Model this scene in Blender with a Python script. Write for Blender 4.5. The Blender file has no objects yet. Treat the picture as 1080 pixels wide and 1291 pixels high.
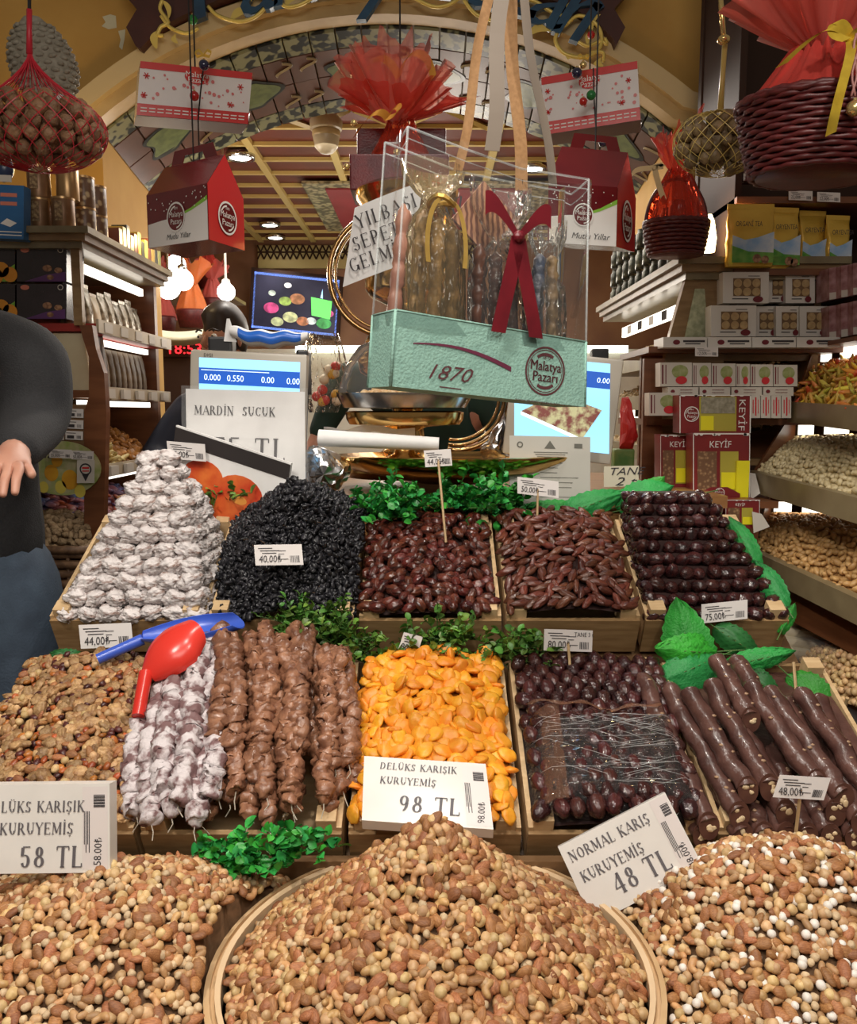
import bpy, bmesh, math, random
import numpy as np
from mathutils import Vector, Matrix, Euler, noise, Quaternion
random.seed(7); RNG=np.random.RandomState(7)
C=bpy.context.scene.collection
sc=bpy.context.scene
PI=math.pi
# ---------------------------------------------------------------- camera
CZ=1.40; PITCH=math.radians(6.8); FP=1050.0
cam=bpy.data.cameras.new('camera'); cam.sensor_fit='HORIZONTAL'; cam.sensor_width=36; cam.lens=36*FP/1080.0
cam.clip_start=.02; cam.clip_end=60
camo=bpy.data.objects.new('camera',cam); C.objects.link(camo)
camo.location=(0,0,CZ); camo.rotation_euler=(PI/2-PITCH,0,0); sc.camera=camo
# ---------------------------------------------------------------- world, lamps, exposure
w=bpy.data.worlds.new('world'); sc.world=w; w.use_nodes=True
bg=w.node_tree.nodes['Background']; bg.inputs[0].default_value=(1,.84,.66,1); bg.inputs[1].default_value=.16
sc.view_settings.view_transform='Standard'; sc.view_settings.look='None'; sc.view_settings.gamma=1
sc.view_settings.use_curve_mapping=False; sc.view_settings.exposure=0.0
WARM=(1,.86,.68); NEUT=(1,.93,.84)
def area(loc,tgt,size,power,col=NEUT,sy=None,spread=PI):
    l=bpy.data.lights.new('shop_light','AREA'); l.energy=power; l.color=col; l.size=size; l.spread=spread
    if sy: l.shape='RECTANGLE'; l.size_y=sy
    o=bpy.data.objects.new('shop_light',l); C.objects.link(o); o.location=loc
    o.rotation_euler=(Vector(tgt)-Vector(loc)).to_track_quat('-Z','Y').to_euler(); return o
def point(loc,power,col=NEUT,r=.04):
    l=bpy.data.lights.new('bulb_light','POINT'); l.energy=power; l.color=col; l.shadow_soft_size=r
    o=bpy.data.objects.new('bulb_light',l); C.objects.link(o); o.location=loc; return o
def spot(loc,tgt,power,col=NEUT,ang=80,r=.05,blend=.6):
    l=bpy.data.lights.new('spot_light','SPOT'); l.energy=power; l.color=col; l.shadow_soft_size=r
    l.spot_size=math.radians(ang); l.spot_blend=blend
    o=bpy.data.objects.new('spot_light',l); C.objects.link(o); o.location=loc
    o.rotation_euler=(Vector(tgt)-Vector(loc)).to_track_quat('-Z','Y').to_euler(); return o
spot((-.75,.15,2.75),(-.30,1.25,.8),78,NEUT,75,.06)     # aisle spots over the stall front
spot((.75,.15,2.75),(.3,1.4,.8),50,NEUT,75,.06)
spot((-.1,.75,2.75),(-.1,1.25,.8),42,NEUT,80,.06)
spot((.0,1.6,2.9),(-.15,1.9,1.0),34,NEUT,80,.05)
area((0,-.6,2.5),(0,2.2,1.6),1.4,20,NEUT,.5)
area((0,4.3,2.6),(0,4.3,0),1.6,36,NEUT,2.0)
spot((-.55,3.3,2.5),(-.6,2.2,1.2),26,NEUT,100,.05)
spot((.55,3.3,2.5),(.7,2.2,1.2),26,NEUT,100,.05)
# ---------------------------------------------------------------- helpers
_c,_s=math.cos(PITCH),math.sin(PITCH)
def ray(px,py):
    a=(px-540)/FP; b=(py-645.5)/FP
    return Vector((a,_c-b*_s,-_s-b*_c))
def P(px,py,Y):
    d=ray(px,py); return Vector((0,0,CZ))+d*(Y/d.y)
def PX(px,py,X):
    d=ray(px,py); return Vector((0,0,CZ))+d*(X/d.x)
def PZ(px,py,Z):
    d=ray(px,py); return Vector((0,0,CZ))+d*((Z-CZ)/d.z)
def PN(px,py,o,n):
    d=ray(px,py); c=Vector((0,0,CZ)); return c+d*((Vector(o)-c).dot(n)/d.dot(n))
# ---- materials
MATS={}
def M(name,c1,c2=None,rough=.5,metal=0,scale=20,detail=4,bump=0,bscale=None,var=0,hvar=0,coat=0,emit=0,trans=0,
      kind='noise',stretch=None,ramp=(.35,.65),sheen=0,sub=0,spec=.5,alpha=1):
    if name in MATS: return MATS[name]
    m=bpy.data.materials.new(name); m.use_nodes=True; nt=m.node_tree; N=nt.nodes; L=nt.links
    b=N['Principled BSDF']; b.inputs['Roughness'].default_value=rough; b.inputs['Metallic'].default_value=metal
    b.inputs['Coat Weight'].default_value=coat; b.inputs['Coat Roughness'].default_value=.12
    b.inputs['Specular IOR Level'].default_value=spec
    if trans: b.inputs['Transmission Weight'].default_value=trans
    if alpha<1: b.inputs['Alpha'].default_value=alpha
    if sheen: b.inputs['Sheen Weight'].default_value=sheen
    if sub: b.inputs['Subsurface Weight'].default_value=sub; b.inputs['Subsurface Radius'].default_value=(.01,.005,.003)
    col=None; c1=tuple(c1)+(1,); c2=tuple(c2)+(1,) if c2 else None
    tc=N.new('ShaderNodeTexCoord'); mp=N.new('ShaderNodeMapping'); L.new(tc.outputs['Object'],mp.inputs[0])
    if stretch: mp.inputs['Scale'].default_value=stretch
    if c2:
        if kind=='noise':
            t=N.new('ShaderNodeTexNoise'); t.inputs['Scale'].default_value=scale; t.inputs['Detail'].default_value=detail; o=t.outputs['Fac']
        elif kind=='vor':
            t=N.new('ShaderNodeTexVoronoi'); t.inputs['Scale'].default_value=scale; o=t.outputs['Distance']
        elif kind=='wave':
            t=N.new('ShaderNodeTexWave'); t.inputs['Scale'].default_value=scale; t.inputs['Distortion'].default_value=detail; o=t.outputs['Fac']
        L.new(mp.outputs[0],t.inputs['Vector'])
        r=N.new('ShaderNodeValToRGB'); r.color_ramp.elements[0].position=ramp[0]; r.color_ramp.elements[1].position=ramp[1]
        r.color_ramp.elements[0].color=c1; r.color_ramp.elements[1].color=c2
        L.new(o,r.inputs[0]); col=r.outputs[0]
    else:
        v=N.new('ShaderNodeRGB'); v.outputs[0].default_value=c1; col=v.outputs[0]
    if var or hvar:
        oi=N.new('ShaderNodeObjectInfo'); g=N.new('ShaderNodeNewGeometry'); a=N.new('ShaderNodeMath'); a.operation='ADD'
        L.new(oi.outputs['Random'],a.inputs[0]); L.new(g.outputs['Random Per Island'],a.inputs[1])
        f=N.new('ShaderNodeMath'); f.operation='FRACT'; L.new(a.outputs[0],f.inputs[0])
        mr=N.new('ShaderNodeMapRange'); mr.inputs['To Min'].default_value=1-var; mr.inputs['To Max'].default_value=1+var; L.new(f.outputs[0],mr.inputs[0])
        f2=N.new('ShaderNodeMath'); f2.operation='MULTIPLY'; f2.inputs[1].default_value=7.31; L.new(f.outputs[0],f2.inputs[0])
        f3=N.new('ShaderNodeMath'); f3.operation='FRACT'; L.new(f2.outputs[0],f3.inputs[0])
        m2=N.new('ShaderNodeMapRange'); m2.inputs['To Min'].default_value=.5-hvar; m2.inputs['To Max'].default_value=.5+hvar; L.new(f3.outputs[0],m2.inputs[0])
        h=N.new('ShaderNodeHueSaturation'); L.new(mr.outputs[0],h.inputs['Value']); L.new(m2.outputs[0],h.inputs['Hue']); L.new(col,h.inputs['Color']); col=h.outputs[0]
    L.new(col,b.inputs['Base Color'])
    if emit: L.new(col,b.inputs['Emission Color']); b.inputs['Emission Strength'].default_value=emit
    if bump:
        t=N.new('ShaderNodeTexNoise'); t.inputs['Scale'].default_value=bscale or scale*2; t.inputs['Detail'].default_value=3
        L.new(mp.outputs[0],t.inputs['Vector']); bp=N.new('ShaderNodeBump'); bp.inputs['Strength'].default_value=bump; bp.inputs['Distance'].default_value=.01
        L.new(t.outputs['Fac'],bp.inputs['Height']); L.new(bp.outputs[0],b.inputs['Normal'])
    MATS[name]=m; return m
def CLEAR(name,tint=(1,1,1),gloss=.35,rough=.05,bump=0,bscale=60,op=0.0,stretch=None,diff=(1,1,1)):
    """thin clear film: transparent with a fresnel gloss; op = share of a milky diffuse"""
    m=bpy.data.materials.new(name); m.use_nodes=True; nt=m.node_tree; N=nt.nodes; L=nt.links; N.remove(N['Principled BSDF'])
    out=N['Material Output']; tr=N.new('ShaderNodeBsdfTransparent'); tr.inputs[0].default_value=tuple(tint)+(1,)
    gl=N.new('ShaderNodeBsdfGlossy'); gl.inputs['Roughness'].default_value=rough
    lw=N.new('ShaderNodeLayerWeight'); lw.inputs['Blend'].default_value=gloss
    mx=N.new('ShaderNodeMixShader'); L.new(lw.outputs['Fresnel'],mx.inputs[0]); L.new(tr.outputs[0],mx.inputs[1]); L.new(gl.outputs[0],mx.inputs[2])
    last=mx
    if op:
        d=N.new('ShaderNodeBsdfDiffuse'); d.inputs[0].default_value=tuple(diff)+(1,); m3=N.new('ShaderNodeMixShader'); m3.inputs[0].default_value=op
        L.new(mx.outputs[0],m3.inputs[1]); L.new(d.outputs[0],m3.inputs[2]); last=m3
    if bump:
        tc=N.new('ShaderNodeTexCoord'); mp=N.new('ShaderNodeMapping'); L.new(tc.outputs['Object'],mp.inputs[0])
        if stretch: mp.inputs['Scale'].default_value=stretch
        t=N.new('ShaderNodeTexNoise'); t.inputs['Scale'].default_value=bscale; bp=N.new('ShaderNodeBump'); bp.inputs['Strength'].default_value=bump; bp.inputs['Distance'].default_value=.02
        L.new(mp.outputs[0],t.inputs['Vector']); L.new(t.outputs['Fac'],bp.inputs['Height']); L.new(bp.outputs[0],gl.inputs['Normal']); L.new(bp.outputs[0],lw.inputs['Normal'])
    L.new(last.outputs[0],out.inputs[0]); MATS[name]=m; return m
# ---- mesh builder (world coordinates)
class MB:
    def __init__(s): s.v=[]; s.f=[]; s.m=[]; s.mi=0
    def add(s,vs,fs):
        b=len(s.v); s.v+= [tuple(v) for v in vs]; s.f+=[tuple(i+b for i in f) for f in fs]; s.m+=[s.mi]*len(fs); return s
    def hexa(s,p):  # p: 8 points, bottom 4 ccw then top 4 ccw
        return s.add(p,[(3,2,1,0),(4,5,6,7),(0,1,5,4),(1,2,6,5),(2,3,7,6),(3,0,4,7)])
    def box(s,c,d,R=None):
        c=Vector(c); h=[x/2 for x in d]; ps=[]
        for z in (-1,1):
            for x,y in ((-1,-1),(1,-1),(1,1),(-1,1)):
                q=Vector((x*h[0],y*h[1],z*h[2])); ps.append(c+(R@q if R is not None else q))
        return s.hexa(ps)
    def bbox(s,a,b): return s.box([(a[i]+b[i])/2 for i in range(3)],[abs(b[i]-a[i]) for i in range(3)])
    def bev(s,c,d,r,R=None):
        bm=bmesh.new(); bmesh.ops.create_cube(bm,size=1)
        for v in bm.verts: v.co=Vector((v.co.x*d[0],v.co.y*d[1],v.co.z*d[2]))
        bmesh.ops.bevel(bm,geom=bm.edges[:],offset=r,segments=2,affect='EDGES',profile=.6)
        bm.verts.index_update(); c=Vector(c)
        s.add([c+(R@v.co if R is not None else v.co) for v in bm.verts],[[v.index for v in f.verts] for f in bm.faces]); bm.free(); return s
    def slab(s,o,u,v,n,t):  # rectangular plate from corner o with edge vectors u,v thickness t along n
        o,u,v=Vector(o),Vector(u),Vector(v); n=Vector(n)*t
        return s.hexa([o,o+u,o+u+v,o+v,o+n,o+u+n,o+u+v+n,o+v+n])
    def prism(s,pts,n,t):
        n=Vector(n)*t; k=len(pts); pts=[Vector(p) for p in pts]
        return s.add(pts+[p+n for p in pts],[tuple(range(k))[::-1],tuple(range(k,2*k))]+[(i,(i+1)%k,k+(i+1)%k,k+i) for i in range(k)])
    def tube(s,path,r,n=8,cap=True,flat=1.0,closed=False):
        path=[Vector(p) for p in path]; k=len(path); rr=r if hasattr(r,'__len__') else [r]*k
        vs=[]; up=None
        for i,p in enumerate(path):
            if closed: t=path[(i+1)%k]-path[i-1]
            else: t=path[min(i+1,k-1)]-path[max(i-1,0)]
            if t.length<1e-9: t=Vector((0,0,1))
            t.normalize()
            if up is None:
                up=Vector((0,0,1)) if abs(t.z)<.9 else Vector((1,0,0))
            a=up-t*up.dot(t)
            if a.length<1e-6: a=Vector((1,0,0))
            a.normalize(); up=a; b=t.cross(a)
            for j in range(n):
                th=2*PI*j/n; vs.append(p+(a*math.cos(th)*flat+b*math.sin(th))*rr[i])
        fs=[]
        for i in range(k if closed else k-1):
            for j in range(n):
                i2=(i+1)%k; fs.append((i*n+j,i*n+(j+1)%n,i2*n+(j+1)%n,i2*n+j))
        if cap and not closed: fs+=[tuple(range(n))[::-1],tuple(range((k-1)*n,k*n))]
        return s.add(vs,fs)
    def lathe(s,prof,c=(0,0,0),n=24,R=None,sx=1,sy=1):
        c=Vector(c); vs=[]; k=len(prof)
        for r,z in prof:
            for j in range(n):
                q=Vector((r*math.cos(2*PI*j/n)*sx,r*math.sin(2*PI*j/n)*sy,z)); vs.append(c+(R@q if R is not None else q))
        fs=[(i*n+j,i*n+(j+1)%n,(i+1)*n+(j+1)%n,(i+1)*n+j) for i in range(k-1) for j in range(n)]
        if prof[0][0]>1e-4: fs.append(tuple(range(n))[::-1])
        if prof[-1][0]>1e-4: fs.append(tuple(range((k-1)*n,k*n)))
        return s.add(vs,fs)
    def grid(s,fn,nu,nv):
        vs=[fn(i/nu,j/nv) for j in range(nv+1) for i in range(nu+1)]
        return s.add(vs,[(j*(nu+1)+i,j*(nu+1)+i+1,(j+1)*(nu+1)+i+1,(j+1)*(nu+1)+i) for j in range(nv) for i in range(nu)])
    def strip(s,pts,width,side,t=.0006):  # ribbon along pts; side = vector or fn(i)
        k=len(pts); vs=[]
        for i,p in enumerate(pts):
            sd=Vector(side(i) if callable(side) else side).normalized(); wd=width(i) if callable(width) else width
            vs+=[Vector(p)-sd*wd/2,Vector(p)+sd*wd/2]
        return s.add(vs,[(2*i,2*i+1,2*i+3,2*i+2) for i in range(k-1)])
    def ball(s,c,r,sub=2,sc3=(1,1,1)):
        v,f=ICO(sub); c=np.array(c); a=v*np.array(sc3)*r+c
        return s.add(a.tolist(),f)
    def wolc(s,o):
        return s
_ico={}
def ICO(sub):
    if sub not in _ico:
        bm=bmesh.new(); bmesh.ops.create_icosphere(bm,subdivisions=sub,radius=1)
        bm.verts.index_update(); _ico[sub]=(np.array([v.co[:] for v in bm.verts]),[tuple(v.index for v in f.verts) for f in bm.faces]); bm.free()
    return _ico[sub]
def wloc(o):
    l=Vector((0,0,0))
    while o: l+=o.location; o=o.parent
    return l
def tag(o,label=None,cat=None,group=None,kind=None):
    if label: o['label']=label
    if cat: o['category']=cat
    if group: o['group']=group
    if kind: o['kind']=kind
    return o
def mesh(name,vs,fs,mats,mi=None,smooth=False):
    me=bpy.data.meshes.new(name); me.from_pydata([tuple(v) for v in vs],[],fs); 
    for m in (mats if isinstance(mats,(list,tuple)) else [mats]): me.materials.append(m)
    if mi is not None and any(mi): me.polygons.foreach_set('material_index',mi)
    if smooth is True: me.polygons.foreach_set('use_smooth',[True]*len(me.polygons))
    elif smooth:
        me.polygons.foreach_set('use_smooth',[True]*len(me.polygons)); me.set_sharp_from_angle(angle=math.radians(smooth))
    me.update(); return me
def obj(name,mb,mats,parent=None,smooth=False,label=None,cat=None,group=None,kind=None,origin=None,fixn=False):
    if parent is not None: o0=wloc(parent)
    else:
        if origin is None:
            a=np.array(mb.v); origin=Vector(((a[:,0].min()+a[:,0].max())/2,(a[:,1].min()+a[:,1].max())/2,a[:,2].min()))
        o0=Vector(origin)
    a=np.array(mb.v,dtype=float)-np.array(o0)
    me=mesh(name,a.tolist(),mb.f,mats,mb.m,smooth)
    o=bpy.data.objects.new(name,me); C.objects.link(o)
    if parent is not None: o.parent=parent
    else: o.location=o0
    return tag(o,label,cat,group,kind)
def thing(name,label,cat,loc=(0,0,0),group=None,rz=0):
    o=bpy.data.objects.new(name,None); o.empty_display_size=.02; C.objects.link(o); o.location=loc
    return tag(o,label,cat,group)
def struct(name,mb,mats,smooth=False,parent=None):
    return obj(name,mb,mats,parent,smooth,kind=None if parent else 'structure')
def copy_tree(o,parent=None,loc=None,rot=None,scale=None,label=None,group=None):
    c=o.copy(); C.objects.link(c); c.parent=parent
    if loc is not None: c.location=loc
    if rot is not None: c.rotation_euler=rot
    if scale is not None: c.scale=scale if hasattr(scale,'__len__') else (scale,)*3
    if label: c['label']=label
    if group: c['group']=group
    for ch in o.children: copy_tree(ch,c)
    return c
def inst(me,name,label,cat,group,loc,rot=None,scale=1):
    o=bpy.data.objects.new(name,me); C.objects.link(o); o.location=loc
    if rot is not None: o.rotation_euler=rot if isinstance(rot,Euler) else (rot.to_euler() if hasattr(rot,'to_euler') else Euler(rot))
    o.scale=scale if hasattr(scale,'__len__') else (scale,)*3
    return tag(o,label,cat,group)
def bez(a,b,c,d,n):
    a,b,c,d=map(Vector,(a,b,c,d)); return [a*(1-t)**3+b*3*t*(1-t)**2+c*3*t*t*(1-t)+d*t**3 for t in [i/(n-1) for i in range(n)]]
def rr(a,b): return random.uniform(a,b)
# ---------------------------------------------------------------- lettering
# serif capitals: k thick stroke, n thin stroke (polyline), o ellipse arc cx cy rx ry a0 a1, s serif at x y, d dot
GL={'A':'.78|n .06 0 .4 1|k .4 1 .72 0|n .18 .33 .6 .33|s .06 0|s .72 0','B':'.66|k .14 0 .14 1|o .3 .74 .24 .26 -90 90|o .32 .26 .28 .26 -90 90|n .08 1 .3 1|n .14 .5 .3 .5|n .08 0 .32 0',
'C':'.72|o .4 .5 .34 .5 40 320|n .66 .82 .66 .98','D':'.78|k .14 0 .14 1|o .3 .5 .38 .5 -90 90|n .06 1 .3 1|n .06 0 .3 0','E':'.64|k .14 0 .14 1|n .06 1 .56 1|n .14 .52 .46 .52|n .06 0 .58 0|n .56 1 .56 .86|n .58 0 .58 .15|n .46 .6 .46 .42',
'F':'.6|k .14 0 .14 1|n .06 1 .56 1|n .14 .52 .46 .52|n .56 1 .56 .86|s .14 0','G':'.78|o .4 .5 .34 .5 40 350|n .66 .82 .66 .98|k .68 .02 .68 .38|n .5 .38 .76 .38','H':'.8|k .16 0 .16 1|k .64 0 .64 1|n .16 .5 .64 .5|s .16 0|s .16 1|s .64 0|s .64 1',
'I':'.32|k .16 0 .16 1|s .16 0|s .16 1','K':'.74|k .16 0 .16 1|n .18 .42 .6 1|k .3 .56 .64 0|s .16 0|s .16 1|s .6 1|s .64 0','L':'.62|k .16 0 .16 1|n .08 0 .56 0|n .56 0 .56 .18|s .16 1','M':'.96|n .14 0 .16 1|k .18 1 .48 .1|n .48 .1 .78 1|k .8 0 .8 1|s .14 0|s .14 1|s .8 0|s .8 1',
'N':'.82|n .14 0 .14 1|k .16 1 .66 0|n .66 0 .66 1|s .14 0|s .12 1|s .66 1','O':'.8|o .4 .5 .35 .5 0 360','P':'.64|k .14 0 .14 1|o .3 .72 .26 .28 -90 90|n .06 1 .3 1|n .14 .44 .3 .44|s .14 0','R':'.74|k .14 0 .14 1|o .3 .74 .25 .26 -90 90|n .06 1 .3 1|n .14 .48 .3 .48|k .34 .48 .64 0|s .14 0|s .66 0',
'S':'.6|o .3 .74 .21 .26 20 270|o .29 .25 .24 .25 -160 90|n .52 .8 .52 .97|n .06 .03 .06 .2','T':'.7|k .35 0 .35 1|n .05 1 .65 1|n .05 1 .05 .82|n .65 1 .65 .82|s .35 0','U':'.78|k .16 1 .16 .35|o .4 .33 .24 .33 180 360|n .64 1 .64 .3|s .16 1|s .64 1','V':'.76|k .08 1 .38 0|n .38 0 .68 1|s .08 1|s .68 1',
'Y':'.72|k .08 1 .36 .48|n .36 .48 .64 1|k .36 0 .36 .5|s .08 1|s .64 1|s .36 0','Z':'.64|n .08 1 .56 1|k .56 1 .08 0|n .08 0 .58 0|n .08 1 .08 .85|n .58 0 .58 .15','0':'.62|o .31 .5 .25 .5 0 360','1':'.4|k .22 0 .22 1|n .1 .84 .22 1|s .22 0','2':'.6|o .28 .72 .22 .28 -30 180|n .47 .58 .07 .04|k .07 .05 .54 .05',
'3':'.6|o .28 .75 .2 .25 -90 160|o .28 .26 .24 .26 -160 90','4':'.66|n .44 1 .06 .3|n .06 .3 .6 .3|k .44 0 .44 1|s .44 0','5':'.6|n .14 1 .52 1|k .14 .97 .12 .55|o .28 .31 .24 .31 -160 110','6':'.62|o .31 .3 .24 .3 0 360|o .42 .42 .36 .58 110 180','7':'.58|k .06 .95 .54 .95|k .52 .95 .2 0|n .06 1 .06 .8','8':'.64|o .32 .76 .2 .24 0 360|o .32 .27 .26 .27 0 360',
'9':'.62|o .3 .7 .24 .3 0 360|o .2 .58 .34 .58 -70 0','.':'.28|d .12 .05','-':'.4|n .05 .4 .35 .4',',':'.28|d .12 .03|n .14 .03 .08 -.14',' ':'.4'}
def serif(text,h,o,u,n,spacing=.06,bold=1.0,sxx=1.0):
    """flat lettering mesh: o baseline start, u direction, n face normal"""
    mb=MB(); u=Vector(u).normalized(); n=Vector(n).normalized(); v=n.cross(u).normalized(); o=Vector(o)
    K=.135*bold; T=.05*bold; x=0
    def pt(a,b): return o+u*(a*h*sxx)+v*(b*h)
    def bar(x0,y0,x1,y1,w):
        d=Vector((x1-x0,y1-y0)); 
        if d.length<1e-6: return
        d.normalize(); q=Vector((-d.y,d.x))*w/2
        mb.add([pt(x0-q.x,y0-q.y),pt(x1-q.x,y1-q.y),pt(x1+q.x,y1+q.y),pt(x0+q.x,y0+q.y)],[(0,1,2,3)])
    for ch in text:
        acc=None; base=ch
        if ch in 'İŞÜÖÇĞ': base={'İ':'I','Ş':'S','Ü':'U','Ö':'O','Ç':'C','Ğ':'G'}[ch]; acc=ch
        g=GL.get(base,GL['-']).split('|'); wd=float(g[0])
        for st in g[1:]:
            q=st.split(); c=q[0]; a=[float(z) for z in q[1:]]
            if c in 'kn':
                for i in range(0,len(a)-2,2): bar(x+a[i],a[i+1],x+a[i+2],a[i+3],K if c=='k' else T)
            elif c=='s': bar(x+a[0]-.11,a[1],x+a[0]+.11,a[1],T)
            elif c=='d': bar(x+a[0]-.06,a[1],x+a[0]+.06,a[1],.12)
            elif c=='o':
                cx,cy,rx,ry,a0,a1=a; N=14; pts=[]
                for i in range(N+1):
                    t=math.radians(a0+(a1-a0)*i/N); wv=T+(K-T)*abs(math.cos(t))
                    for sg in (-.5,.5): pts.append(pt(x+cx+(rx-K/2+sg*wv)*math.cos(t),cy+(ry-T/2+sg*(T+(wv-T)*abs(math.cos(t))))*math.sin(t)))
                mb.add(pts,[(2*i,2*i+2,2*i+3,2*i+1) for i in range(N)])
        if acc:
            if acc=='İ': bar(x+.1,1.2,x+.22,1.2,.12)
            if acc in 'ÜÖ': bar(x+wd*.3,1.16,x+wd*.3+.1,1.16,.1); bar(x+wd*.6,1.16,x+wd*.6+.1,1.16,.1)
            if acc in 'ŞÇ': bar(x+wd*.5,-.03,x+wd*.5,-.14,.06); bar(x+wd*.5-.1,-.2,x+wd*.5+.06,-.16,.07)
        x+=wd+spacing
    mb.w=x*h*sxx
    return mb
_tc={}
def sans(text,h,o,u,n,sx=1,shear=0,center=False):
    key=(text,shear)
    if key not in _tc:
        cu=bpy.data.curves.new('t','FONT'); cu.body=text; cu.size=1; cu.shear=shear; cu.resolution_u=2
        ob=bpy.data.objects.new('t',cu); C.objects.link(ob); dg=bpy.context.evaluated_depsgraph_get()
        me=bpy.data.meshes.new_from_object(ob.evaluated_get(dg)); 
        _tc[key]=([v.co[:] for v in me.vertices],[tuple(p.vertices) for p in me.polygons])
        bpy.data.objects.remove(ob); bpy.data.curves.remove(cu); bpy.data.meshes.remove(me)
    vs,fs=_tc[key]; u=Vector(u).normalized(); n=Vector(n).normalized(); v=n.cross(u).normalized(); o=Vector(o); k=h/.7
    if not vs: return MB()
    wd=max(a[0] for a in vs)*k*sx; off=-wd/2 if center else 0
    mb=MB(); mb.add([o+u*(a[0]*k*sx+off)+v*(a[1]*k) for a in vs],fs); mb.w=wd; return mb
class Frame:
    """a flat face: o = top-left corner, u to the right, v down (world metres), n outwards"""
    def __init__(s,TL,TR,BL,lift=.0008):
        s.o=Vector(TL); s.U=Vector(TR)-s.o; s.V=Vector(BL)-s.o; s.w=s.U.length; s.h=s.V.length
        s.u=s.U.normalized(); s.n=s.V.cross(s.U).normalized(); s.v=s.u.cross(s.n).normalized()
        if s.v.dot(s.V)<0: s.v=-s.v
        s.lift=lift
    def at(s,a,b,l=1): return s.o+s.U*a+s.V*b+s.n*s.lift*l
    def serif(s,t,a,b,h,**k): return serif(t,h,s.at(a,b,2.2),s.u,s.n,**k)
    def sans(s,t,a,b,h,**k): return sans(t,h,s.at(a,b,2.2),s.u,s.n,**k)
    def rect(s,a,b,c,d,mb=None,l=1):
        mb=mb or MB(); mb.add([s.at(a,d,l),s.at(c,d,l),s.at(c,b,l),s.at(a,b,l)],[(0,1,2,3)]); return mb
    def disc(s,a,b,r,mb=None,l=1,ry=None,n=20):
        mb=mb or MB(); ry=ry or r; c=s.at(a,b,l); mb.add([c+s.u*r*math.cos(2*PI*i/n)-s.v*ry*math.sin(2*PI*i/n) for i in range(n)],[tuple(range(n))]); return mb
    def ring(s,a,b,r0,r1,mb=None,l=1,a0=0,a1=360,k=1,n=28):
        mb=mb or MB(); c=s.at(a,b,l); vs=[]
        for i in range(n+1):
            t=math.radians(a0+(a1-a0)*i/n); d=s.u*math.cos(t)-s.v*math.sin(t)*k; vs+=[c+d*r0,c+d*r1]
        mb.add(vs,[(2*i,2*i+1,2*i+3,2*i+2) for i in range(n)]); return mb
    def poly(s,pts,mb=None,l=1):
        mb=mb or MB(); mb.add([s.at(a,b,l) for a,b in pts],[tuple(range(len(pts)))]); return mb
def merge(*mbs):
    m=MB()
    for i,x in enumerate(mbs):
        m.mi=0; m.add(x.v,x.f)
    return m
INK=M('print_ink',(.035,.03,.035),rough=.6)
RED=M('red_print',(.62,.03,.03),rough=.45)
MAR=M('maroon_print',(.16,.01,.02),rough=.4)
WHT=M('white_print',(.85,.83,.8),rough=.5)
GRN=M('green_print',(.25,.55,.06),rough=.5)
def emblem(fr,a,b,r,parent,ink=MAR,ground=None,k=1,l=1.5,simple=False):
    """the shop's round mark: ring, two swooshes and two lines of lettering"""
    if ground: obj('emblem_ground',fr.disc(a,b,r*.99,l=l,ry=r*k),ground,parent)
    mb=fr.ring(a,b,r*.88,r,l=l+.7,k=k)
    if simple:
        for dy in (-.28,0,.28): 
            c=fr.at(a,b,l+.7)-fr.v*dy*r*k; mb.slab(c-fr.u*r*.6-fr.v*r*.08,fr.u*r*1.2,fr.v*r*.16,fr.n,.0001)
        obj('emblem',mb,ink,parent); return
    if not simple:
        mb2=fr.ring(a,b,r*.66,r*.76,l=l+.7,a0=95,a1=150,k=k); mb3=fr.ring(a,b,r*.66,r*.76,l=l+.7,a0=-85,a1=-30,k=k)
        mb=merge(mb,mb2,mb3)
        c=fr.at(a,b,l+.7)
        t1=sans('Malatya',r*.36*k,c+fr.v*(-.02*r)*1,fr.u,fr.n,center=True,sx=1.0/k); t2=sans('Pazarı',r*.36*k,c+fr.v*(.46*r*k),fr.u,fr.n,center=True,sx=1.0/k)
        t3=sans('1870',r*.15*k,c-fr.v*(.5*r*k),fr.u,fr.n,center=True)
        mb=merge(mb,t1,t2,t3)
    obj('emblem',mb,ink,parent)
PAPER=M('white_paper',(.80,.79,.78),(.72,.71,.70),rough=.55,scale=15,bump=.05,bscale=30)
TAGP=M('tag_paper',(.74,.70,.68),rough=.4)
def barcode(fr,a,b,c,d,n=11):
    mb=MB(); x=a
    for i in range(n):
        wv=(c-a)/n; fr.rect(x,b,x+wv*rr(.3,.75),d,mb); x+=wv
    return mb
def price_tag(TL,TR,BL,price,label,stick=None,group=None,name='price_tag',extra=None,mat=None):
    fr=Frame(TL,TR,BL); t=thing(name,label,'price tag',fr.at(.5,1),group)
    mb=MB(); mb.slab(fr.o,fr.U,fr.V,-fr.n,.0012); obj('card',mb,mat or TAGP,t)
    mb=fr.sans(price,.08,.86,fr.h*.34,sx=.8)
    for i in range(3):
        mb=merge(mb,fr.rect(.08+.04*i,.16+.12*i,.08+.04*i+.3+.1*(i%2),.20+.12*i))
    mb=merge(mb,fr.rect(.5,.3,.66,.33),fr.rect(.5,.45,.62,.48),fr.rect(.5,.7,.7,.73))
    mb=merge(mb,barcode(fr,.74,.55,.94,.88,8))
    if extra: mb=merge(mb,fr.sans(extra,.62,.3,fr.h*.2,sx=.8))
    obj('lettering',mb,INK,t)
    if stick:
        mb=MB(); mb.tube([fr.at(.5,.6,-2),Vector(stick)],.0028,6); obj('stick',mb,M('tag_stick',(.55,.38,.2),(.45,.3,.15),rough=.6,scale=60),t)
    return t
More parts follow.
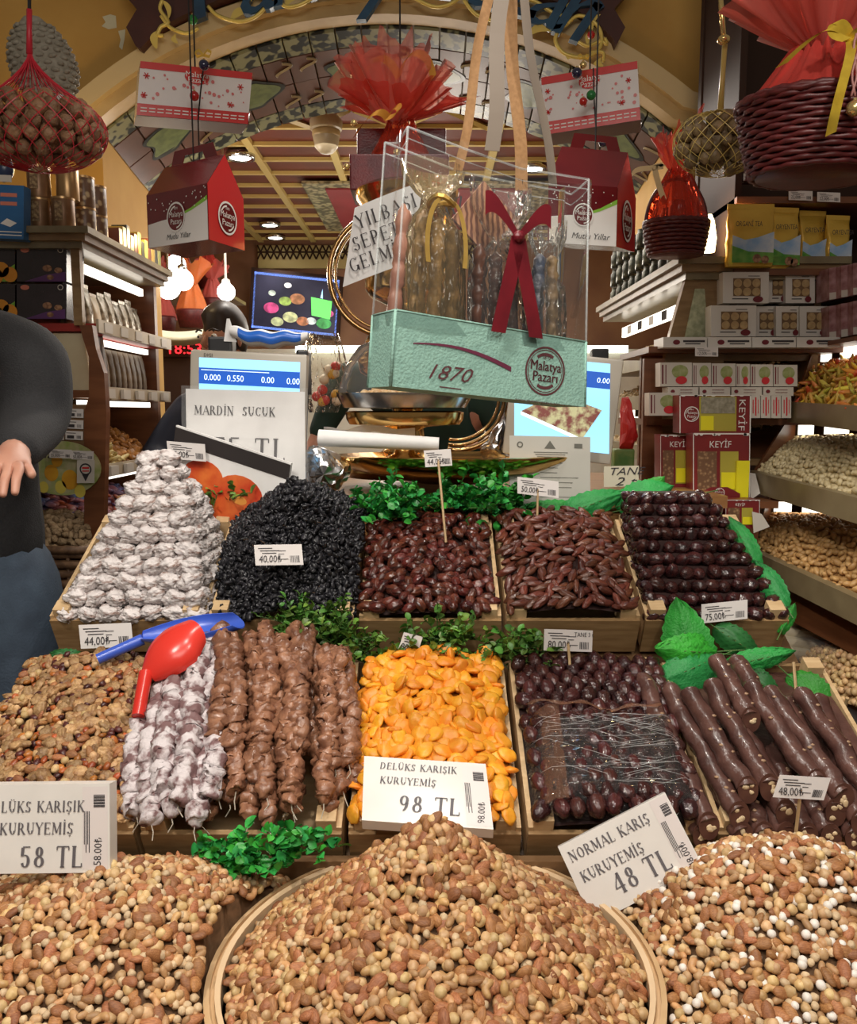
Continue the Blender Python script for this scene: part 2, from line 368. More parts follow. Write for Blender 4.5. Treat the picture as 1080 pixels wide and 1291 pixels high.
# ---------------------------------------------------------------- the setting
YEL=M('yellow_plaster',(.56,.33,.085),(.46,.25,.055),rough=.75,scale=3,bump=.12,bscale=14)
CRM=M('cream_moulding',(.55,.40,.19),(.42,.29,.12),rough=.5,scale=8)
FLR=M('floor_stone',(.16,.12,.09),(.10,.08,.06),rough=.5,scale=6)
MRN=M('maroon_ceiling',(.16,.035,.02),(.12,.025,.015),rough=.5,scale=4)
GOLD=M('gold_paint',(.62,.47,.16),rough=.4)
BRD=M('sign_board',(.07,.02,.015),(.05,.015,.012),rough=.5,scale=9)
FY=3.2; RY=3.75; AX=-.15; AW=1.05
struct('floor',MB().bbox((-3.2,-1.2,-.1),(3.2,7.1,0)),FLR)
def arch(t,rear=0):   # t -1..1 ; returns X, Z
    s0,h=(.945,.36) if rear else (1.03,.37)
    R=(AW*AW+h*h)/(2*h); x=AW*t; return AX+x, CZ+s0+math.sqrt(R*R-x*x)-(R-h)
NZ=P(540,327,2.52).z+.012
def facade():
    mb=MB(); Y0=FY; N=24
    def q(a,b,c,d): mb.add([(a[0],Y0,a[1]),(b[0],Y0,b[1]),(c[0],Y0,c[1]),(d[0],Y0,d[1])],[(0,1,2,3)])
    q((-3.2,0),(AX-AW,0),(AX-AW,3.3),(-3.2,3.3)); q((1.25,0),(3.2,0),(3.2,NZ),(1.25,NZ)); q((AX+AW,NZ),(3.2,NZ),(3.2,3.3),(AX+AW,3.3))
    for i in range(N):
        a=arch(-1+2*i/N); b=arch(-1+2*(i+1)/N); q(a,b,(b[0],3.3),(a[0],3.3))
    # jambs
    for x,sg in ((AX-AW,1),(AX+AW,-1)):
        z0=0 if sg>0 else NZ
        mb.add([(x,FY,z0),(x,RY,z0),(x,RY,CZ+.945),(x,FY,CZ+1.03)],[(0,1,2,3)])
    return mb
struct('wall_front',facade(),YEL)
struct('wall_left',MB().bbox((-3.2,RY,0),(-2.6,6.9,3.3)),YEL)
struct('wall_right',MB().bbox((2.3,RY,0),(3.0,6.9,3.3)),YEL)
struct('wall_back',MB().bbox((-3.2,6.9,0),(3.2,7.1,3.3)),M('back_wall',(.30,.15,.07),(.22,.1,.05),rough=.6,scale=3))
inner=MB(); inner.bbox((-3.2,RY+.005,0),(AX-AW-.002,RY+.08,3.3)); inner.bbox((AX+AW+.002,RY+.005,NZ),(3.2,RY+.08,3.3)); inner.bbox((1.25,RY+.005,0),(3.2,RY+.08,NZ)); struct('wall_inner',inner,YEL)
lint=MB()
for i in range(24):
    a=arch(-1+2*i/24,1); b=arch(-1+2*(i+1)/24,1); lint.add([(a[0],RY+.005,a[1]),(b[0],RY+.005,b[1]),(b[0],RY+.005,3.3),(a[0],RY+.005,3.3)],[(0,1,2,3)])
struct('wall_lintel',lint,MRN)
# ceiling with gold ribs
ceil=struct('ceiling',MB().bbox((-3.2,RY,2.78),(3.2,6.9,2.86)),MRN)
for i in range(13):
    x=-2.6+.42*i; obj('ceiling_rib',MB().bbox((x-.02,RY+.05,2.755),(x+.02,6.88,2.78)),GOLD,ceil)
for i in range(12):
    y=3.95+.26*i; obj('ceiling_rib',MB().bbox((-2.9,y-.012,2.76),(2.6,y+.012,2.779)),GOLD,ceil)
for i in range(6):
    x=-1.6+.42*i
    for sg in (-1,1):
        mb=MB(); mb.tube([(x+.2,4.21,2.765),(x+.2+sg*.2,3.97,2.765)],.014,4); obj('ceiling_rib',mb,GOLD,ceil)
RP=M('red_ceiling_panel',(.30,.03,.04),(.24,.025,.03),rough=.5,scale=5)
obj('ceiling_panel',MB().bbox((-.75,5.1,2.74),(.75,6.4,2.755)),M('panel_border',(.42,.36,.2),(.12,.1,.05),rough=.5,scale=28,kind='vor'),ceil)
obj('ceiling_panel',MB().bbox((-.62,5.2,2.73),(.62,6.3,2.745)),RP,ceil)
# plaster scars on the front wall
SCAR=M('plaster_scar',(.62,.58,.42),rough=.8)
for (px,py,pts) in ((137,27,[(-8,-6),(2,-9),(9,-7),(10,8),(0,10),(-9,6),(-4,1)]),(153,45,[(-4,-6),(5,-8),(4,4),(1,18),(-3,14),(-1,5)]),(172,22,[(-3,-5),(3,-6),(3,6),(-1,3)])):
    pp=[P(px+a,py+b,FY-.001) for a,b in pts]; obj('plaster_scar',MB().add(pp[::-1],[tuple(range(len(pp)))]),SCAR,bpy.data.objects['wall_front'])
# soffit tiles
TB=M('tile_brown',(.13,.055,.035),(.10,.045,.03),rough=.35,scale=12)
TE=M('tile_border',(.012,.014,.012),(.24,.24,.13),rough=.3,scale=26,detail=1,ramp=(.46,.54))
TG=M('tile_green',(.16,.20,.07),(.10,.13,.05),rough=.3,scale=30)
TK=M('tile_outline',(.01,.012,.01),rough=.3); TS=M('tile_scroll',(.34,.27,.16),rough=.35)
base=MB()
def sof(t,d,l=0):
    a=arch(t); b=arch(t,1); return Vector((a[0]*(1-d)+b[0]*d,FY+(RY-FY)*d,a[1]*(1-d)+b[1]*d-l))
base.grid(lambda a,b:sof(-1+2*a,b,-.01),40,4); soff=struct('trim_1',base,CRM)
NT=22; rows=((0.02,.2),(.21,.5),(.51,.8),(.81,.985))
for i in range(NT):
    t0=-1+2*i/NT+.003; t1=-1+2*(i+1)/NT-.003
    for r,(d0,d1) in enumerate(rows):
        mb=MB(); p=[sof(t0,d0,.0),sof(t1,d0,.0),sof(t1,d1,.0),sof(t0,d1,.0)]; mb.prism(p,(0,0,-1),.012+.001*((i*7+r)%3))
        obj('soffit_tile',mb,TE if r in (0,3) else TB,soff)
def soffshape(fn,n,mat,nm,l):
    mb=MB(); mb.add([sof(*fn(i/n),l) for i in range(n)],[tuple(range(n))]); obj(nm,mb,mat,soff)
for k in range(6):
    t=-.85+.34*k
    for sx,sy,mt,l in ((.1,.17,TK,.0165),(.085,.14,TG,.0175)):
        soffshape(lambda u:(t+sx*math.cos(2*PI*u)*(1+.35*math.cos(6*PI*u))/1.2,.5+sy*math.sin(2*PI*u)),36,mt,'tile_medallion',l)
    for sg in (-1,1):
        for d in (.3,.7):
            mb=MB(); pts=[sof(t+.17*1+sg*.045+.03*math.sin(u*5),d+(u-.5)*.13,.018) for u in [j/10 for j in range(11)]]
            mb.tube(pts,.006,4); obj('tile_scroll',mb,TS,soff)
# moulding along the arch edge
def band(r0,r1,y0,y1,mat,name,T=1.04):
    mb=MB(); N=36; vs=[]
    for i in range(N+1):
        x,z=arch(max(-1,min(1,-T+2*T*i/N))); x=AX+AW*(-T+2*T*i/N)
        nx,nz=(x-AX)*.62,1.0; l=math.hypot(nx,nz); nx/=l; nz/=l
        vs+=[(x+nx*r0,y0,z+nz*r0),(x+nx*r1,y0,z+nz*r1),(x+nx*r1,y1,z+nz*r1),(x+nx*r0,y1,z+nz*r0)]
    mb.add(vs,[(4*i+a,4*i+(a+1)%4,4*i+4+(a+1)%4,4*i+4+a) for i in range(N) for a in range(4)]+[(0,1,2,3),(4*N+3,4*N+2,4*N+1,4*N)])
    return obj(name,mb,mat,None,35,kind='structure')
band(-.005,.035,3.12,3.2,CRM,'trim_2'); band(.035,.095,3.09,3.2,M('cream_light',(.62,.48,.26),rough=.5),'trim_3')
# sign board over the arch
def signboard():
    t=thing('shop_sign_board','dark maroon arched shop sign board with gold scrollwork above the arch','sign',P(475,20,3.08))
    pts=[]
    for i in range(25):
        px=178+(772-178)*i/24; x=P(px,100,3.05).x; z=arch(max(-1,min(1,(x-AX)/AW)))[1]; pts.append((x,z+.11+(0 if i not in (0,24) else -.03)))
    L=P(172,90,3.05); R=P(776,80,3.05)
    side=lambda X,s:[(X.x+s*.0,CZ+1.26),(X.x+s*.03,CZ+1.32),(X.x-s*.01,CZ+1.38),(X.x+s*.05,CZ+1.45),(X.x+s*.02,CZ+1.9)]
    poly=pts+side(R,1)+side(L,-1)[::-1]
    mb=MB(); mb.prism([(a,3.05,b) for a,b in poly],(0,1,0),.05); obj('board',mb,BRD,t)
    GL_=M('sign_gold',(.75,.58,.15),rough=.35,metal=.2); BL=M('sign_blue',(.02,.05,.10),(.03,.09,.17),rough=.25,scale=10)
    def scroll(pp,r=.007):
        q=[P(a,b,3.04) for a,b in pp]; cc=[]
        for i in range(len(q)-1):
            p0=q[max(i-1,0)];p1=q[i];p2=q[i+1];p3=q[min(i+2,len(q)-1)]
            for j in range(5):
                u=j/5; cc.append(.5*((2*p1)+(p2-p0)*u+(2*p0-5*p1+4*p2-p3)*u*u+(3*p1-p0-3*p2+p3)*u**3))
        cc.append(q[-1]); m=MB(); m.tube(cc,r,5); obj('gold_scroll',m,GL_,t,True)
    def leaf(a,b,c,d,wd=8):
        p,q=P(a,b,3.038),P(c,d,3.038); ax=(q-p); nn=Vector((-ax.z,0,ax.x)).normalized()*(wd*3.1/1050)
        m=MB(); k=10; vs=[]
        for i in range(k+1):
            u=i/k; ww=math.sin(PI*u)**.7*(1-.5*u); bend=nn*.5*math.sin(PI*u); vs+=[p+ax*u+bend-nn*ww*.5,p+ax*u+bend+nn*ww*.5]
        m.add(vs,[(2*i,2*i+1,2*i+3,2*i+2) for i in range(k)]); obj('gold_leaf',m,GL_,t)
    scroll([(205,0),(202,12),(212,28),(203,34),(199,44),(206,45)]); scroll([(203,20),(215,35),(235,42),(250,35)])
    scroll([(262,8),(275,20),(300,27),(320,22),(335,8),(338,-5)]); scroll([(345,-4),(360,8),(378,6),(395,-4)])
    scroll([(520,-4),(545,8),(565,6),(580,-4)]); scroll([(585,0),(600,18),(625,26),(650,20)])
    scroll([(655,-3),(675,2),(700,18),(712,18),(722,5)]); scroll([(715,30),(705,38),(700,52),(712,68),(738,72),(756,60),(757,40),(745,25),(728,20),(715,30)])
    scroll([(725,50),(740,58),(756,52),(765,56),(762,48)],.006); scroll([(745,66),(760,66),(760,78)],.006)
    for l in ((205,0,212,25),(197,62,204,36,12),(224,55,222,42,8),(290,26,318,16,12),(360,10,372,0,8),(665,44,695,40,12),(720,18,724,0,9),(745,40,757,18,12),(722,68,712,66,8),(760,84,758,72,12),(300,-4,318,2,8),(740,56,750,40,8)): leaf(*l)
    # raised letters, their lower halves in view
    for ch,px,py,rot in (('M',253,30,.36),('a',318,22,.28),('l',355,10,.22),('a',392,0,.16),('t',430,-6,.1),('y',470,-4,.04),('a',510,-10,-.02),('P',560,-6,-.08),('a',600,4,-.14),('z',640,12,-.2),('a',672,24,-.26),('r',705,36,-.3),('ı',728,46,-.34)):
        u=Vector((math.cos(rot),0,math.sin(rot))); o=P(px-18,py,3.03); hh=.22 if ch not in 'MP' else .27
        g=sans(ch,hh,o,u,(0,-1,0),sx=1.1,shear=.25); m=MB()
        m.add(g.v,g.f); k=len(g.v); b=[(a[0],a[1]+.03,a[2]) for a in g.v]; m.add(b,g.f)
        # side walls
        ed={}
        for f in g.f:
            for i in range(len(f)):
                e=(f[i],f[(i+1)%len(f)]); 
                if (e[1],e[0]) in ed: del ed[(e[1],e[0])]
                else: ed[e]=1
        m.add(g.v+b,[(e[1],e[0],e[0]+k,e[1]+k) for e in ed]); obj('raised_letter',m,BL,t)
signboard()
# hanging pendant-box beam strings are made with their boxes
# ---------------------------------------------------------------- the stepped stall
F1=(1.23,CZ-.65); B1=(1.58,CZ-.483); F2=(1.64,CZ-.413); B2=(1.95,CZ-.25)
ROW={1:(F1,B1),2:(F2,B2)}
class Tray:
    def __init__(s,row,x0,x1):
        (y0,z0),(y1,z1)=ROW[row]; s.x0,s.x1=x0,x1; s.o=Vector((x0,y0,z0)); s.v=Vector((0,y1-y0,z1-z0)); s.len=s.v.length; s.vn=s.v.normalized()
        s.n=Vector((0,-s.vn.z,s.vn.y)); s.w=x1-x0; s.row=row
    def at(s,x,v,h=0): return Vector((x,0,0))+Vector((0,s.o.y,s.o.z))+s.vn*v+s.n*h     # x world, v metres up the slope
    def hit(s,px,py,h=0): return PN(px,py,s.o+s.n*h,s.n)
    def R(s): return Matrix(((1,0,0),(0,s.vn.y,-s.vn.z),(0,s.vn.z,s.vn.y)))
WD=M('tray_wood',(.40,.25,.115),(.28,.165,.07),rough=.55,scale=6,stretch=(2,14,14),bump=.08,bscale=40)  # front and back boards, colour darkened for the shadow under overhanging produce
WL=M('tray_wood_light',(.66,.47,.26),(.55,.37,.19),rough=.55,scale=6,stretch=(3,14,14),bump=.06,bscale=40)
WK=M('stand_wood',(.20,.11,.05),(.13,.07,.03),rough=.5,scale=5,stretch=(1,10,10))
def tray(T,label,group='produce trays on the stepped stall',front=.085):
    t=thing('produce_tray',label,'tray',T.at((T.x0+T.x1)/2,0,-front),group); R=T.R(); d=.006; ax,bx=T.x0+.003,T.x1-.003
    obj('front_board',MB().box(T.at((ax+bx)/2,.004,-front/2-.004),(bx-ax,.009,front),R),WD,t)
    obj('back_board',MB().box(T.at((ax+bx)/2,T.len-.004,-front/2-.004),(bx-ax,.008,front),R),WD,t)
    for x in (ax+.004,bx-.004): obj('side_board',MB().box(T.at(x,T.len/2,-front/2+.004),(.008,T.len-.012,front),R),WL,t)
    obj('bottom_board',MB().box(T.at((ax+bx)/2,T.len/2,-front+.004),(bx-ax-.02,T.len-.02,.006),R),WL,t)
    for x in (ax+.024,bx-.024):
        for v in (.022,T.len-.022): obj('corner_block',MB().bev(T.at(x,v,-.012),(.032,.030,.062),.0015,R),WL,t)
    return t
def px2x(px,D): return (px-540)*D/FP
T1=[Tray(1,a,b) for a,b in ((-.775,-.458),(-.453,-.133),(-.128,.148),(.153,.445),(.450,.765))]
T2=[Tray(2,a,b) for a,b in ((-.767,-.452),(-.447,-.148),(-.143,.150),(.155,.430),(.435,.730))]
for T,l in zip(T1,('pale wooden tray of mixed nuts and walnuts at the lower left','wooden tray under the walnut strands, second on the lower step','wooden tray of orange dried apricots on the lower step','wooden tray of cling-wrapped dates on the lower step','wooden tray holding thick brown walnut sausages at the lower right')): tray(T,l)
for T,l in zip(T2,('wooden tray under the pyramid of white dusted fruit','wooden tray under the heap of black raisins','wooden tray of loose dates left of the upper centre divider','wooden tray of long brown dates right of the upper centre divider','wooden tray under the pyramid of dark dates')): tray(T,l)
def stand():
    t=thing('display_stand','dark wooden stepped display stand carrying the produce trays','display stand',(0,1.6,0))
    mb=MB(); mb.add([(-.79,1.25,0),(.79,1.25,0),(.79,1.98,0),(-.79,1.98,0),(-.79,1.25,.66),(.79,1.25,.66),(.79,1.98,1.03),(-.79,1.98,1.03)],[]); 
    # side profile prism
    pr=[(1.262,0),(1.262,F1[1]-.10),(1.612,B1[1]-.105),(1.672,B1[1]-.10),(1.672,F2[1]-.10),(1.975,B2[1]-.105),(2.01,B2[1]-.1),(2.01,0)]
    mb=MB(); mb.prism([(-.78,a,b) for a,b in pr],(1,0,0),1.545); obj('base',mb,WK,t)
    obj('kick_board',MB().bbox((-.79,1.238,0),(.77,1.258,.60)),WK,t)
stand()
def counter():
    t=thing('service_counter','wooden service counter behind the stepped stall','counter',(0,2.5,0))
    WC=M('counter_wood',(.34,.17,.06),(.24,.11,.04),rough=.35,scale=4,stretch=(1.5,8,12))
    obj('cabinet',MB().bbox((-.75,2.08,0),(.72,2.85,1.165)),WC,t)
    obj('worktop',MB().bbox((-.77,2.05,1.165),(.74,2.87,1.195)),WC,t)
    for i in range(6): obj('front_plank',MB().bbox((-.74+.245*i,2.068,.1),(-.74+.245*i+.24,2.079,1.15)),WC,t)
counter()
# ---------------------------------------------------------------- produce meshes
def lumpmesh(name,mat,sub,dims,amp=.1,freq=2.0,seed=0,taper=0,bend=0,wr=0,wfreq=5,crease=0,mats=None):
    V,F=ICO(sub); vs=[]
    for v in V:
        p=Vector(v); q=p*freq+Vector((seed*3.1,seed*1.7,seed*.9))
        k=1+amp*noise.noise(q)*2
        if wr: k+= -wr*abs(noise.noise(Vector((p.x*wfreq*.6,p.y*wfreq,p.z*wfreq))+Vector((seed,0,seed*2))))*2+wr*.5
        p2=p*k; 
        if taper: p2.y*=1-taper*p.x; p2.z*=1-taper*p.x
        if crease: 
            if p2.z>0: p2.z-=crease*math.exp(-(p.y/.18)**2)
        x,y,z=p2.x*dims[0]/2,p2.y*dims[1]/2,p2.z*dims[2]/2
        if bend:
            a=p2.x; y+=bend*dims[0]*(a*a-.4); 
        vs.append((x,y,z))
    return mesh(name,vs,F,mats or mat,None,True)
def cashewmesh(name,mat,seed):
    mb=MB(); pts=[(.0085*math.cos(a)*1.0,.0085*math.sin(a),.001*math.sin(3*a)) for a in [PI*(.0+.9*i/8) for i in range(9)]]
    mb.tube(pts,[.002,.0040,.0048,.005,.0048,.0045,.0042,.0038,.0018],7); a=np.array(mb.v); a[:,1]-=.005
    return mesh(name,a.tolist(),mb.f,mat,None,True)
def rmat(tilt=.5,yaw=None):
    return (Euler((random.gauss(0,tilt),random.gauss(0,tilt),yaw if yaw is not None else rr(0,2*PI)),'XYZ')).to_matrix()
def align(n):  # matrix whose z is n
    return Vector((0,0,1)).rotation_difference(Vector(n)).to_matrix()
def meshdata(me):
    v=np.empty(len(me.vertices)*3); me.vertices.foreach_get('co',v); v=v.reshape(-1,3)
    return v,np.array([list(p.vertices) for p in me.polygons]) if len({len(p.vertices) for p in me.polygons})==1 else [tuple(p.vertices) for p in me.polygons]
def fast_join(name,items,mats,origin,parent=None,label=None,cat=None,group=None,kind='stuff',smooth=True,extra=None,mi_of=None):
    """items: (mesh, loc, R3, scale); all joined in ONE stuff object"""
    vs=[];fl=[];ls=[];mis=[];b=0; org=np.array(origin); cache={}
    for k,(me,loc,R,s) in enumerate(items):
        if me.name not in cache:
            v=np.empty(len(me.vertices)*3); me.vertices.foreach_get('co',v); v=v.reshape(-1,3)
            li=np.empty(len(me.loops),dtype=np.int64); me.loops.foreach_get('vertex_index',li)
            lt=np.empty(len(me.polygons),dtype=np.int64); me.polygons.foreach_get('loop_total',lt); cache[me.name]=(v,li,lt)
        v,li,lt=cache[me.name]; sc_=np.array(s if hasattr(s,'__len__') else (s,s,s))
        vs.append((v*sc_)@np.array(R).T+np.array(loc)-org); fl.append(li+b); ls.append(lt); b+=len(v)
        mis.append(np.full(len(lt),mi_of[k] if mi_of else 0))
    if extra:
        v=np.array(extra.v)-org; vs.append(v); fl.append(np.array([i for f in extra.f for i in f])+b); ls.append(np.array([len(f) for f in extra.f])); mis.append(np.full(len(extra.f),len(mats)-1))
    V=np.concatenate(vs); L=np.concatenate(fl); T=np.concatenate(ls); me=bpy.data.meshes.new(name)
    me.vertices.add(len(V)); me.vertices.foreach_set('co',V.ravel()); me.loops.add(len(L)); me.loops.foreach_set('vertex_index',L.astype(np.int32))
    me.polygons.add(len(T)); me.polygons.foreach_set('loop_start',np.concatenate([[0],np.cumsum(T)[:-1]]).astype(np.int32)); me.polygons.foreach_set('loop_total',T.astype(np.int32))
    for m in mats: me.materials.append(m)
    me.polygons.foreach_set('material_index',np.concatenate(mis).astype(np.int32)); me.update(calc_edges=True)
    if smooth: me.polygons.foreach_set('use_smooth',[True]*len(T))
    o=bpy.data.objects.new(name,me); C.objects.link(o)
    if parent: o.parent=parent; o.location=Vector(origin)-wloc(parent)
    else: o.location=origin
    return tag(o,label,cat,group,kind)
ALM=M('almond_skin',(.43,.19,.075),(.27,.105,.038),rough=.55,scale=180,stretch=(1,4,4),var=.28,hvar=.01,bump=.2,bscale=300)
HAZ=M('hazelnut_skin',(.68,.47,.24),(.50,.30,.13),rough=.5,scale=120,var=.2,hvar=.012)
CAS=M('cashew_skin',(.62,.37,.16),(.48,.25,.10),rough=.45,scale=90,var=.18,hvar=.01)
CHK=M('chickpea_skin',(.66,.50,.31),(.54,.38,.22),rough=.6,scale=150,var=.16,bump=.2,bscale=200)
WCH=M('white_sugared',(.86,.82,.76),(.78,.72,.65),rough=.5,scale=120,var=.07)
DKN=M('dark_nut',(.22,.08,.035),(.15,.05,.025),rough=.45,scale=120,var=.3)
PEA=M('peanut_skin',(.50,.30,.14),(.38,.20,.09),rough=.5,scale=120,var=.2)
KIND={
'almond':([lumpmesh('almond%d'%i,ALM,2,(.0255,.0150,.0098),.07,1.5,i,.24) for i in range(3)],[lumpmesh('almond_far%d'%i,ALM,2,(.0255,.0150,.0098),.07,1.5,i,.24) for i in range(2)],'whole brown almond'),
'hazelnut':([lumpmesh('hazelnut%d'%i,HAZ,2,(.0150,.0138,.0138),.07,1.5,i,.12) for i in range(3)],None,'round blanched hazelnut'),
'cashew':([cashewmesh('cashew%d'%i,CAS,i) for i in range(2)],None,'curved roasted cashew nut'),
'chickpea':([lumpmesh('chickpea%d'%i,CHK,2,(.0115,.0102,.0105),.12,2,i,.1) for i in range(3)],None,'small pale roasted chickpea'),
'sugared_chickpea':([lumpmesh('sugared_chickpea%d'%i,WCH,2,(.0115,.0110,.0110),.05,2,i) for i in range(2)],None,'small white sugared chickpea'),
'peanut':([lumpmesh('peanut%d'%i,PEA,2,(.018,.0095,.0095),.06,2,i) for i in range(2)],None,'long tan peanut kernel'),
}
cand=[]   # all nuts of the three front heaps
def heap(cx,cy,z0,R,h,power,mix,where,cid,apex=(0,0),rmax=1.0,sp=.0115,cond=None,prof=None):
    items=[]; step=sp; n=int(R*1.15/step)+1
    def Z(x,y):
        dx,dy=x-cx-apex[0]*(1-min(1,math.hypot(x-cx,y-cy)/R)),y-cy-apex[1]*(1-min(1,math.hypot(x-cx,y-cy)/R)); r=math.hypot(dx,dy)/R
        if prof: return z0+prof(r,x,y)
        return z0+h*max(0,1-r)**power if r<1 else z0
    kinds=list(mix); ws=[mix[k] for k in kinds]
    for i in range(-n,n+1):
        for j in range(-int(n*1.16),int(n*1.16)+1):
            x=cx+(i+.5*(j&1))*step+rr(-.3,.3)*step; y=cy+j*step*.86+rr(-.3,.3)*step
            if math.hypot(x-cx,y-cy)>R*rmax: continue
            if cond and not cond(x,y): continue
            e=.004; z=Z(x,y); nn=Vector((-(Z(x+e,y)-Z(x-e,y))/(2*e),-(Z(x,y+e)-Z(x,y-e))/(2*e),1)); sl=nn.length; nn.normalize()
            k=random.choices(kinds,ws)[0]
            d=(Vector((x,y,z))-Vector((0,0,CZ))); 
            if nn.dot(d)>.25*d.length: continue
            cand.append([d.length,k,Vector((x,y,z+rr(-.001,.007))),nn,cid])
            if sl>1.25 and random.random()<sl-1.2: 
                cand.append([d.length,random.choices(kinds,ws)[0],Vector((x+rr(-1,1)*step*.5,y,Z(x,y)+.002)),nn,cid])
    mb=MB(); mb.grid(lambda a,b:(cx+R*rmax*b*math.cos(2*PI*a),cy+R*rmax*b*math.sin(2*PI*a),Z(cx+R*rmax*b*math.cos(2*PI*a),cy+R*rmax*b*math.sin(2*PI*a))-.007),48,20)
    return mb
HEAPS={}
BC=Vector((.008,.985,CZ-.70)); BR=.278; HZ=CZ-.70
def heap(xr,yr,Z,mix,cid,cond,sp=.0108):
    step=sp; kinds=list(mix); ws=[mix[k] for k in kinds]
    ni=int((xr[1]-xr[0])/step)+1; nj=int((yr[1]-yr[0])/(step*.86))+1
    for i in range(ni):
        for j in range(nj):
            x=xr[0]+(i+.5*(j&1))*step+rr(-.3,.3)*step; y=yr[0]+j*step*.86+rr(-.3,.3)*step
            if not cond(x,y): continue
            e=.004; z=Z(x,y); nn=Vector((-(Z(x+e,y)-Z(x-e,y))/(2*e),-(Z(x,y+e)-Z(x,y-e))/(2*e),1)); sl=nn.length; nn.normalize()
            d=(Vector((x,y,z))-Vector((0,0,CZ)))
            if nn.dot(d)>.25*d.length: continue
            for q in range(2 if sl>1.15 and random.random()<(sl-1)*1.6 else 1):
                cand.append([d.length,random.choices(kinds,ws)[0],Vector((x+rr(-.4,.4)*step*q,y+rr(-.4,.4)*step*q,z+rr(-.001,.007))),nn,cid])
mixc={'almond':.38,'hazelnut':.27,'cashew':.2,'chickpea':.08,'peanut':.07}
mixs={'almond':.30,'hazelnut':.22,'chickpea':.30,'peanut':.12,'cashew':.06}
mixr={'almond':.27,'hazelnut':.16,'chickpea':.24,'sugared_chickpea':.15,'peanut':.13,'cashew':.05}
def zc(x,y):
    q=min(1,math.hypot(x-BC.x,y-BC.y)/(BR-.01)); r=math.hypot(x-BC.x,y-BC.y-.03*(1-q))/(BR-.01)
    return BC.z-.012+.195*max(0,1-r)**1.08
def zl(x,y):
    s=.105*math.exp(-((x+.40)/.24)**2-((y-1.03)/.17)**2)+.022*math.exp(-((y-1.02)/.25)**2)
    return HZ-.035+s-.03*max(0,(.36-math.hypot(x-BC.x,y-BC.y))/.1)
def zr(x,y):
    s=.125*math.exp(-((x-.50)/.19)**2-((y-1.07)/.16)**2)+.022*math.exp(-((y-1.05)/.25)**2)
    return HZ-.035+s-.03*max(0,(.36-math.hypot(x-BC.x,y-BC.y))/.1)
out=lambda x,y: math.hypot(x-BC.x,y-BC.y)>BR+.012
heap((-.3,.3),(.7,1.28),zc,mixc,0,lambda x,y: math.hypot(x-BC.x,y-BC.y)<BR-.02)
heap((-.82,-.005),(.64,1.2),zl,mixs,1,out); heap((.0,.82),(.64,1.2),zr,mixr,2,out)
def fillmesh(cid):
    mb=MB()
    if cid==0: mb.grid(lambda a,b:(BC.x+(BR-.02)*b*math.cos(2*PI*a),BC.y+(BR-.02)*b*math.sin(2*PI*a),zc(BC.x+(BR-.02)*b*math.cos(2*PI*a),BC.y+(BR-.02)*b*math.sin(2*PI*a))-.006),48,20); return mb
    f=zl if cid==1 else zr; x0,x1=(-.83,-.003) if cid==1 else (.003,.83)
    def g(a,b):
        x=x0+(x1-x0)*a; y=.64+.56*b; return (x,y,f(x,y)-.006 if out(x,y) else HZ-.119)
    mb.grid(g,60,44); return mb
def nuts():
    cand.sort(key=lambda c:c[0]); cnt={}; rest={}
    HN={0:'in the round basket at the front centre',1:'in the front left heap beside the basket',2:'in the front right heap beside the basket'}
    for d,k,p,nn,cid in cand:
        q=p-Vector((0,0,CZ)); cy_=q.y*_c-q.z*_s; u=540+FP*q.x/cy_; v=645.5-FP*(q.y*_s+q.z*_c)/cy_
        if not(-240<u<1320 and v<1560): continue
        R=align(nn)@rmat(.45); ms=KIND[k][0]; vis=(0<u<1080 and v<1288)
        if vis and cnt.get(k,0)<300:
            cnt[k]=cnt.get(k,0)+1
            inst(random.choice(ms),k,KIND[k][2]+' '+HN[cid],'nut',{0:'round basket',1:'front left heap',2:'front right heap'}[cid]+' '+k.replace('_',' ')+'s',p,R.to_euler(),rr(.88,1.10))
        else: rest.setdefault(cid,[]).append((k,random.choice(ms),p,R,rr(.88,1.10)))
    for cid,its in rest.items():
        ks=sorted({i[0] for i in its}); mats=[KIND[k][0][0].materials[0] for k in ks]+[M('nut_fill',(.16,.08,.035),(.10,.05,.02),rough=.8,scale=90)]
        fast_join('loose_mixed_nuts',[i[1:] for i in its],mats,[BC,Vector((-.42,.95,HZ)),Vector((.42,.95,HZ))][cid],
            label='loose mixed nuts filling the '+('round basket','front left heap','front right heap')[cid],cat='nuts',extra=fillmesh(cid),mi_of=[ks.index(i[0]) for i in its])
nuts()
def basket():
    t=thing('round_basket','shallow round bentwood sieve basket with pale rim holding mixed nuts','basket',BC-Vector((0,0,.12)))
    BW=M('bentwood',(.66,.45,.25),(.56,.36,.18),rough=.45,scale=5,stretch=(3,3,20),bump=.05)
    mb=MB(); mb.lathe([(BR-.006,-.118),(BR,-.118),(BR,0),(BR-.006,0),(BR-.006,-.118)],BC,72); obj('hoop',mb,BW,t,35)
    mb=MB(); mb.lathe([(BR+.0,-.04),(BR+.007,-.04),(BR+.007,.004),(BR,.006),(BR,-.04)],BC,72); obj('outer_hoop',mb,BW,t,35)
    mb=MB(); mb.lathe([(BR-.013,-.03),(BR-.006,-.03),(BR-.0062,.008),(BR-.013,.006),(BR-.013,-.03)],BC,72); obj('rim',mb,M('bentwood_light',(.74,.54,.33),(.64,.45,.26),rough=.45,scale=5),t,35)
    mb=MB(); mb.lathe([(0.0001,-.118),(BR-.008,-.118),(BR-.008,-.11),(.0001,-.11)],BC,48); obj('base',mb,BW,t)
basket()
t=thing('front_bin','wide dark wooden bin at the very front under basket and nuts','bin',(0,.9,0))
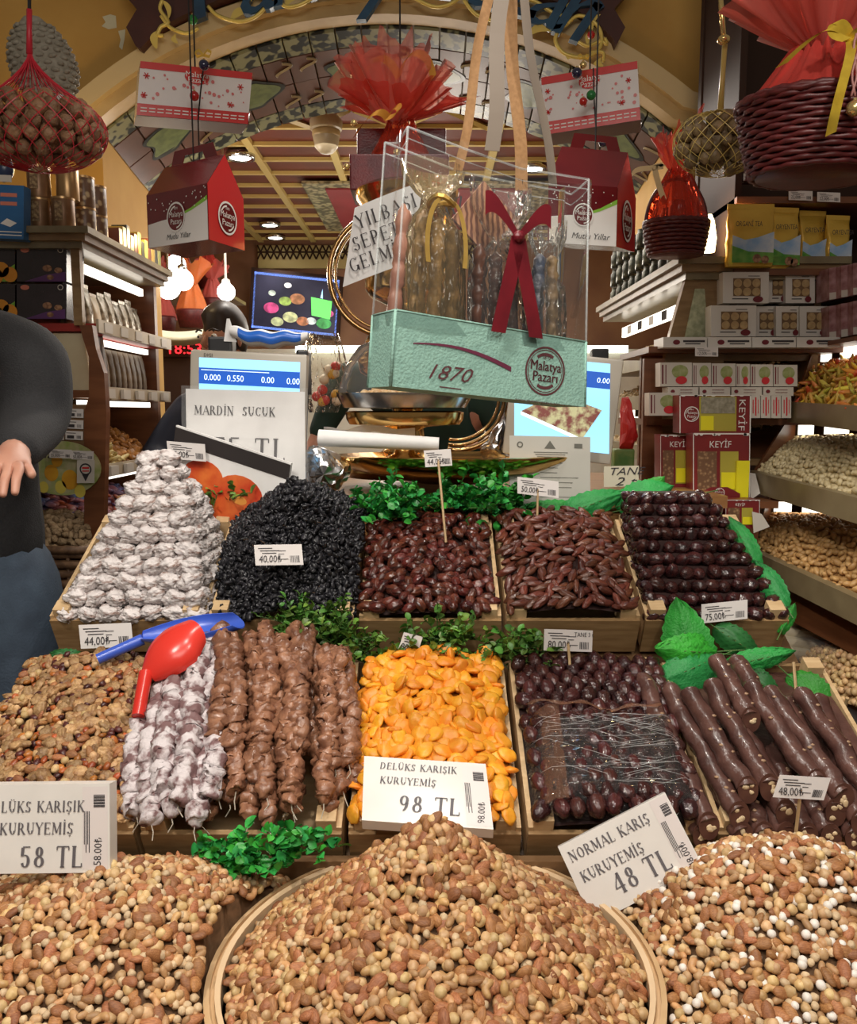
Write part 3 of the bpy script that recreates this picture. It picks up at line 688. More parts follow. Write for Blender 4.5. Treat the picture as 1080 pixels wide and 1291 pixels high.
obj('front_panel',MB().bbox((-.85,.61,0),(.85,.632,HZ-.05)),WK,t); obj('back_panel',MB().bbox((-.85,1.207,0),(.85,1.225,HZ+.015)),WK,t)
obj('base_board',MB().bbox((-.83,.635,HZ-.14),(.83,1.205,HZ-.122)),WK,t)
for x in (-.842,.842): obj('side_panel',MB().bbox((x-.01,.635,0),(x+.01,1.205,HZ-.03)),WK,t)
# ---------------------------------------------------------------- produce on the trays
def tpts(T,step,hf,x0=None,x1=None,v0=.012,v1=None,jit=.3,hex_=True):
    x0=T.x0+.012 if x0 is None else x0; x1=T.x1-.012 if x1 is None else x1; v1=T.len-.012 if v1 is None else v1; r=[]
    nj=int((v1-v0)/(step*.87))+1; ni=int((x1-x0)/step)+1
    for j in range(nj):
        for i in range(ni):
            x=x0+(i+(.5 if hex_ and j&1 else 0))*step+rr(-jit,jit)*step; v=v0+j*step*.87+rr(-jit,jit)*step
            x=min(max(x,x0),x1); v=min(max(v,v0),v1)
            e=.004; h=hf(x,v); gx=(hf(x+e,v)-hf(x-e,v))/(2*e); gv=(hf(x,v+e)-hf(x,v-e))/(2*e)
            n=(Vector((1,0,0))*-gx+T.vn*-gv+T.n).normalized(); r.append((T.at(x,v,h),n,x,v))
    return r
def bump01(a): return max(0,math.sin(PI*max(0,min(1,a))))
def bed(T,hf,mat,parent_tray,off=-.008,n=14,v1=1.0):
    mb=MB(); mb.grid(lambda a,b:T.at(T.x0+.012+(T.w-.024)*a,.008+(T.len-.016)*b*v1,hf(T.x0+.012+(T.w-.024)*a,.008+(T.len-.016)*b*v1)+off),n,n); return mb
# --- lower left: walnut mix
WAL=M('walnut_kernel',(.50,.31,.14),(.26,.13,.055),rough=.5,scale=110,var=.35,bump=.4,bscale=160)
GRA=M('golden_raisin',(.42,.13,.03),(.30,.08,.02),rough=.35,scale=90,var=.35,hvar=.015)
DRA=M('dark_raisin',(.09,.022,.018),(.05,.012,.012),rough=.35,scale=90,var=.4)
walh=[lumpmesh('walnut_half%d'%i,WAL,3,(.030,.022,.013),.08,2,i,0,0,.22,5,.25) for i in range(3)]
grm=[lumpmesh('raisin_gold%d'%i,GRA,2,(.015,.011,.008),.12,2,i,0,0,.15,4) for i in range(2)]
drm=[lumpmesh('raisin_dark%d'%i,DRA,2,(.015,.011,.008),.12,2,i+5,0,0,.15,4) for i in range(2)]
T=T1[0]; hf0=lambda x,v: .012+.018*bump01((x-T1[0].x0)/T1[0].w)+.01*bump01(v/.38)
st=[];mi=[]
for p,n,x,v in tpts(T,.0125,hf0):
    k=random.choices(['walnut','golden','dark','hazelnut','peanut','almond'],[.3,.18,.18,.13,.09,.12])[0]; R=(align(n)@rmat(.4)); p=p+n*rr(-.001,.007)
    if k=='walnut': inst(random.choice(walh),'walnut_half','tan walnut half among the dried fruit in lower left tray','nut','walnut halves in the lower left tray',p,R.to_euler(),rr(.8,1.15))
    elif k=='golden': inst(random.choice(grm),'golden_raisin','amber raisin among the walnuts in the lower left tray','dried fruit','amber raisins in the lower left tray',p,R.to_euler(),rr(.9,1.2))
    elif k=='dark': inst(random.choice(drm),'dark_raisin','dark raisin among the walnuts in the lower left tray','dried fruit','dark raisins in the lower left tray',p,R.to_euler(),rr(.9,1.2))
    else: st.append((random.choice(KIND[k][0]),p,R,1)); mi.append(['hazelnut','peanut','almond'].index(k))
fast_join('loose_tray_nuts',st,[HAZ,PEA,ALM,M('nut_fill',(1,1,1))],T.at(T.x0,.1),label='loose hazelnuts, peanuts and almonds among the walnuts in lower left tray',cat='nuts',extra=bed(T,hf0,None,T),mi_of=mi)
# --- apricots
APR=M('apricot_skin',(.88,.40,.035),(.80,.29,.015),rough=.42,scale=60,var=.13,hvar=.012,sub=.15,bump=.1,bscale=120)
APD=M('apricot_fill',(.45,.15,.01),rough=.7)
aprm=[lumpmesh('apricot%d'%i,APR,3,(.034,.028,.013),.10,1.6,i,0,0,.05,3,.12) for i in range(4)]
T=T1[2]; hfa=lambda x,v: .008+.03*bump01((x-T1[2].x0)/T1[2].w)**.7
obj('apricot_fill',bed(T,hfa,None,T,-.006),APD,kind='stuff',label='packed apricots under the visible top layer',cat='dried fruit')
for p,n,x,v in tpts(T,.0195,hfa,jit=.33):
    inst(random.choice(aprm),'dried_apricot','flat orange dried apricot in the lower middle tray','dried fruit','dried apricots in the tray',p+n*rr(-.002,.009),(align(n)@rmat(.38)).to_euler(),rr(.85,1.15))
# --- dates
def datemat(nm,a,b,r=.22,var=.3,coat=.3): return M(nm,a,b,rough=r,scale=45,stretch=(.5,3,3),var=var,hvar=.01,bump=.35,bscale=70,coat=coat)
DA=datemat('date_dark',(.12,.026,.015),(.04,.010,.008),.2,.35,.3); DB=datemat('date_red',(.15,.042,.022),(.06,.016,.010),.28,.35,.2); DC=datemat('date_black',(.060,.016,.014),(.022,.008,.009),.17,.4,.35)
dm=[lumpmesh('date_round%d'%i,DA,3,(.034,.0225,.021),.08,1.5,i,0,0,.13,4) for i in range(3)]
dl=[lumpmesh('date_long%d'%i,DB,3,(.042,.0165,.0155),.10,1.5,i,0,0,.15,4) for i in range(3)]
dk=[lumpmesh('date_black%d'%i,DC,3,(.034,.0255,.0245),.06,1.5,i,0,0,.12,4) for i in range(3)]
T=T2[2]; hf2=lambda x,v: .008+.014*bump01((x-T2[2].x0)/T2[2].w)+.004*bump01(v/.35)
for p,n,x,v in tpts(T,.0225,hf2,jit=.35):
    if random.random()<.03: continue
    inst(random.choice(dm),'date','glossy round date in the upper tray behind the foliage','dried fruit','dates in the upper centre tray',p+n*rr(-.003,.008),(align(n)@rmat(.3)).to_euler(),rr(.85,1.12))
T=T2[3]; hf3=lambda x,v: .010+.022*bump01((x-T2[3].x0)/T2[3].w)**.8+.006*bump01(v/.35)
for p,n,x,v in tpts(T,.0215,hf3,jit=.35):
    inst(random.choice(dl),'long_date','long reddish brown date in the tray right of the upper centre','dried fruit','long dates in the upper tray',p+n*rr(-.002,.009),(align(n)@rmat(.25,random.gauss(.5,.7))).to_euler(),rr(.88,1.1))
for T,hf,nm in ((T2[2],hf2,'upper centre'),(T2[3],hf3,'upper long date')):
    obj('date_fill',bed(T,hf,None,T,-.012),M('date_fill',(.035,.012,.01),rough=.7),kind='stuff',label='packed dates under the top layer of the %s tray'%nm,cat='dried fruit')
# pyramid of dates, upper right
ctr=MB()
for k in range(10):
    z=F2[1]+.006+.0238*k; y0=1.658+.0235*k; y1=1.94; x0=.450+.0015*k; x1=.716-.0098*k
    nx=int((x1-x0)/.0265)+1
    for i in range(nx):
        x=x0+(x1-x0)*(i+.0)/(max(nx-1,1)); inst(random.choice(dk),'dark_date','near black shiny date in the stacked pyramid at upper right','dried fruit','stacked dark dates at upper right',(x+rr(-.004,.004),y0+rr(-.005,.003),z+rr(-.004,.004)),Euler((random.gauss(0,.3),random.gauss(.3,.3),PI/2+random.gauss(0,.6))),rr(1.06,1.24))
    y=y0+.025
    while y<y1 and k>0:
        for x in (x0,x1): inst(random.choice(dk),'dark_date','near black shiny date in the stacked pyramid at upper right','dried fruit','stacked dark dates at upper right',(x+rr(-.003,.003),y,z+rr(-.002,.002)),Euler((random.gauss(0,.3),random.gauss(.6,.3),rr(0,6))),rr(.88,1.05))
        y+=.027
    if k>=9:
        y=y0+.025
        while y<y1-.03:
            for i in range(1,nx-1): inst(random.choice(dk),'dark_date','near black shiny date in the stacked pyramid at upper right','dried fruit','stacked dark dates at upper right',(x0+(x1-x0)*i/max(nx-1,1),y,z+rr(-.003,.003)),Euler((random.gauss(0,.3),random.gauss(.4,.3),rr(0,6))),rr(.88,1.05))
            y+=.027
    c0=.010; ctr.bbox((x0+c0,y0+c0,z-.012),(x1-c0,y1-c0,z+.012))
obj('date_core',ctr,M('date_fill',(.035,.012,.01)),kind='stuff',label='packed dates inside the upper right pyramid',cat='dried fruit')
# lower tray dates in rows, then wrapped dates
T=T1[3]; hf4=lambda x,v: .012+.012*bump01((x-T1[3].x0)/T1[3].w)
for p,n,x,v in tpts(T,.0285,hf4,x0=T.x0+.02,v0=.215,v1=.385,jit=.1):
    inst(random.choice(dk),'plump_date','plump black date behind the plastic wrap in the lower tray','dried fruit','plump dates behind the wrap',p+n*rr(0,.006),(align(n)@rmat(.15,PI/2+random.gauss(0,.25))).to_euler(),rr(1.05,1.2))
hf5=lambda x,v: .026+.016*bump01((x-T1[3].x0)/T1[3].w)
for p,n,x,v in tpts(T,.029,hf5,x0=T.x0+.022,x1=T.x1-.016,v0=.018,v1=.21,jit=.15):
    inst(random.choice(dk),'wrapped_date','black date under the clear cling film in the lower tray','dried fruit','dates under the cling film',p+n*rr(0,.004),(align(n)@rmat(.15,PI/2+random.gauss(0,.3))).to_euler(),rr(1.0,1.2))
obj('date_fill',bed(T,hf4,None,T,-.012),M('date_fill',(.035,.012,.01)),kind='stuff',label='packed dates under the top layer of the lower date tray',cat='dried fruit')
FILM=CLEAR('cling_film',gloss=.30,rough=.08,bump=1.0,bscale=22,stretch=(1,6,6),op=.02,tint=(.97,.95,.93))
FILM2=CLEAR('cling_film_brown',gloss=.18,rough=.15,bump=.7,bscale=30,op=.22,tint=(.9,.8,.7),diff=(.35,.18,.12))
def film(T,x0,x1,v0,v1,h,label,mat=FILM,name='cling_film'):
    mb=MB()
    def f(a,b):
        x=x0+(x1-x0)*a; v=v0+(v1-v0)*b; e=min(a,1-a,b,1-b)/.14; e=min(1,e)
        rid=.004*abs(noise.noise(Vector((a*3+b*5,b*26-a*10,1))))+.006*noise.noise(Vector((a*4,b*4,3)))
        return T.at(x,v,h*(e**.5)+rid+.003)
    mb.grid(f,48,48); return obj(name,mb,mat,None,True,label=label,cat='plastic wrap')
FO=film(T,T.x0+.012,T.x1-.01,.012,.225,.050,'clear wrinkled cling film stretched over dates in the lower tray')
mb=MB(); mb.grid(lambda a,b:T.at(T.x0+.014+.05*a+.01*b,.02+.20*b,.045*(1-(1-a)**3)+.006*noise.noise(Vector((a*6,b*9,2)))+.012),10,24)
obj('film_fold',mb,FILM2,None,True,label='brown gathered fold of plastic at the left of the wrapped dates',cat='plastic wrap')
mb=MB(); pts=[T.at(T.x0+.02+(T.w-.06)*i/20,.222+.006*math.sin(i*.9),.052+.01*math.sin(i*.35)) for i in range(21)]
mb.tube(pts,[.004+.0015*math.sin(i*1.7) for i in range(21)],6,flat=.5); obj('film_edge_roll',mb,FILM2,None,True,label='rolled back edge of plastic across the wrapped dates',cat='plastic wrap')
mb=MB()
for i in range(60):
    a0=rr(.1,.9); b0=rr(.25,1.0); L_=rr(.15,.5); an=rr(-.5,.35); pts=[]
    for j in range(9):
        u=j/8; xx=T.x0+.02+(T.w-.04)*min(1,max(0,a0+L_*(u-.5)*math.cos(an))); vv=.02+.20*min(1,max(0,b0+L_*1.2*(u-.5)*math.sin(an)-.1)); e=min((xx-T.x0-.012)/.03,(T.x1-.01-xx)/.03,(vv-.012)/.03,(.225-vv)/.03,1); pts.append(T.at(xx,vv,.050*max(0,e)**.5+.0075+.0012*math.sin(u*6+i)))
    mb.tube(pts,[.00008+.00028*math.sin(PI*j/8) for j in range(9)],4)
q=MB(); q.add(mb.v,mb.f); tag(obj('film_wrinkle',q,M('film_wrinkle_mat',(.7,.7,.7),rough=.12,alpha=.5,coat=1),FO,True),kind='stuff')  # whitish threads along the film ridges, standing in for its highlights
# --- raisins
RAI=M('black_raisin',(.028,.027,.032),(.012,.012,.016),rough=.38,scale=150,var=.6)
rm=[lumpmesh('raisin%d'%i,RAI,2,(.0165,.0105,.0062),.28,2.2,i,0,0,.35,4) for i in range(4)]
T=T2[1]
def hfr(x,v):
    a=(x-T.x0)/T.w; b=v/T.len; r=math.hypot((a-.55)/.62,(b-.62)/.72); return -.005+.182*max(0,1-r)**1.0*(1 if b<1 else 0)+.015*noise.noise(Vector((x*28,v*28,0)))+.006*noise.noise(Vector((x*75,v*75,0)))
its=[];cn=0
for lay in range(2):
    for p,n,x,v in tpts(T,.0083,hfr,x0=T.x0+.008,x1=T.x1-.004,v0=.004,v1=T.len,jit=.4):
        for q in range(1+(n.dot(T.n)<.75)):
            R=align(n)@rmat(.9); pp=p+n*rr(-.004,.012)+Vector((rr(-1,1),rr(-1,1),rr(-1,1)))*.004
            if cn<300 and lay==1 and random.random()<.25 and v<.15: cn+=1; inst(random.choice(rm),'black_raisin','wrinkled black raisin on the lower face of the raisin heap','dried fruit','raisins at the front of the heap',pp,R.to_euler(),rr(.9,1.3))
            else: its.append((random.choice(rm),pp,R,rr(.8,1.3)))
fast_join('loose_raisins',its,[RAI,M('raisin_fill',(.01,.01,.013),rough=.8)],T.at(T.x0,.1),label='steep heap of black raisins in the second upper tray',cat='dried fruit',extra=bed(T,hfr,None,T,-.006,40))
for i in range(22):
    x=rr(T.x0+.03,T.x1-.03); v=rr(.02,.25); h=hfr(x,v)+.006; mb=MB(); a=T.at(x,v,h); d=Vector((rr(-1,1),rr(-.3,.3),rr(-1,1))).normalized()*rr(.015,.03)
    mb.tube([a,a+d*.5+T.n*.006,a+d],.0007,4); obj('raisin_stalk',mb,M('stalk',(.12,.07,.04)),label='thin dry stalk sticking out of the raisin heap',cat='stalk',group='stalks in the raisin heap')
# --- dusted fruit pyramid
PER=M('dusted_fruit',(.70,.65,.64),(.22,.13,.10),rough=.7,scale=45,detail=6,stretch=(1,1,2.6),ramp=(.50,.64),var=.07,bump=.7,bscale=70)
pm=[lumpmesh('dusted_fruit%d'%i,PER,4,(.045,.041,.033),.13,1.5,i,0,0,.30,3.6) for i in range(6)]
PX0,PY0=-.603,1.80; K=11
for k in range(K):
    f=1-k/(K-.2); z=F2[1]+.008+.0305*k; hx=.134*f**.8+.016; hy=.142*f**.9+.004; y0=PY0-hy; xc=PX0+.028*math.sin(PI*.6*k/K)
    nx=max(1,round(2*hx/.041)); 
    for i in range(nx+(0 if k<K-1 else 0)):
        x=xc-hx+2*hx*(i+.5)/nx+(.5 if k&1 else 0)*.006
        inst(random.choice(pm),'dusted_dried_fruit','wrinkled white dusted dried fruit in the tall pyramid','dried fruit','white dusted fruit pyramid',(x+rr(-.002,.002),y0+rr(-.003,.003),z+rr(-.003,.003)),Euler((rr(-.3,.3),rr(-.4,.4),rr(-.5,.5))),rr(1.0,1.22))
    y=y0+.036
    while y<PY0+hy and k<K-1:
        for x in (xc-hx+.012,xc+hx-.012): inst(random.choice(pm),'dusted_dried_fruit','wrinkled white dusted dried fruit in the tall pyramid','dried fruit','white dusted fruit pyramid',(x+rr(-.003,.003),y,z+rr(-.003,.003)),Euler((rr(-.3,.3),rr(-.4,.4),rr(1,2.2))),rr(.9,1.08))
        y+=.039
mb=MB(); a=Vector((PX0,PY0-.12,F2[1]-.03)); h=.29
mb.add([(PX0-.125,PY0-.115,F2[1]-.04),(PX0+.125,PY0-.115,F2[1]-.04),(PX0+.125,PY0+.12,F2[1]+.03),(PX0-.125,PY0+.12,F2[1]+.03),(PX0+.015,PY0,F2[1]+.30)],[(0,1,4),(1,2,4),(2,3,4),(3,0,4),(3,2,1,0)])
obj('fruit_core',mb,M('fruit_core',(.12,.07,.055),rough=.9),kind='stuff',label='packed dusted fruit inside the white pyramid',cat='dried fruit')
# --- walnut strands
STB=M('strand_brown',(.38,.18,.10),(.17,.07,.04),rough=.34,scale=45,var=.15,bump=.3,bscale=90,coat=.15)
STW=M('strand_dusted',(.66,.60,.61),(.20,.11,.11),rough=.6,scale=34,detail=6,ramp=(.46,.56),bump=.4,bscale=90)
STR=M('string',(.6,.55,.45),rough=.8)
def strand(name,path,r,mat,label,cat,group,seed,lump=.5,string=True,nl=14):
    t=thing(name,label,cat,path[-1],group); k=110; pts=[]
    P0=[Vector(p) for p in path]
    for i in range(k+1):
        u=i/k*(len(P0)-1); j=min(int(u),len(P0)-2); pts.append(P0[j].lerp(P0[j+1],u-j))
    for _ in range(14): pts=[pts[0]]+[(pts[i-1]+pts[i]*2+pts[i+1])/4 for i in range(1,k)]+[pts[-1]]
    rad=[]
    for i in range(k+1):
        s=i/k; e=min(1,min(s,1-s)/.03)**.5; rad.append(r*max(.06,e)*(1-lump*.45+lump*.6*abs(math.sin(PI*s*nl+seed))+.22*noise.noise(Vector((s*22,seed,0)))))
    mb=MB(); mb.tube([p+Vector((noise.noise(Vector((i*.22,seed,1))),noise.noise(Vector((i*.22,seed,2))),noise.noise(Vector((i*.22,seed,3)))))*r*.55*lump for i,p in enumerate(pts)],rad,15)
    V=[]
    for v in mb.v:
        q=Vector(v); d=noise.noise(q*70+Vector((seed,0,0)))*r*1.0*lump-abs(noise.noise(q*120))*r*1.1*lump+r*.22*lump; 
        c=min(pts[::4],key=lambda p:(p-q).length_squared); V.append(tuple(q+(q-c).normalized()*d))
    mb.v=V; obj('strand_body',mb,mat,t,True)
    if string:
        m=MB(); e=pts[-1]; d=(pts[-1]-pts[-4]).normalized(); m.tube([e-d*.004,e+d*.008+Vector((rr(-.004,.004),0,-.004)),e+d*.014+Vector((rr(-.01,.01),0,-.012))],.0008,4); obj('string_end',m,STR,t)
    return t
T=T1[1]
def tp(px,py,h): return T.hit(px,py,h)
ORD=['first','second','third','fourth','fifth','sixth','seventh','eighth','ninth','tenth','eleventh','twelfth','thirteenth','fourteenth','fifteenth','sixteenth','seventeenth','eighteenth','nineteenth','twentieth','twenty-first','twenty-second']
wh=[((178,905),(168,960),(172,1030),.03),((205,868),(186,950),(190,1040),.045),((222,858),(205,940),(203,1000),.062),((240,850),(222,930),(215,1030),.05),((245,870),(236,950),(226,1010),.07),((258,890),(252,960),(246,1040),.05),((275,925),(270,960),(262,1005),.06),((262,805),(250,840),(238,885),.065),((285,810),(272,845),(262,885),.06),((232,830),(215,850),(200,880),.05)]
for i,(a,b,c,h) in enumerate(wh): strand('dusted_walnut_strand',[tp(*a,h),tp(*b,h+.006),tp(*c,h-.01)],.0175,STW,'white dusted walnut strand, %s from the left beside the scoops'%ORD[i],'sweet','dusted walnut strands',i*1.3,.42,True,6)
n=0
for lay,(N,h) in enumerate(((10,.030),(10,.055),(9,.08))):
    for i in range(N):
        f=(i+.5)/N; a=(272+165*f+rr(-5,5),(812 if lay<2 else 790)+rr(-8,14)); c=(262+(178 if f<.75 else 192)*f+rr(-14,14),(1045,1015,960)[lay]-rr(0,35)+(0 if f<.8 else -30)); b=((a[0]+c[0])/2+rr(-13,13),(a[1]+c[1])/2+rr(-10,10))
        if lay==2 and f>.75: a=(a[0],a[1]+25)
        strand('walnut_strand',[tp(*a,h),tp(*b,h+.018),tp(*c,h-.012)],.0140+rr(-.001,.0018),STB,'lumpy caramel brown walnut strand, %s from left in %s layer'%(ORD[i],('the bottom','the middle','the top')[lay]),'sweet','brown walnut strands',n*1.7,.62,lay<2,13); n+=1
# --- thick walnut sausages, lower right
SAU=M('sausage_brown',(.13,.060,.047),(.065,.027,.022),rough=.33,scale=22,bump=.35,bscale=55,coat=.25,var=.12)
CUT=M('sausage_cut',(.075,.028,.02),(.11,.045,.03),rough=.4,scale=60); WNP=M('walnut_piece',(.78,.62,.40),(.62,.44,.24),rough=.5,scale=140)
T=T1[4]
sl=[((806,850),(893,1040),.030),((838,862),(930,1025),.040),((866,868),(940,995),.066),((892,858),(967,990),.066),((915,880),(990,1022),.038),((940,858),(1026,985),.070),((966,866),(1063,1003),.066),((990,878),(1050,1022),.038),((1005,868),(1105,1010),.070),((1030,875),(1085,1035),.038),((900,826),(945,905),.080),((925,826),(978,915),.07),((845,960),(885,1052),.004),((895,970),(935,1052),.004),((925,970),(962,1052),.004),((950,970),(990,1052),.004),((980,970),(1016,1052),.004),((1010,980),(1044,1054),.004),((1045,990),(1076,1054),.004),((1075,990),(1110,1054),.004),((820,900),(868,1000),.02)]
for i,(a,c,h) in enumerate(sl):
    A=T.hit(*a,h); B=T.hit(*c,h*.75)
    if B.y<1.215: B.y=1.215
    t=thing('walnut_sausage','thick dark brown walnut sausage, %s in the lower right tray'%ORD[i],'sweet',B,'thick walnut sausages')
    k=40; r=.0165; d=(B-A); pts=[A+d*j/k+Vector((noise.noise(Vector((j*.12,i,0))),0,noise.noise(Vector((j*.12,i,5)))))*.006 for j in range(k+1)]
    mb=MB(); mb.tube(pts,[r*(1+.10*noise.noise(Vector((j*.28,i*3.3,1))))*(min(1,j/3+.3)) for j in range(k+1)],14)
    mb.v=[tuple(Vector(v)+Vector((noise.noise_vector(Vector(v)*55)))*.0022) for v in mb.v]; obj('sausage_body',mb,SAU,t,50)
    dn=d.normalized(); cn=Vector((0,-1,.1)).normalized(); e=pts[-1]
    fr=MB(); sx=Vector((1,0,0)); sy=cn.cross(sx).normalized(); cc=e+dn*.001+cn*.003
    fr.prism([cc+sx*math.cos(2*PI*q/18)*r*.98-sy*math.sin(2*PI*q/18)*r*1.35 for q in range(18)],cn,.002); obj('cut_face',fr,CUT,t)
    for q in range(3):
        m=MB(); m.ball(cc+cn*.002+sx*rr(-.006,.006)+sy*rr(-.011,.011),.0042,2,(rr(.8,1.4),.4,rr(.8,1.5))); m.v=[tuple(Vector(v)+noise.noise_vector(Vector(v)*260)*.0015) for v in m.v]; obj('walnut_piece',m,WNP,t,True)
    for q in range(7):
        j=random.randint(4,k-3); m=MB(); m.ball(pts[j]+Vector((rr(-.01,.01),-.004,.0135)),.0035,1,(1.4,1.2,.7)); obj('nut_bump',m,M('nut_bump',(.36,.22,.13),rough=.4),t,True)
hfs=lambda x,v:-.02
obj('sweet_fill',bed(T,lambda x,v:-.02+.02*bump01(v/.38),None,T,0),SAU,kind='stuff',label='packed sausages under the visible ones in the lower right tray',cat='sweets')
# ---------------------------------------------------------------- big price signs
BLK=M('sign_block',(.78,.75,.71),(.70,.67,.63),rough=.35,scale=10,coat=.2)
def block_sign(name,label,TL,TR,BL,thk,lines,tagbox,price):
    fr=Frame(TL,TR,BL,.0006); t=thing(name,label,'price sign',fr.at(.5,1)); mb=MB(); mb.slab(fr.o,fr.U,fr.V,-fr.n,thk); obj('block',mb,BLK,t)
    for i,(tx,a,b,h) in enumerate(lines): obj('lettering',fr.serif(tx,a,b,h,spacing=.07,bold=1.15),M('print_grey',(.12,.11,.12),rough=.5),t)
    a,b,c,d=tagbox; obj('sticker',fr.rect(a,b,c,d,l=.6),M('sticker_paper',(.72,.66,.64),rough=.35),t)
    # sideways sticker print
    ax=fr.at((a+c)/2+.02,d-.04,1.4); m=sans(price,fr.w*.055,ax+fr.u*fr.w*.022,-fr.v,fr.n,sx=.9)
    for i in range(4): fr.rect(a+.012+.012*i,b+.3*(d-b),a+.018+.012*i,b+(.7+.1*(i%2))*(d-b),m,1.4)
    bc=MB()
    for i in range(9): fr.rect(a+(c-a)*.45,b+.1*(d-b)+i*(d-b)*.018,a+(c-a)*.9,b+.1*(d-b)+(i+.5+.3*(i%2))*(d-b)*.018,bc,1.4)
    obj('sticker_print',merge(m,bc),INK,t); return fr
def corners(a,Ya,b,Yb,c,Yc): return P(a[0],a[1],Ya),P(b[0],b[1],Yb),P(c[0],c[1],Yc)
block_sign('price_sign','thick white block sign reading 58 at the lower left',P(-32,990,1.075),P(138,988,1.075),P(-34,1102,1.045),.026,
    [('LÜKS KARIŞIK',.20,.31,.0138),('KURUYEMİŞ',.19,.56,.0145),('58 TL',.34,.93,.0260)],(.80,.03,.985,.96),'58.00₺')
block_sign('price_sign','white block sign reading 98 lying on the orange apricots',T1[2].hit(459,953,.072),T1[2].hit(612,963,.072),T1[2].hit(456,1034,.072),.020,
    [('DELÜKS KARIŞIK',.13,.20,.0125),('KURUYEMİŞ',.13,.43,.0128),('98 TL',.27,.84,.0290)],(.80,.06,.99,.97),'98.00₺')
block_sign('price_sign','tilted white block sign reading 48 behind the front right heap',P(703,1068,1.145),P(838,999,1.155),P(748,1165,1.10),.018,
    [('NORMAL KARIŞ',.05,.24,.0142),('KURUYEMİŞ',.07,.52,.0145),('48 TL',.28,.83,.0270)],(.84,.02,.99,.97),'48.00₺')
# ---------------------------------------------------------------- small tags
price_tag(P(99,788,1.61),P(165,785,1.61),P(102,818,1.60),'44,00₺','white price tag reading 44,00 below the white pyramid')
price_tag(P(320,687,1.635),P(380,686,1.63),P(322,713,1.62),'40,00₺','white price tag stuck on the black raisin heap')
price_tag(P(534,568,1.88),P(568,566,1.88),P(536,589,1.875),'44,00₺','small price tag on a tall thin stick over the round dates',P(562,684,1.80))
price_tag(P(652,601,1.90),P(704,607,1.90),P(652,622,1.895),'50,00₺','price tag on a short stick behind the long dates',P(677,652,1.89))
price_tag(P(884,762,1.632),P(942,756,1.632),P(884,786,1.628),'75,00₺','price tag at the foot of the dark date pyramid')
price_tag(P(509,797,1.56),P(533,803,1.56),P(501,821,1.555),'80,00₺','little price tag tucked in greenery above the apricots')
price_tag(P(686,793,1.545),P(747,795,1.545),P(685,820,1.54),'80,00₺','price tag reading 80,00 on a stick in the black dates',P(721,872,1.50),extra='TANE 3 t')
price_tag(P(983,977,1.205),P(1047,981,1.205),P(974,1005,1.20),'48,00₺','price tag on a stick in front of the walnut sausages',P(1003,1050,1.212))
def handtag():
    TL,TR,BL=P(761,588,2.03),P(805,587,2.03),P(761,614,2.03); fr=Frame(TL,TR,BL); t=thing('price_tag','handwritten cardboard tag reading TANE beside the right scale','price tag',fr.at(.5,1))
    mb=MB(); mb.slab(fr.o,fr.U,fr.V,-fr.n,.002); obj('card',mb,M('cream_card',(.62,.57,.44),rough=.6),t)
    obj('lettering',merge(fr.sans('TANE',.12,.42,.018,shear=.3,sx=1.3),fr.sans('2 t',.3,.93,.02,shear=.3,sx=1.6)),INK,t)
handtag()
# wooden tag sticks on the right
for a,b in (((1000,835),(1006,905)),((1055,925),(1068,880))):
    mb=MB(); mb.tube([P(*a,1.55),P(*b,1.5)],.003,6); obj('wooden_stick',mb,M('tag_stick',(.55,.38,.2)),label='thin wooden stick standing %s at right of the sausages'%('behind the leaf' if a[0]==1000 else 'by the frame edge'),cat='stick')
# ---------------------------------------------------------------- scoops
def scoop(label,mat,A,Bp,tip,up,wd,hl):
    """A handle end, Bp bowl start, tip bowl end"""
    t=thing('plastic_scoop',label,'scoop',Bp); A,Bp,tip=Vector(A),Vector(Bp),Vector(tip); d=(tip-Bp).normalized(); up=Vector(up); up=(up-d*up.dot(d)).normalized(); sd=d.cross(up)
    mb=MB(); mb.tube([A,A.lerp(Bp,.5),Bp],[hl*.95,hl,hl*1.05],14); obj('handle',mb,mat,t,40)
    mb=MB(); L=(tip-Bp).length; n=14; k=12; vs=[]
    def pt(i,j,o):
        u=i/k; a=PI*(j/n)+PI; ww=wd*(.30+.70*math.sin(PI*.5*min(1,u*1.7+.08)))*(1-.35*max(0,u-.7)/.3); w2=(ww+o); dep=wd*.72*math.sin(PI*(.14+.62*u))+o
        cut=1-.0*u
        return Bp+d*(L*u*(1+.12*math.cos(a-1.5*PI) if u>.5 else 1))+sd*math.cos(a)*w2+up*(math.sin(a)*dep+wd*.25)
    for o in (0,-.0022): vs+=[pt(i,j,o) for i in range(k+1) for j in range(n+1)]
    N=(k+1)*(n+1); fs=[]
    for i in range(k):
        for j in range(n):
            a=i*(n+1)+j; fs+=[(a,a+1,a+n+2,a+n+1),(N+a+n+1,N+a+n+2,N+a+1,N+a)]
    for i in range(k):
        for j in (0,n): a=i*(n+1)+j; fs.append((a,a+n+1,N+a+n+1,N+a))
    for j in range(n): a=k*(n+1)+j; fs.append((a,a+1,N+a+1,N+a)); 
    mb.add(vs,fs); mb.add([pt(0,j,0) for j in range(n+1)],[tuple(range(n+1))]); obj('bowl',mb,mat,t,40)
    return t
BLP=M('blue_plastic',(.055,.13,.62),(.05,.11,.55),rough=.28,scale=4); RDP=M('red_plastic',(.72,.045,.030),(.62,.03,.02),rough=.25,scale=4)
scoop('blue plastic scoop lying across the walnut strands',BLP,P(123,831,1.50),P(180,806,1.535),P(294,786,1.56),(.05,-.25,1),.040,.0105)
scoop('red plastic scoop with its handle pointing down',RDP,P(174,903,1.38),P(184,848,1.44),P(243,795,1.50),(.5,.95,-.55),.050,.0118)
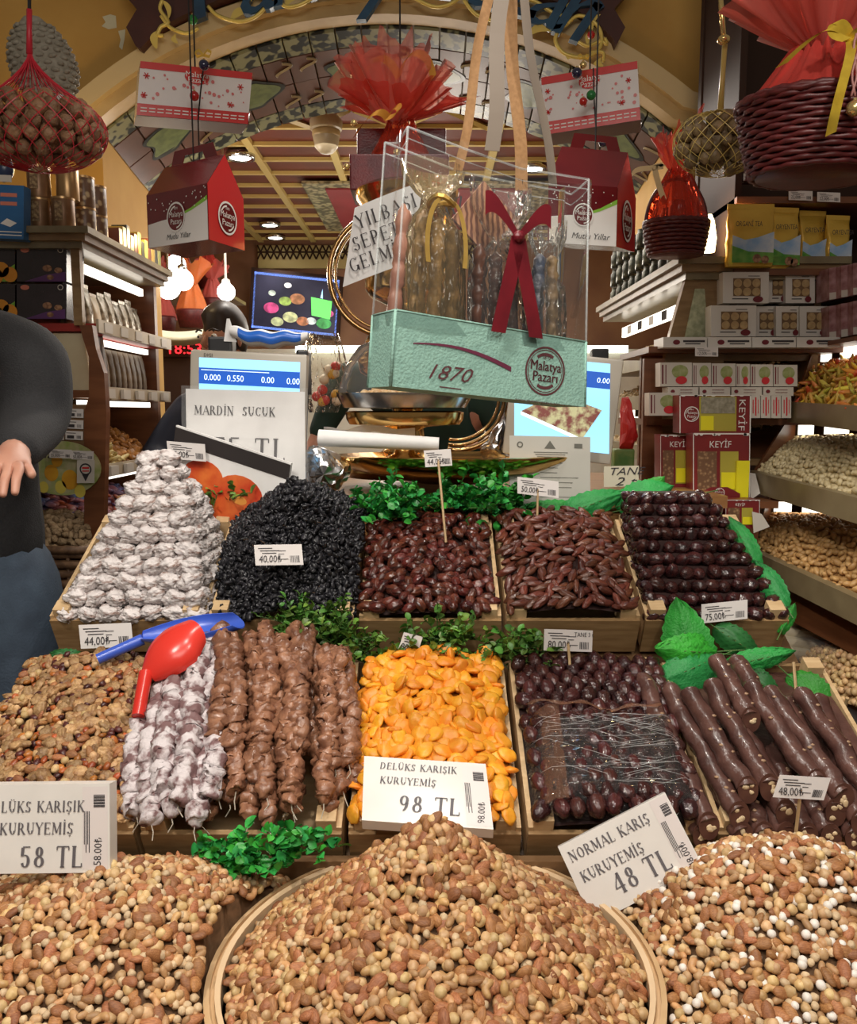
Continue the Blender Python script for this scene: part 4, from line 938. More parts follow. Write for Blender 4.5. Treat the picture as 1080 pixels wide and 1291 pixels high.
# ---------------------------------------------------------------- greenery
LG=M('leaf_bright',(.05,.42,.07),(.02,.22,.035),rough=.4,scale=30,var=.3,hvar=.02); LD=M('leaf_olive',(.14,.30,.045),(.06,.15,.025),rough=.4,scale=30,var=.4,hvar=.03)
LDK=M('leaf_dark',(.015,.13,.03),(.008,.07,.02),rough=.4,scale=30,var=.4); STM=M('stem_green',(.08,.16,.04),rough=.6)
def leafmesh(name,mat,L,W,seed):
    mb=MB(); n=5; vs=[]
    for i in range(n+1):
        u=i/n; ww=W*math.sin(PI*min(.98,u*.9+.06))**.7; z=L*.12*math.sin(PI*u)
        vs+=[(L*u,-ww/2,z+W*.12),(L*u,0,z-W*.05),(L*u,ww/2,z+W*.12)]
    mb.add(vs,[(3*i+a,3*i+a+1,3*i+a+4,3*i+a+3) for i in range(n) for a in (0,1)]); return mesh(name,mb.v,mb.f,mat,None,True)
LM={}
for nm,mt in (('b',LG),('o',LD),('d',LDK)): LM[nm]=[leafmesh('leaf_'+nm+str(i),mt,.0185,.0150,i) for i in range(2)]
LMS=[leafmesh('leaf_slim',LD,.019,.008,0)]
def bush(name,label,boxes,kind,nst,leafs=(9,14),size=1.0,individual=False,upbias=.9,yd=.05,slen=(.06,.11),slim=0):
    """boxes: list of (px,py,Y,spreadpx) root centres"""
    t=thing(name,label,'plant',P(*boxes[0][:3])); stems=MB(); its=[]
    for b in range(len(boxes)):
        px,py,Y,sp=boxes[b]
        for s in range(nst):
            a=P(px+rr(-sp,sp),py+rr(-.2,.2)*sp,Y+rr(-yd,yd)); d=Vector((rr(-1,1)*.9,rr(-.9,.3),upbias*rr(.2,1.1))).normalized(); ln=rr(*slen); q=[a]
            for i in range(6): d=(d+Vector((rr(-.2,.2),rr(-.2,.1),rr(-.25,.1)))).normalized(); q.append(q[-1]+d*ln/6)
            stems.tube(q,.0011,4)
            n=random.randint(*leafs)
            for i in range(n):
                u=(i+1)/n*5.9; j=min(int(u),5); p=q[j].lerp(q[j+1],u-j); dd=Vector((rr(-1,1),rr(-1,.5),rr(-.2,1))).normalized()
                R=dd.to_track_quat('X','Z').to_matrix()@Euler((rr(-1,1),0,0)).to_matrix(); its.append((random.choice(LMS if random.random()<slim else LM[kind]),p,R,rr(.75,1.2)*size))
    obj('stems',stems,STM,t)
    if individual:
        for me,p,R,s in its[:299]:
            o=bpy.data.objects.new('leaf',me); C.objects.link(o); o.parent=t; o.location=p-t.location; o.rotation_euler=R.to_euler(); o.scale=(s,)*3
        its=its[299:]
    if its: fast_join('leaves',its,sorted({i[0].materials[0] for i in its},key=lambda m:m.name),t.location,parent=t,mi_of=[sorted({i[0].materials[0].name for i in its}).index(i[0].materials[0].name) for i in its])
    return t
bush('boxwood_sprig','bright green plastic boxwood sprig beside the round basket rim',[(300,1098,1.16,20),(345,1085,1.165,26),(385,1065,1.17,22),(300,1075,1.17,10)],'b',11,(8,11),.90,True,.9,.012,(.035,.06))
bush('boxwood_sprig','bright green boxwood behind the round dates, left part',[(475,650,1.93,22),(520,640,1.94,30),(500,655,1.93,20)],'b',20,(10,14),1.0,False,1.0,.03,(.05,.11))
bush('boxwood_sprig','bright green boxwood behind the date trays, right part',[(575,640,1.97,22),(620,650,1.96,30),(640,635,1.96,15)],'b',20,(10,14),1.0,False,1.0,.03,(.05,.11))
bush('boxwood_sprig','small leaved olive green plant above the walnut strands',[(400,815,1.60,30),(440,825,1.60,28),(415,800,1.61,25),(385,800,1.61,14)],'o',26,(10,15),.85,False,1.2,.02,(.05,.10),.6)
bush('boxwood_sprig','dark green trailing plant above the apricots',[(520,830,1.60,26),(570,840,1.60,30),(620,830,1.60,30),(655,822,1.60,14),(560,810,1.61,20)],'o',20,(9,13),.90,False,.9,.02,(.05,.09),.1)
bush('boxwood_sprig','thin green vine sprig behind the white pyramid',[(262,640,1.93,12),(285,632,1.93,16)],'o',5,(3,6),1.0,False,1.0,.01,(.05,.09))
def bigleaf(label,pts,Y,name='fabric_leaf',mat=None,group='large green fabric leaves',bulge=.02):
    """pts: base px, tip px, half width px, Y base, Y tip ; pleated leaf with toothed edge"""
    (ax,ay),(bx,by),hw=pts; Ya,Yb=Y; A=P(ax,ay,Ya); B=P(bx,by,Yb); d=B-A; L=d.length; dn=d.normalized(); vw=(Vector((0,0,CZ))-A).normalized(); sd=dn.cross(vw).normalized(); nn=sd.cross(dn).normalized(); W=hw*Ya/FP
    mb=MB(); n=18; m=8; vs=[]
    for i in range(n+1):
        u=i/n; w_=W*(math.sin(PI*min(1,u**.8*.94+.05))**.65)*(1+.10*(i&1)-.05)
        for j in range(-m,m+1):
            v=j/m; vs.append(A+dn*(L*u+ W*.28*abs(v)*(.5-u))+sd*w_*v+nn*(bulge*math.sin(PI*u)-abs(v)**1.5*.014+.0034*math.cos(PI*(i*1.0-abs(j)*.55))+.004*noise.noise(Vector((u*5,v*3,ax)))))
    k=2*m+1; mb.add(vs,[(i*k+j,i*k+j+1,(i+1)*k+j+1,(i+1)*k+j) for i in range(n) for j in range(2*m)])
    t=thing(name,label,'leaf',A,group); obj('blade',mb,mat or LF,t,True); m2=MB(); m2.tube([A-dn*.03,A,A+dn*L*.5+nn*bulge*1.1,A+dn*L*.93+nn*.002],[.0012,.0014,.001,.0005],5); obj('midrib',m2,STM,t)
LF=M('leaf_fabric',(.03,.36,.05),(.015,.24,.03),rough=.55,scale=18,hvar=.02,var=.25,bump=.3,bscale=200)
LFD=M('leaf_fabric_dark',(.02,.15,.03),(.012,.10,.02),rough=.55,scale=18,var=.2)
BG=[('upright fabric leaf at the foot of the dark date pyramid',((880,870),(852,752),34),(1.585,1.62)),('broad fabric leaf pointing left over the black dates',((906,828),(828,862),30),(1.57,1.53)),
('broad fabric leaf pointing left, upper of the corner pair',((905,824),(826,818),24),(1.585,1.55)),('long fabric leaf pointing right over the sausages',((910,842),(1004,820),15),(1.58,1.56)),('fabric leaf at far right beside the wooden sticks',((992,850),(1058,912),27),(1.55,1.50)),
('dark fabric leaf drooping between the sausages',((938,842),(985,885),16),(1.56,1.52)),('small fabric leaf low on the right garland',((985,795),(1002,760),9),(1.64,1.70)),('garland leaf on right flank of the date pyramid',((990,765),(950,705),16),(1.66,1.76)),
('garland leaf higher on the right flank of the pyramid',((955,715),(918,650),15),(1.76,1.86)),('fabric leaf lying behind the long dates',((740,648),(655,640),15),(1.98,1.98)),('fabric leaf rising behind the tray corner',((700,652),(790,620),18),(1.97,1.97)),
('broad fabric leaf behind the date pyramid, left side',((775,640),(850,612),22),(1.98,1.97)),('fabric leaf on top of the date pyramid',((800,640),(838,600),16),(2.0,1.99)),('dark fabric leaf at the left end of the lower step',((110,845),(62,822),17),(1.6,1.58)),('fabric leaf beneath the 44,00 price tag',((120,838),(80,845),13),(1.585,1.56)),('fabric leaf hanging under the foot of the date pyramid',((900,790),(960,830),18),(1.632,1.615))]
for i,(l,p_,y_) in enumerate(BG): bigleaf(l,p_,y_,mat=LFD if i in (5,13,15) else LF)
mb=MB(); 
for a,b,c in (((760,648),(800,640),(905,618)),((905,825),(870,838),(800,842)),((905,835),(950,845),(1000,870)),((900,822),(940,818),(985,835))):
    mb.tube(bez(P(*a,1.6 if a[1]>700 else 1.97),P(*b,1.59 if a[1]>700 else 1.97),P(*b,1.59 if a[1]>700 else 1.97),P(*c,1.57 if a[1]>700 else 1.97),10),.0014,5)
obj('leaf_wire',mb,STM,label='thin green wires joining the large fabric leaves',cat='wire')
# round leaves over divider
for i,(px,py) in enumerate(((607,662),(628,664))):
    mb=MB(); c=P(px,py,1.90); mb.lathe([(.0001,.002),(.008,.001),(.0135,.003)],c,12,Euler((.9,.2*i,0)).to_matrix()); obj('round_leaf',mb,LG,None,True,label='small round leaf lying over the tray divider, %s one'%('left','right')[i],cat='leaf')
# ---------------------------------------------------------------- clear gift bag
PVC=CLEAR('clear_pvc',gloss=.18,rough=.03,bump=.12,bscale=9,op=.015,tint=(.97,.98,.98))
CELLO=CLEAR('cellophane',gloss=.28,rough=.08,bump=.9,bscale=38,stretch=(2,2,.8),op=.03,tint=(.97,.95,.9))
FELT=M('mint_felt',(.255,.44,.37),(.22,.39,.33),rough=.85,scale=60,bump=.25,bscale=250)
PCL=M('clear_piping',(.7,.75,.75),rough=.15,alpha=.28)
def gift_bag():
    bFL,bFR=P(492,487,1.12),P(737,513,1.27); tFL,tFR=P(514,160,1.135),P(742,226,1.285)
    n=(bFR-bFL).cross(Vector((0,0,1))).normalized(); 
    if n.y<0: n=-n
    dv=n*.075+Vector((0,0,.0)); t=thing('gift_bag','large clear gift bag with mint green base hanging in front','gift bag',(bFL+bFR)/2)
    K=.30; L=lambda a,b,u:a.lerp(b,u)
    fr=[bFL,bFR,bFR+dv,bFL+dv]; to=[tFL,tFR,tFR+dv*.95,tFL+dv*.95]; mid=[L(fr[i],to[i],K+(0,-.01,-.01,0)[i]) for i in range(4)]
    mb=MB(); mb.add(fr+mid,[(3,2,1,0),(0,1,5,4),(1,2,6,5),(2,3,7,6),(3,0,4,7)]); c=sum(fr,Vector())/4
    inn=[p+(sum(fr,Vector())/4-p).normalized()*.003 for p in fr]; inm=[p+(sum(mid,Vector())/4-p).normalized()*.003 for p in mid]
    mb.add(fr+mid+inn+inm,[(4,5,13,12),(5,6,14,13),(6,7,15,14),(7,4,12,15)]); obj('felt_base',mb,FELT,t)
    mb=MB()
    for i in range(4): j=(i+1)%4; mb.tube([fr[i].lerp(mid[i],.0),mid[i]],.0022,6); mb.tube([mid[i],mid[j]],.0014,5)
    obj('seam',mb,FELT,t,True)
    m=MB()
    for i in range(4):
        j=(i+1)%4; a,b,c2,d=L(mid[i],fr[i],.2),L(mid[j],fr[j],.2),to[j],to[i]; nn=((b-a).cross(d-a)).normalized()
        m.grid(lambda u,v:a.lerp(b,u).lerp(d.lerp(c2,u),v)+nn*(.006*math.sin(u*5+i)*v*v+.003*noise.noise(Vector((u*3,v*3,i)))),12,12)
    obj('clear_wall',m,PVC,t,True)
    m=MB()
    for i in range(4): m.tube([mid[i],L(mid[i],to[i],.5),to[i]],.0018,5)
    for i in range(4):
        j=(i+1)%4; a,b=to[i],to[j]; sag=Vector((0,0,-.012)); m.tube([a,a.lerp(b,.3)+sag*.6,a.lerp(b,.6)+sag,b],.0016,5); m.tube([a-Vector((0,0,.014)),a.lerp(b,.3)+sag*.6-Vector((0,0,.016)),a.lerp(b,.6)+sag-Vector((0,0,.016)),b-Vector((0,0,.014))],.0009,5)
    obj('clear_piping',m,PCL,t,True)
    RB=M('grey_ribbon',(.22,.18,.14),(.18,.14,.11),rough=.5,scale=300,kind='wave',detail=0); RT=M('tan_ribbon',(.42,.23,.10),(.34,.18,.075),rough=.5,scale=200)
    for (a,ya,b,yb,wd,mt) in (((577,215),1.25,(626,-60),1.2,.014,RT),((620,190),1.165,(636,-60),1.15,.021,RB),((657,240),1.27,(640,-60),1.2,.019,RT),((697,235),1.26,(651,-60),1.18,.013,RB)):
        A=P(*a,ya); B=P(*b,yb); mb=MB(); pts=[A.lerp(B,i/10)+Vector((.003*math.sin(i*.8),0,0)) for i in range(11)]
        mb.strip(pts,wd,Vector((1,.25,0))); mb.strip([p+Vector((0,.0012,0)) for p in pts],wd,Vector((1,.25,0))); obj('ribbon_handle',mb,mt,t)
    # print on the felt
    F=Frame(mid[0],mid[1],fr[0],.0012); PR=M('bag_print',(.10,.03,.035),rough=.5)
    mb=MB(); pts=[F.at(.09+.50*i/20,.40+.16*(i/20)**2-.06*math.sin(PI*i/20),1) for i in range(21)]; mb.strip(pts,lambda i:F.h*(.018+.05*(i/20)),F.v); obj('print_band',mb,M('print_maroon',(.13,.02,.05),rough=.5),t); mb=MB(); mb.strip([F.at(.895+.1*i/4,.60-.06*i/4,1) for i in range(5)],F.h*.12,F.v); obj('print_band',mb,MATS['print_maroon'],t)
    obj('print_date',merge(F.sans('1870',.15,.83,F.h*.20,sx=1.25,shear=.4),F.rect(.23,.92,.34,.935)),PR,t)
    r=F.h*.355; cx,cy=.775,.52; obj('emblem_ground',F.disc(cx,cy,r*.99,l=1.3),FELT,t)
    c=F.at(cx,cy,2); mb=merge(F.ring(cx,cy,r*.92,r,l=2),F.ring(cx,cy,r*.84,r*.87,l=2),F.ring(cx,cy,r*.62,r*.74,l=2,a0=60,a1=130),F.ring(cx,cy,r*.62,r*.74,l=2,a0=-120,a1=-50),
        sans('Malatya',r*.40,c-F.v*r*.02,F.u,F.n,center=True,sx=.9),sans('Malatya',r*.40,c-F.v*r*.02+F.u*r*.02,F.u,F.n,center=True,sx=.9),sans('Pazarı',r*.40,c+F.v*r*.42,F.u,F.n,center=True,sx=.95),sans('Pazarı',r*.40,c+F.v*r*.42+F.u*r*.02,F.u,F.n,center=True,sx=.95),sans('1870',r*.15,c-F.v*r*.48,F.u,F.n,center=True))
    obj('emblem',mb,PR,t); obj('print_line',F.sans('www.malatyapazari.com.tr',.62,.985,F.h*.035,sx=1.7),PR,t)
    # contents (each a thing inside the bag)
    ux=(bFR-bFL).normalized(); ctr=lambda a,d,z: bFL+ux*((bFR-bFL).length*a)+n*(.08*d)+Vector((0,0,z))
    def stick(a,d,z0,a2,z1,r,mat,label,cat,grp,seed,nl=16):
        A=ctr(a,d,z0); B=ctr(a2,d,z1); pts=[A.lerp(B,i/40) for i in range(41)]; mb=MB(); mb.tube(pts,[r*(.8+.3*abs(math.sin(i*.4*nl/16+seed)))*min(1,(40-i)/3+.3) for i in range(41)],9)
        mb.v=[tuple(Vector(v)+noise.noise_vector(Vector(v)*120)*r*.3) for v in mb.v]; obj('sweet_stick',mb,mat,None,True,label=label,cat=cat,group=grp)
    S1=M('stick_tan',(.36,.23,.10),(.22,.13,.06),rough=.45,scale=50,var=.2,bump=.3); S2=M('stick_dark',(.14,.045,.02),(.07,.025,.015),rough=.35,scale=60,var=.3); S3=M('stick_rose',(.42,.19,.12),(.32,.13,.09),rough=.45,scale=40); S4=M('stick_blue',(.05,.07,.12),(.15,.15,.17),rough=.3,scale=60,bump=.4)
    w_=['first','second','third','fourth','fifth','sixth','seventh','eighth']
    stick(.06,.5,.06,.13,.25,.010,S3,'rose coloured fruit roll at the left wall of the clear bag','sweet','',0)
    for i in range(6): stick(.15+.045*i,.35+.3*(i&1),.07,.20+.035*i,.245-.004*i,.0095,S1,'tan nut stick in the gold cellophane bundle, %s from left'%w_[i],'sweet','nut sticks in the gold bundle',i*1.1)
    for i in range(6): stick(.47+.045*i,.4+.25*(i&1),.075,.48+.042*i,.215-.003*i,.009,S2,'dark brown stick behind the maroon ribbon, %s from left'%w_[i],'sweet','dark sticks in the middle bundle',i*1.3)
    for i in range(4): stick(.79+.045*i,.4+.25*(i&1),.08,.80+.035*i,.22,.0085,S4 if i<2 else S1,'wrapped stick at the right of the clear bag, %s from left'%w_[i],'sweet','',i*.7)
    GC=CLEAR('gold_cellophane',gloss=.30,rough=.10,bump=1.0,bscale=30,op=.10,tint=(1,.93,.78),diff=(.65,.48,.22),stretch=(2,2,.7))
    def bundle(a,w,z0,zn,zt,mat,label,lean=0):
        t2=thing('cellophane_bundle',label,'gift bundle',ctr(a,.5,z0)); mb=MB(); N=26; vs=[]
        prof=[(1,0),(1.04,.3),(1,.6),(.85,.8),(.40,.93),(.22,1.0),(.45,1.06),(.85,1.2),(1.0,1.32)]
        for rr_,zz in prof:
            z=z0+(zn-z0)*zz if zz<=1 else zn+(zt-zn)*(zz-1)/.32
            for j in range(N):
                th=2*PI*j/N; k=w*rr_*(1+(.16 if rr_<.99 else .05)*math.sin(j*2.4*1.7)+.08*noise.noise(Vector((j,zz*4,a*9)))); vs.append(ctr(a+lean*(z-z0),.5,z)+ux*math.cos(th)*k+n*math.sin(th)*min(k,.034))
        mb.add(vs,[(i*N+j,i*N+(j+1)%N,(i+1)*N+(j+1)%N,(i+1)*N+j) for i in range(len(prof)-1) for j in range(N)]); obj('wrap',mb,mat,t2,True); return t2
    b=bundle(.26,.046,.07,.262,.31,GC,'gold tinted cellophane bundle tied at its neck inside clear bag'); GRB=M('gold_ribbon',(.70,.46,.12),(.52,.32,.08),rough=.28,metal=.6,scale=30)
    mb=MB(); c=ctr(.26,-.02,.255); mb.tube([c+ux*.016*math.cos(q)+Vector((0,0,.004*math.sin(q*2)))+n*(.016+.02*math.sin(q)) for q in [2*PI*i/16 for i in range(16)]],.004,6,closed=True)
    for sg in (-1,1): mb.strip(bez(c,c+ux*sg*.02+Vector((0,0,.01)),c+ux*sg*.035-Vector((0,0,.04)),c+ux*sg*.028-Vector((0,0,.085)),12),.007,ux)
    obj('ribbon_tie',mb,GRB,b)
    b=bundle(.60,.048,.075,.228,.31,CELLO,'clear cellophane bundle with a wide maroon ribbon inside bag'); MR=M('maroon_ribbon',(.16,.008,.015),(.11,.006,.012),rough=.3,scale=20); c=ctr(.60,-.12,.225)
    mb=MB(); 
    for sg in (-1,1):
        mb.strip(bez(c,c+ux*sg*.02+Vector((0,0,.02)),c+ux*sg*.04+Vector((0,0,.05)),c+ux*sg*.055+Vector((0,0,.035)),12),lambda i:.012+.02*(i/11),Vector((0,0,1))); mb.strip(bez(c+Vector((0,0,.0)),c+ux*sg*.005-Vector((0,0,.03)),c+ux*sg*.02-Vector((0,0,.08)),c+ux*sg*.032-Vector((0,0,.135)),12),.024,ux)
    mb.ball(c,.009,2); obj('ribbon_bow',mb,MR,b)
    bundle(.86,.030,.08,.20,.27,CELLO,'slim clear cellophane bundle at the right side of the bag')
    # box lid like card behind bow
    mb=MB(); q=ctr(.56,.75,.26); mb.box(q,(.075,.006,.075),Euler((0,.72,.4)).to_matrix()); obj('sweet_box',mb,M('patterned_card',(.42,.22,.13),(.16,.07,.05),rough=.4,scale=40,kind='wave'),label='square patterned sweet box standing on its corner inside clear bag',cat='box')
gift_bag()
mb=MB(); q=P(636,-60,1.18); mb.tube([(-1.5,1.19,q.z+.012),(1.5,1.19,q.z+.012)],.010,8); obj('hanging_rail',mb,MATS['stand_wood'],label='thin dark rail above the frame from which the bag hangs',cat='rail')
# ---------------------------------------------------------------- hanging gift boxes
GLW=M('gift_white',(.80,.76,.75),(.74,.70,.69),rough=.18,scale=8,coat=.6); GLR=M('gift_red',(.60,.035,.035),rough=.22,coat=.5); GMR=M('gift_maroon',(.16,.008,.012),(.11,.005,.01),rough=.25,scale=6,coat=.5)
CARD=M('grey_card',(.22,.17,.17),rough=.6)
STRG=M('black_cord',(.015,.012,.012),rough=.6)
def snowbox(label,TL,TR,BL,depth,side):
    fr=Frame(TL,TR,BL,.0012); t=thing('gift_box',label,'gift box',fr.at(.5,1),'snowflake gift boxes hung at the arch'); mb=MB(); mb.slab(fr.o,fr.U,fr.V,-fr.n,depth); mb.m=[0]*6
    # bottom face grey
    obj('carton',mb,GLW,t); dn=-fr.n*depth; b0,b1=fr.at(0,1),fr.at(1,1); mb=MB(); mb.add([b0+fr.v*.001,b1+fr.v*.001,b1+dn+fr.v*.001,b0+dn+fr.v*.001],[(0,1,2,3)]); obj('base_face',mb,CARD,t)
    obj('red_band',merge(fr.rect(0,0,1,.13),fr.rect(0,.78,1,1)),GLR,t)
    for sg in ((1,) if side>0 else (0,)):
        s0=fr.at(sg,0)+fr.u*(.0012 if sg else -.0012); s2=Frame(s0,s0-fr.n*depth,s0+fr.V,.0012); s2.n=fr.u if sg else -fr.u
        obj('red_band',merge(s2.rect(0,0,1,.13),s2.rect(0,.78,1,1)),GLR,t)
        m=MB(); 
        for i in range(9): s2.rect(.2,.2+.06*i,.8,.22+.06*i,m)
        obj('side_print',m,GLR,t)
    m=MB()
    for i in range(34): fr.disc(rr(.03,.97),rr(.2,.72),fr.w*rr(.006,.02),m,1.0+.02*i,n=12)
    obj('snow_dot',m,M('pale_red',(.62,.16,.16),rough=.3),t)
    m=MB()
    for (a,b) in ((.06,.26),(.05,.62),(.9,.3),(.82,.66)):
        for k in range(3): c=fr.at(a,b,2); d=(fr.u*math.cos(k*PI/3)+fr.v*math.sin(k*PI/3))*fr.w*.028; m.tube([c-d,c+d],.0012,4)
    obj('snowflake',m,GLR,t)
    c=fr.at(.5,.2,2); obj('emblem_ground',fr.disc(.5,.2,fr.w*.11,l=1.6,ry=fr.h*.13),GLR,t); obj('emblem',merge(sans('Malatya',fr.h*.10,fr.at(.5,.2,3),fr.u,fr.n,center=True),sans('Pazarı',fr.h*.10,fr.at(.5,.3,3),fr.u,fr.n,center=True)),WHT,t)
    m=MB()
    for i in range(13): fr.rect(.03+.073*i,.85,.03+.073*i+.055,.87,m,2); fr.rect(.03+.073*i,.91,.03+.073*i+.055,.93,m,2)
    obj('band_print',m,WHT,t)
    top=fr.at(.5,0)-fr.n*depth/2; m=MB(); m.tube([top,Vector((top.x,top.y,CZ+1.9))],.0022,5); m.tube([fr.at(.55,0,3),fr.at(.54,.5,3),fr.at(.54,1,3),fr.at(.54,1,3)-Vector((0,0,.12))],.0018,5); obj('cord',m,STRG,t)
    return fr,t
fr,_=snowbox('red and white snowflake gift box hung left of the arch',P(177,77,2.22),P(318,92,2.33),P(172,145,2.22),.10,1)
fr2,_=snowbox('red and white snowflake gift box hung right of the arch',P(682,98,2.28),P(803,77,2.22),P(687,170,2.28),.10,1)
BALLR=M('ball_red',(.45,.01,.01),rough=.15,coat=.8); BALLK=M('ball_dark',(.01,.012,.05),rough=.15,coat=.8); BALLG=M('ball_gold',(.8,.6,.25),rough=.2,metal=.8); BALLN=M('ball_green',(.02,.2,.05),rough=.2)
def bauble(label,p,r,mat,bow=True,up=.5):
    t=thing('bauble',label,'ornament',p); mb=MB(); mb.ball(p,r,3); obj('ball',mb,mat,t,True); mb=MB(); mb.lathe([(r*.25,0),(r*.25,r*.3),(.0001,r*.3)],p+Vector((0,0,r*.92)),10); obj('cap',mb,BALLG,t)
    if bow:
        mb=MB(); c=p+Vector((0,-.004,r*1.7))
        for sg in (-1,1): mb.strip([c,c+Vector((sg*r*.8,0,r*.9)),c+Vector((sg*r*1.6,0,r*.5)),c+Vector((sg*r*1.2,0,-r*.3)),c],r*.7,Vector((0,.4,1)))
        obj('bow',mb,M('gold_ribbon2',(.75,.48,.08),rough=.3,metal=.4),t)
bauble('dark blue bauble with a gold bow on the left snowflake box',P(257,82,2.22),.013,BALLK); bauble('red bauble on the front of the left snowflake box',P(245,121,2.22),.012,BALLR,False); bauble('dark bauble at the top left of the right snowflake box',P(727,92,2.2),.013,BALLK,False); bauble('gold trimmed bauble above the right snowflake box',P(735,82,2.2),.009,BALLG); bauble('red bauble on the front of the right snowflake box',P(735,128,2.19),.010,BALLR,False); bauble('green bauble on the front of the right snowflake box',P(745,120,2.19),.012,BALLN,False); bauble('red glass bauble hanging beside the chestnut net',P(947,175,1.75),.012,BALLR,False); bauble('dark bauble hanging under the right snowflake box',P(760,180,2.2),.011,BALLK,False); bauble('silver bell shaped bauble on the left net wall',P(78,125,2.15),.012,M('silver_white',(.7,.7,.68),rough=.4),False); bauble('small red bauble above the right snowflake box cord',P(745,44,2.9),.013,BALLR,False); bauble('green bauble on the shop sign at left',P(243,25,3.0),.016,BALLN,False)
def gablebox(label,BL,BR,BB,hb,hr,emb=True):
    """BL, BR front bottom corners, BB back-right bottom corner"""
    t=thing('gable_box',label,'gift box',(BL+BR)/2,'gable topped gift boxes'); U=BR-BL; D=BB-BR; Z=Vector((0,0,1)); a,b,c,d=BL,BR,BR+D,BL+D; H=Z*hb; R=Z*(hb+hr)
    mb=MB(); mb.hexa([a,b,c,d,a+H,b+H,c+H,d+H]); obj('carton',mb,GMR,t)
    r0=BL+D*.5+R; r1=BR+D*.5+R; mb=MB(); o=Z*.0015; mb.prism([a+H,b+H,r1,r0],o,1); mb.prism([c+H,d+H,r0,r1],o,1); obj('roof_flap',mb,GMR,t)
    obj('gable_end',MB().add([b+H,c+H,r1],[(0,1,2)]),GLR,t); obj('gable_end',MB().add([a+H,r0,d+H],[(0,1,2)]),GLR,t)
    mb=MB(); q0,q1=r0.lerp(r1,.12),r0.lerp(r1,.88); hh=Z*.035; u=(q1-q0); n_=D.normalized()*.003
    mb.prism([q0,q0+u*.25,q0+u*.30+hh*.55,q0+u*.7+hh*.55,q0+u*.75,q1,q1+hh-u*.08,q0+hh+u*.08],n_,1); obj('handle',mb,GMR,t)
    nF=U.cross(Z).normalized(); fr=Frame(a+H,b+H,a,.0012); fr.n=nF if nF.y<0 else -nF
    obj('white_panel',fr.poly([(.02,1.0),(1,1.0),(1,.28),(.75,.42),(.5,.50),(.25,.52),(.02,.56)]),WHT,t); obj('green_wave',fr.poly([(.55,.50),(.75,.42),(1,.28),(1,.20),(.75,.37),(.55,.46)],l=1.3),GRN,t)
    emblem(fr,.5,.5,fr.w*.15,t,WHT,GMR)
    obj('lettering',fr.sans('Mutlu Yıllar',.33,.9,fr.h*.10,sx=1.1,shear=.3),INK,t)
    m=MB()
    for i in range(26): x=rr(.04,.98); fr.disc(x,rr(.02,.35-.0*x),fr.w*.008,m,2,n=6)
    obj('snow_dot',m,WHT,t)
    f2=Frame(b+H,c+H,b,.0012); n2=D.cross(Z).normalized(); f2.n=n2 if n2.dot(U)>0 else -n2; sp=MB(); sp.add([f2.at(0,1),f2.at(1,1),f2.at(1,0),f2.at(0,0)],[(0,1,2,3)]); obj('red_side',sp,GLR,t); emblem(f2,.5,.5,f2.w*.26,t,WHT,GMR,l=2.5)
    m=MB(); q=(r0+r1)/2; m.tube([q,Vector((q.x,q.y,CZ+1.8))],.002,5); obj('cord',m,STRG,t)
gablebox('maroon gable gift box with emblem hung at the left of arch',P(187,313,2.14),P(263,302,2.0),P(308,316,2.14),.125,.085)
gablebox('maroon gable gift box hung right, partly behind the clear bag',P(690,306,2.0),P(776,311,2.05),P(799,318,2.22),.135,.095)
# ---------------------------------------------------------------- tulle and baskets
TUL=CLEAR('red_tulle',gloss=.08,rough=.3,op=.42,tint=(.95,.50,.45),diff=(.78,.10,.08)); TUL2=CLEAR('coral_tulle',gloss=.08,rough=.3,op=.38,tint=(.98,.68,.6),diff=(.88,.24,.20))
CELR=CLEAR('red_cellophane',gloss=.3,rough=.08,bump=1,bscale=25,op=.35,tint=(.9,.3,.2),diff=(.60,.06,.03))
WIC=M('wicker_red',(.115,.012,.012),(.07,.008,.009),rough=.45,scale=80)
def tulle(parent,c,r0,r1,h,mat,seed,N=90,M_=10,top=1.0,amp=.25,squash=.8,lean=(0,0)):
    mb=MB(); vs=[]
    for i in range(M_+1):
        u=i/M_; r=r0+(r1-r0)*u**top
        for j in range(N):
            th=2*PI*j/N; k=r*(1+amp*u*noise.noise(Vector((math.cos(th)*3,math.sin(th)*3,seed)))+.10*math.sin(j*.9+seed)*(.3+u)+.05*math.sin(j*2.1))
            vs.append(Vector(c)+Vector((math.cos(th)*k+lean[0]*u,math.sin(th)*k*squash+lean[1]*u,h*u*(1+amp*1.4*noise.noise(Vector((math.cos(th)*2.2,math.sin(th)*2.2,seed+5))))+.08*h*math.sin(j*1.3)*u)))
    mb.add(vs,[(i*N+j,i*N+(j+1)%N,(i+1)*N+(j+1)%N,(i+1)*N+j) for i in range(M_) for j in range(N)]); return obj('tulle',mb,mat,parent,True)
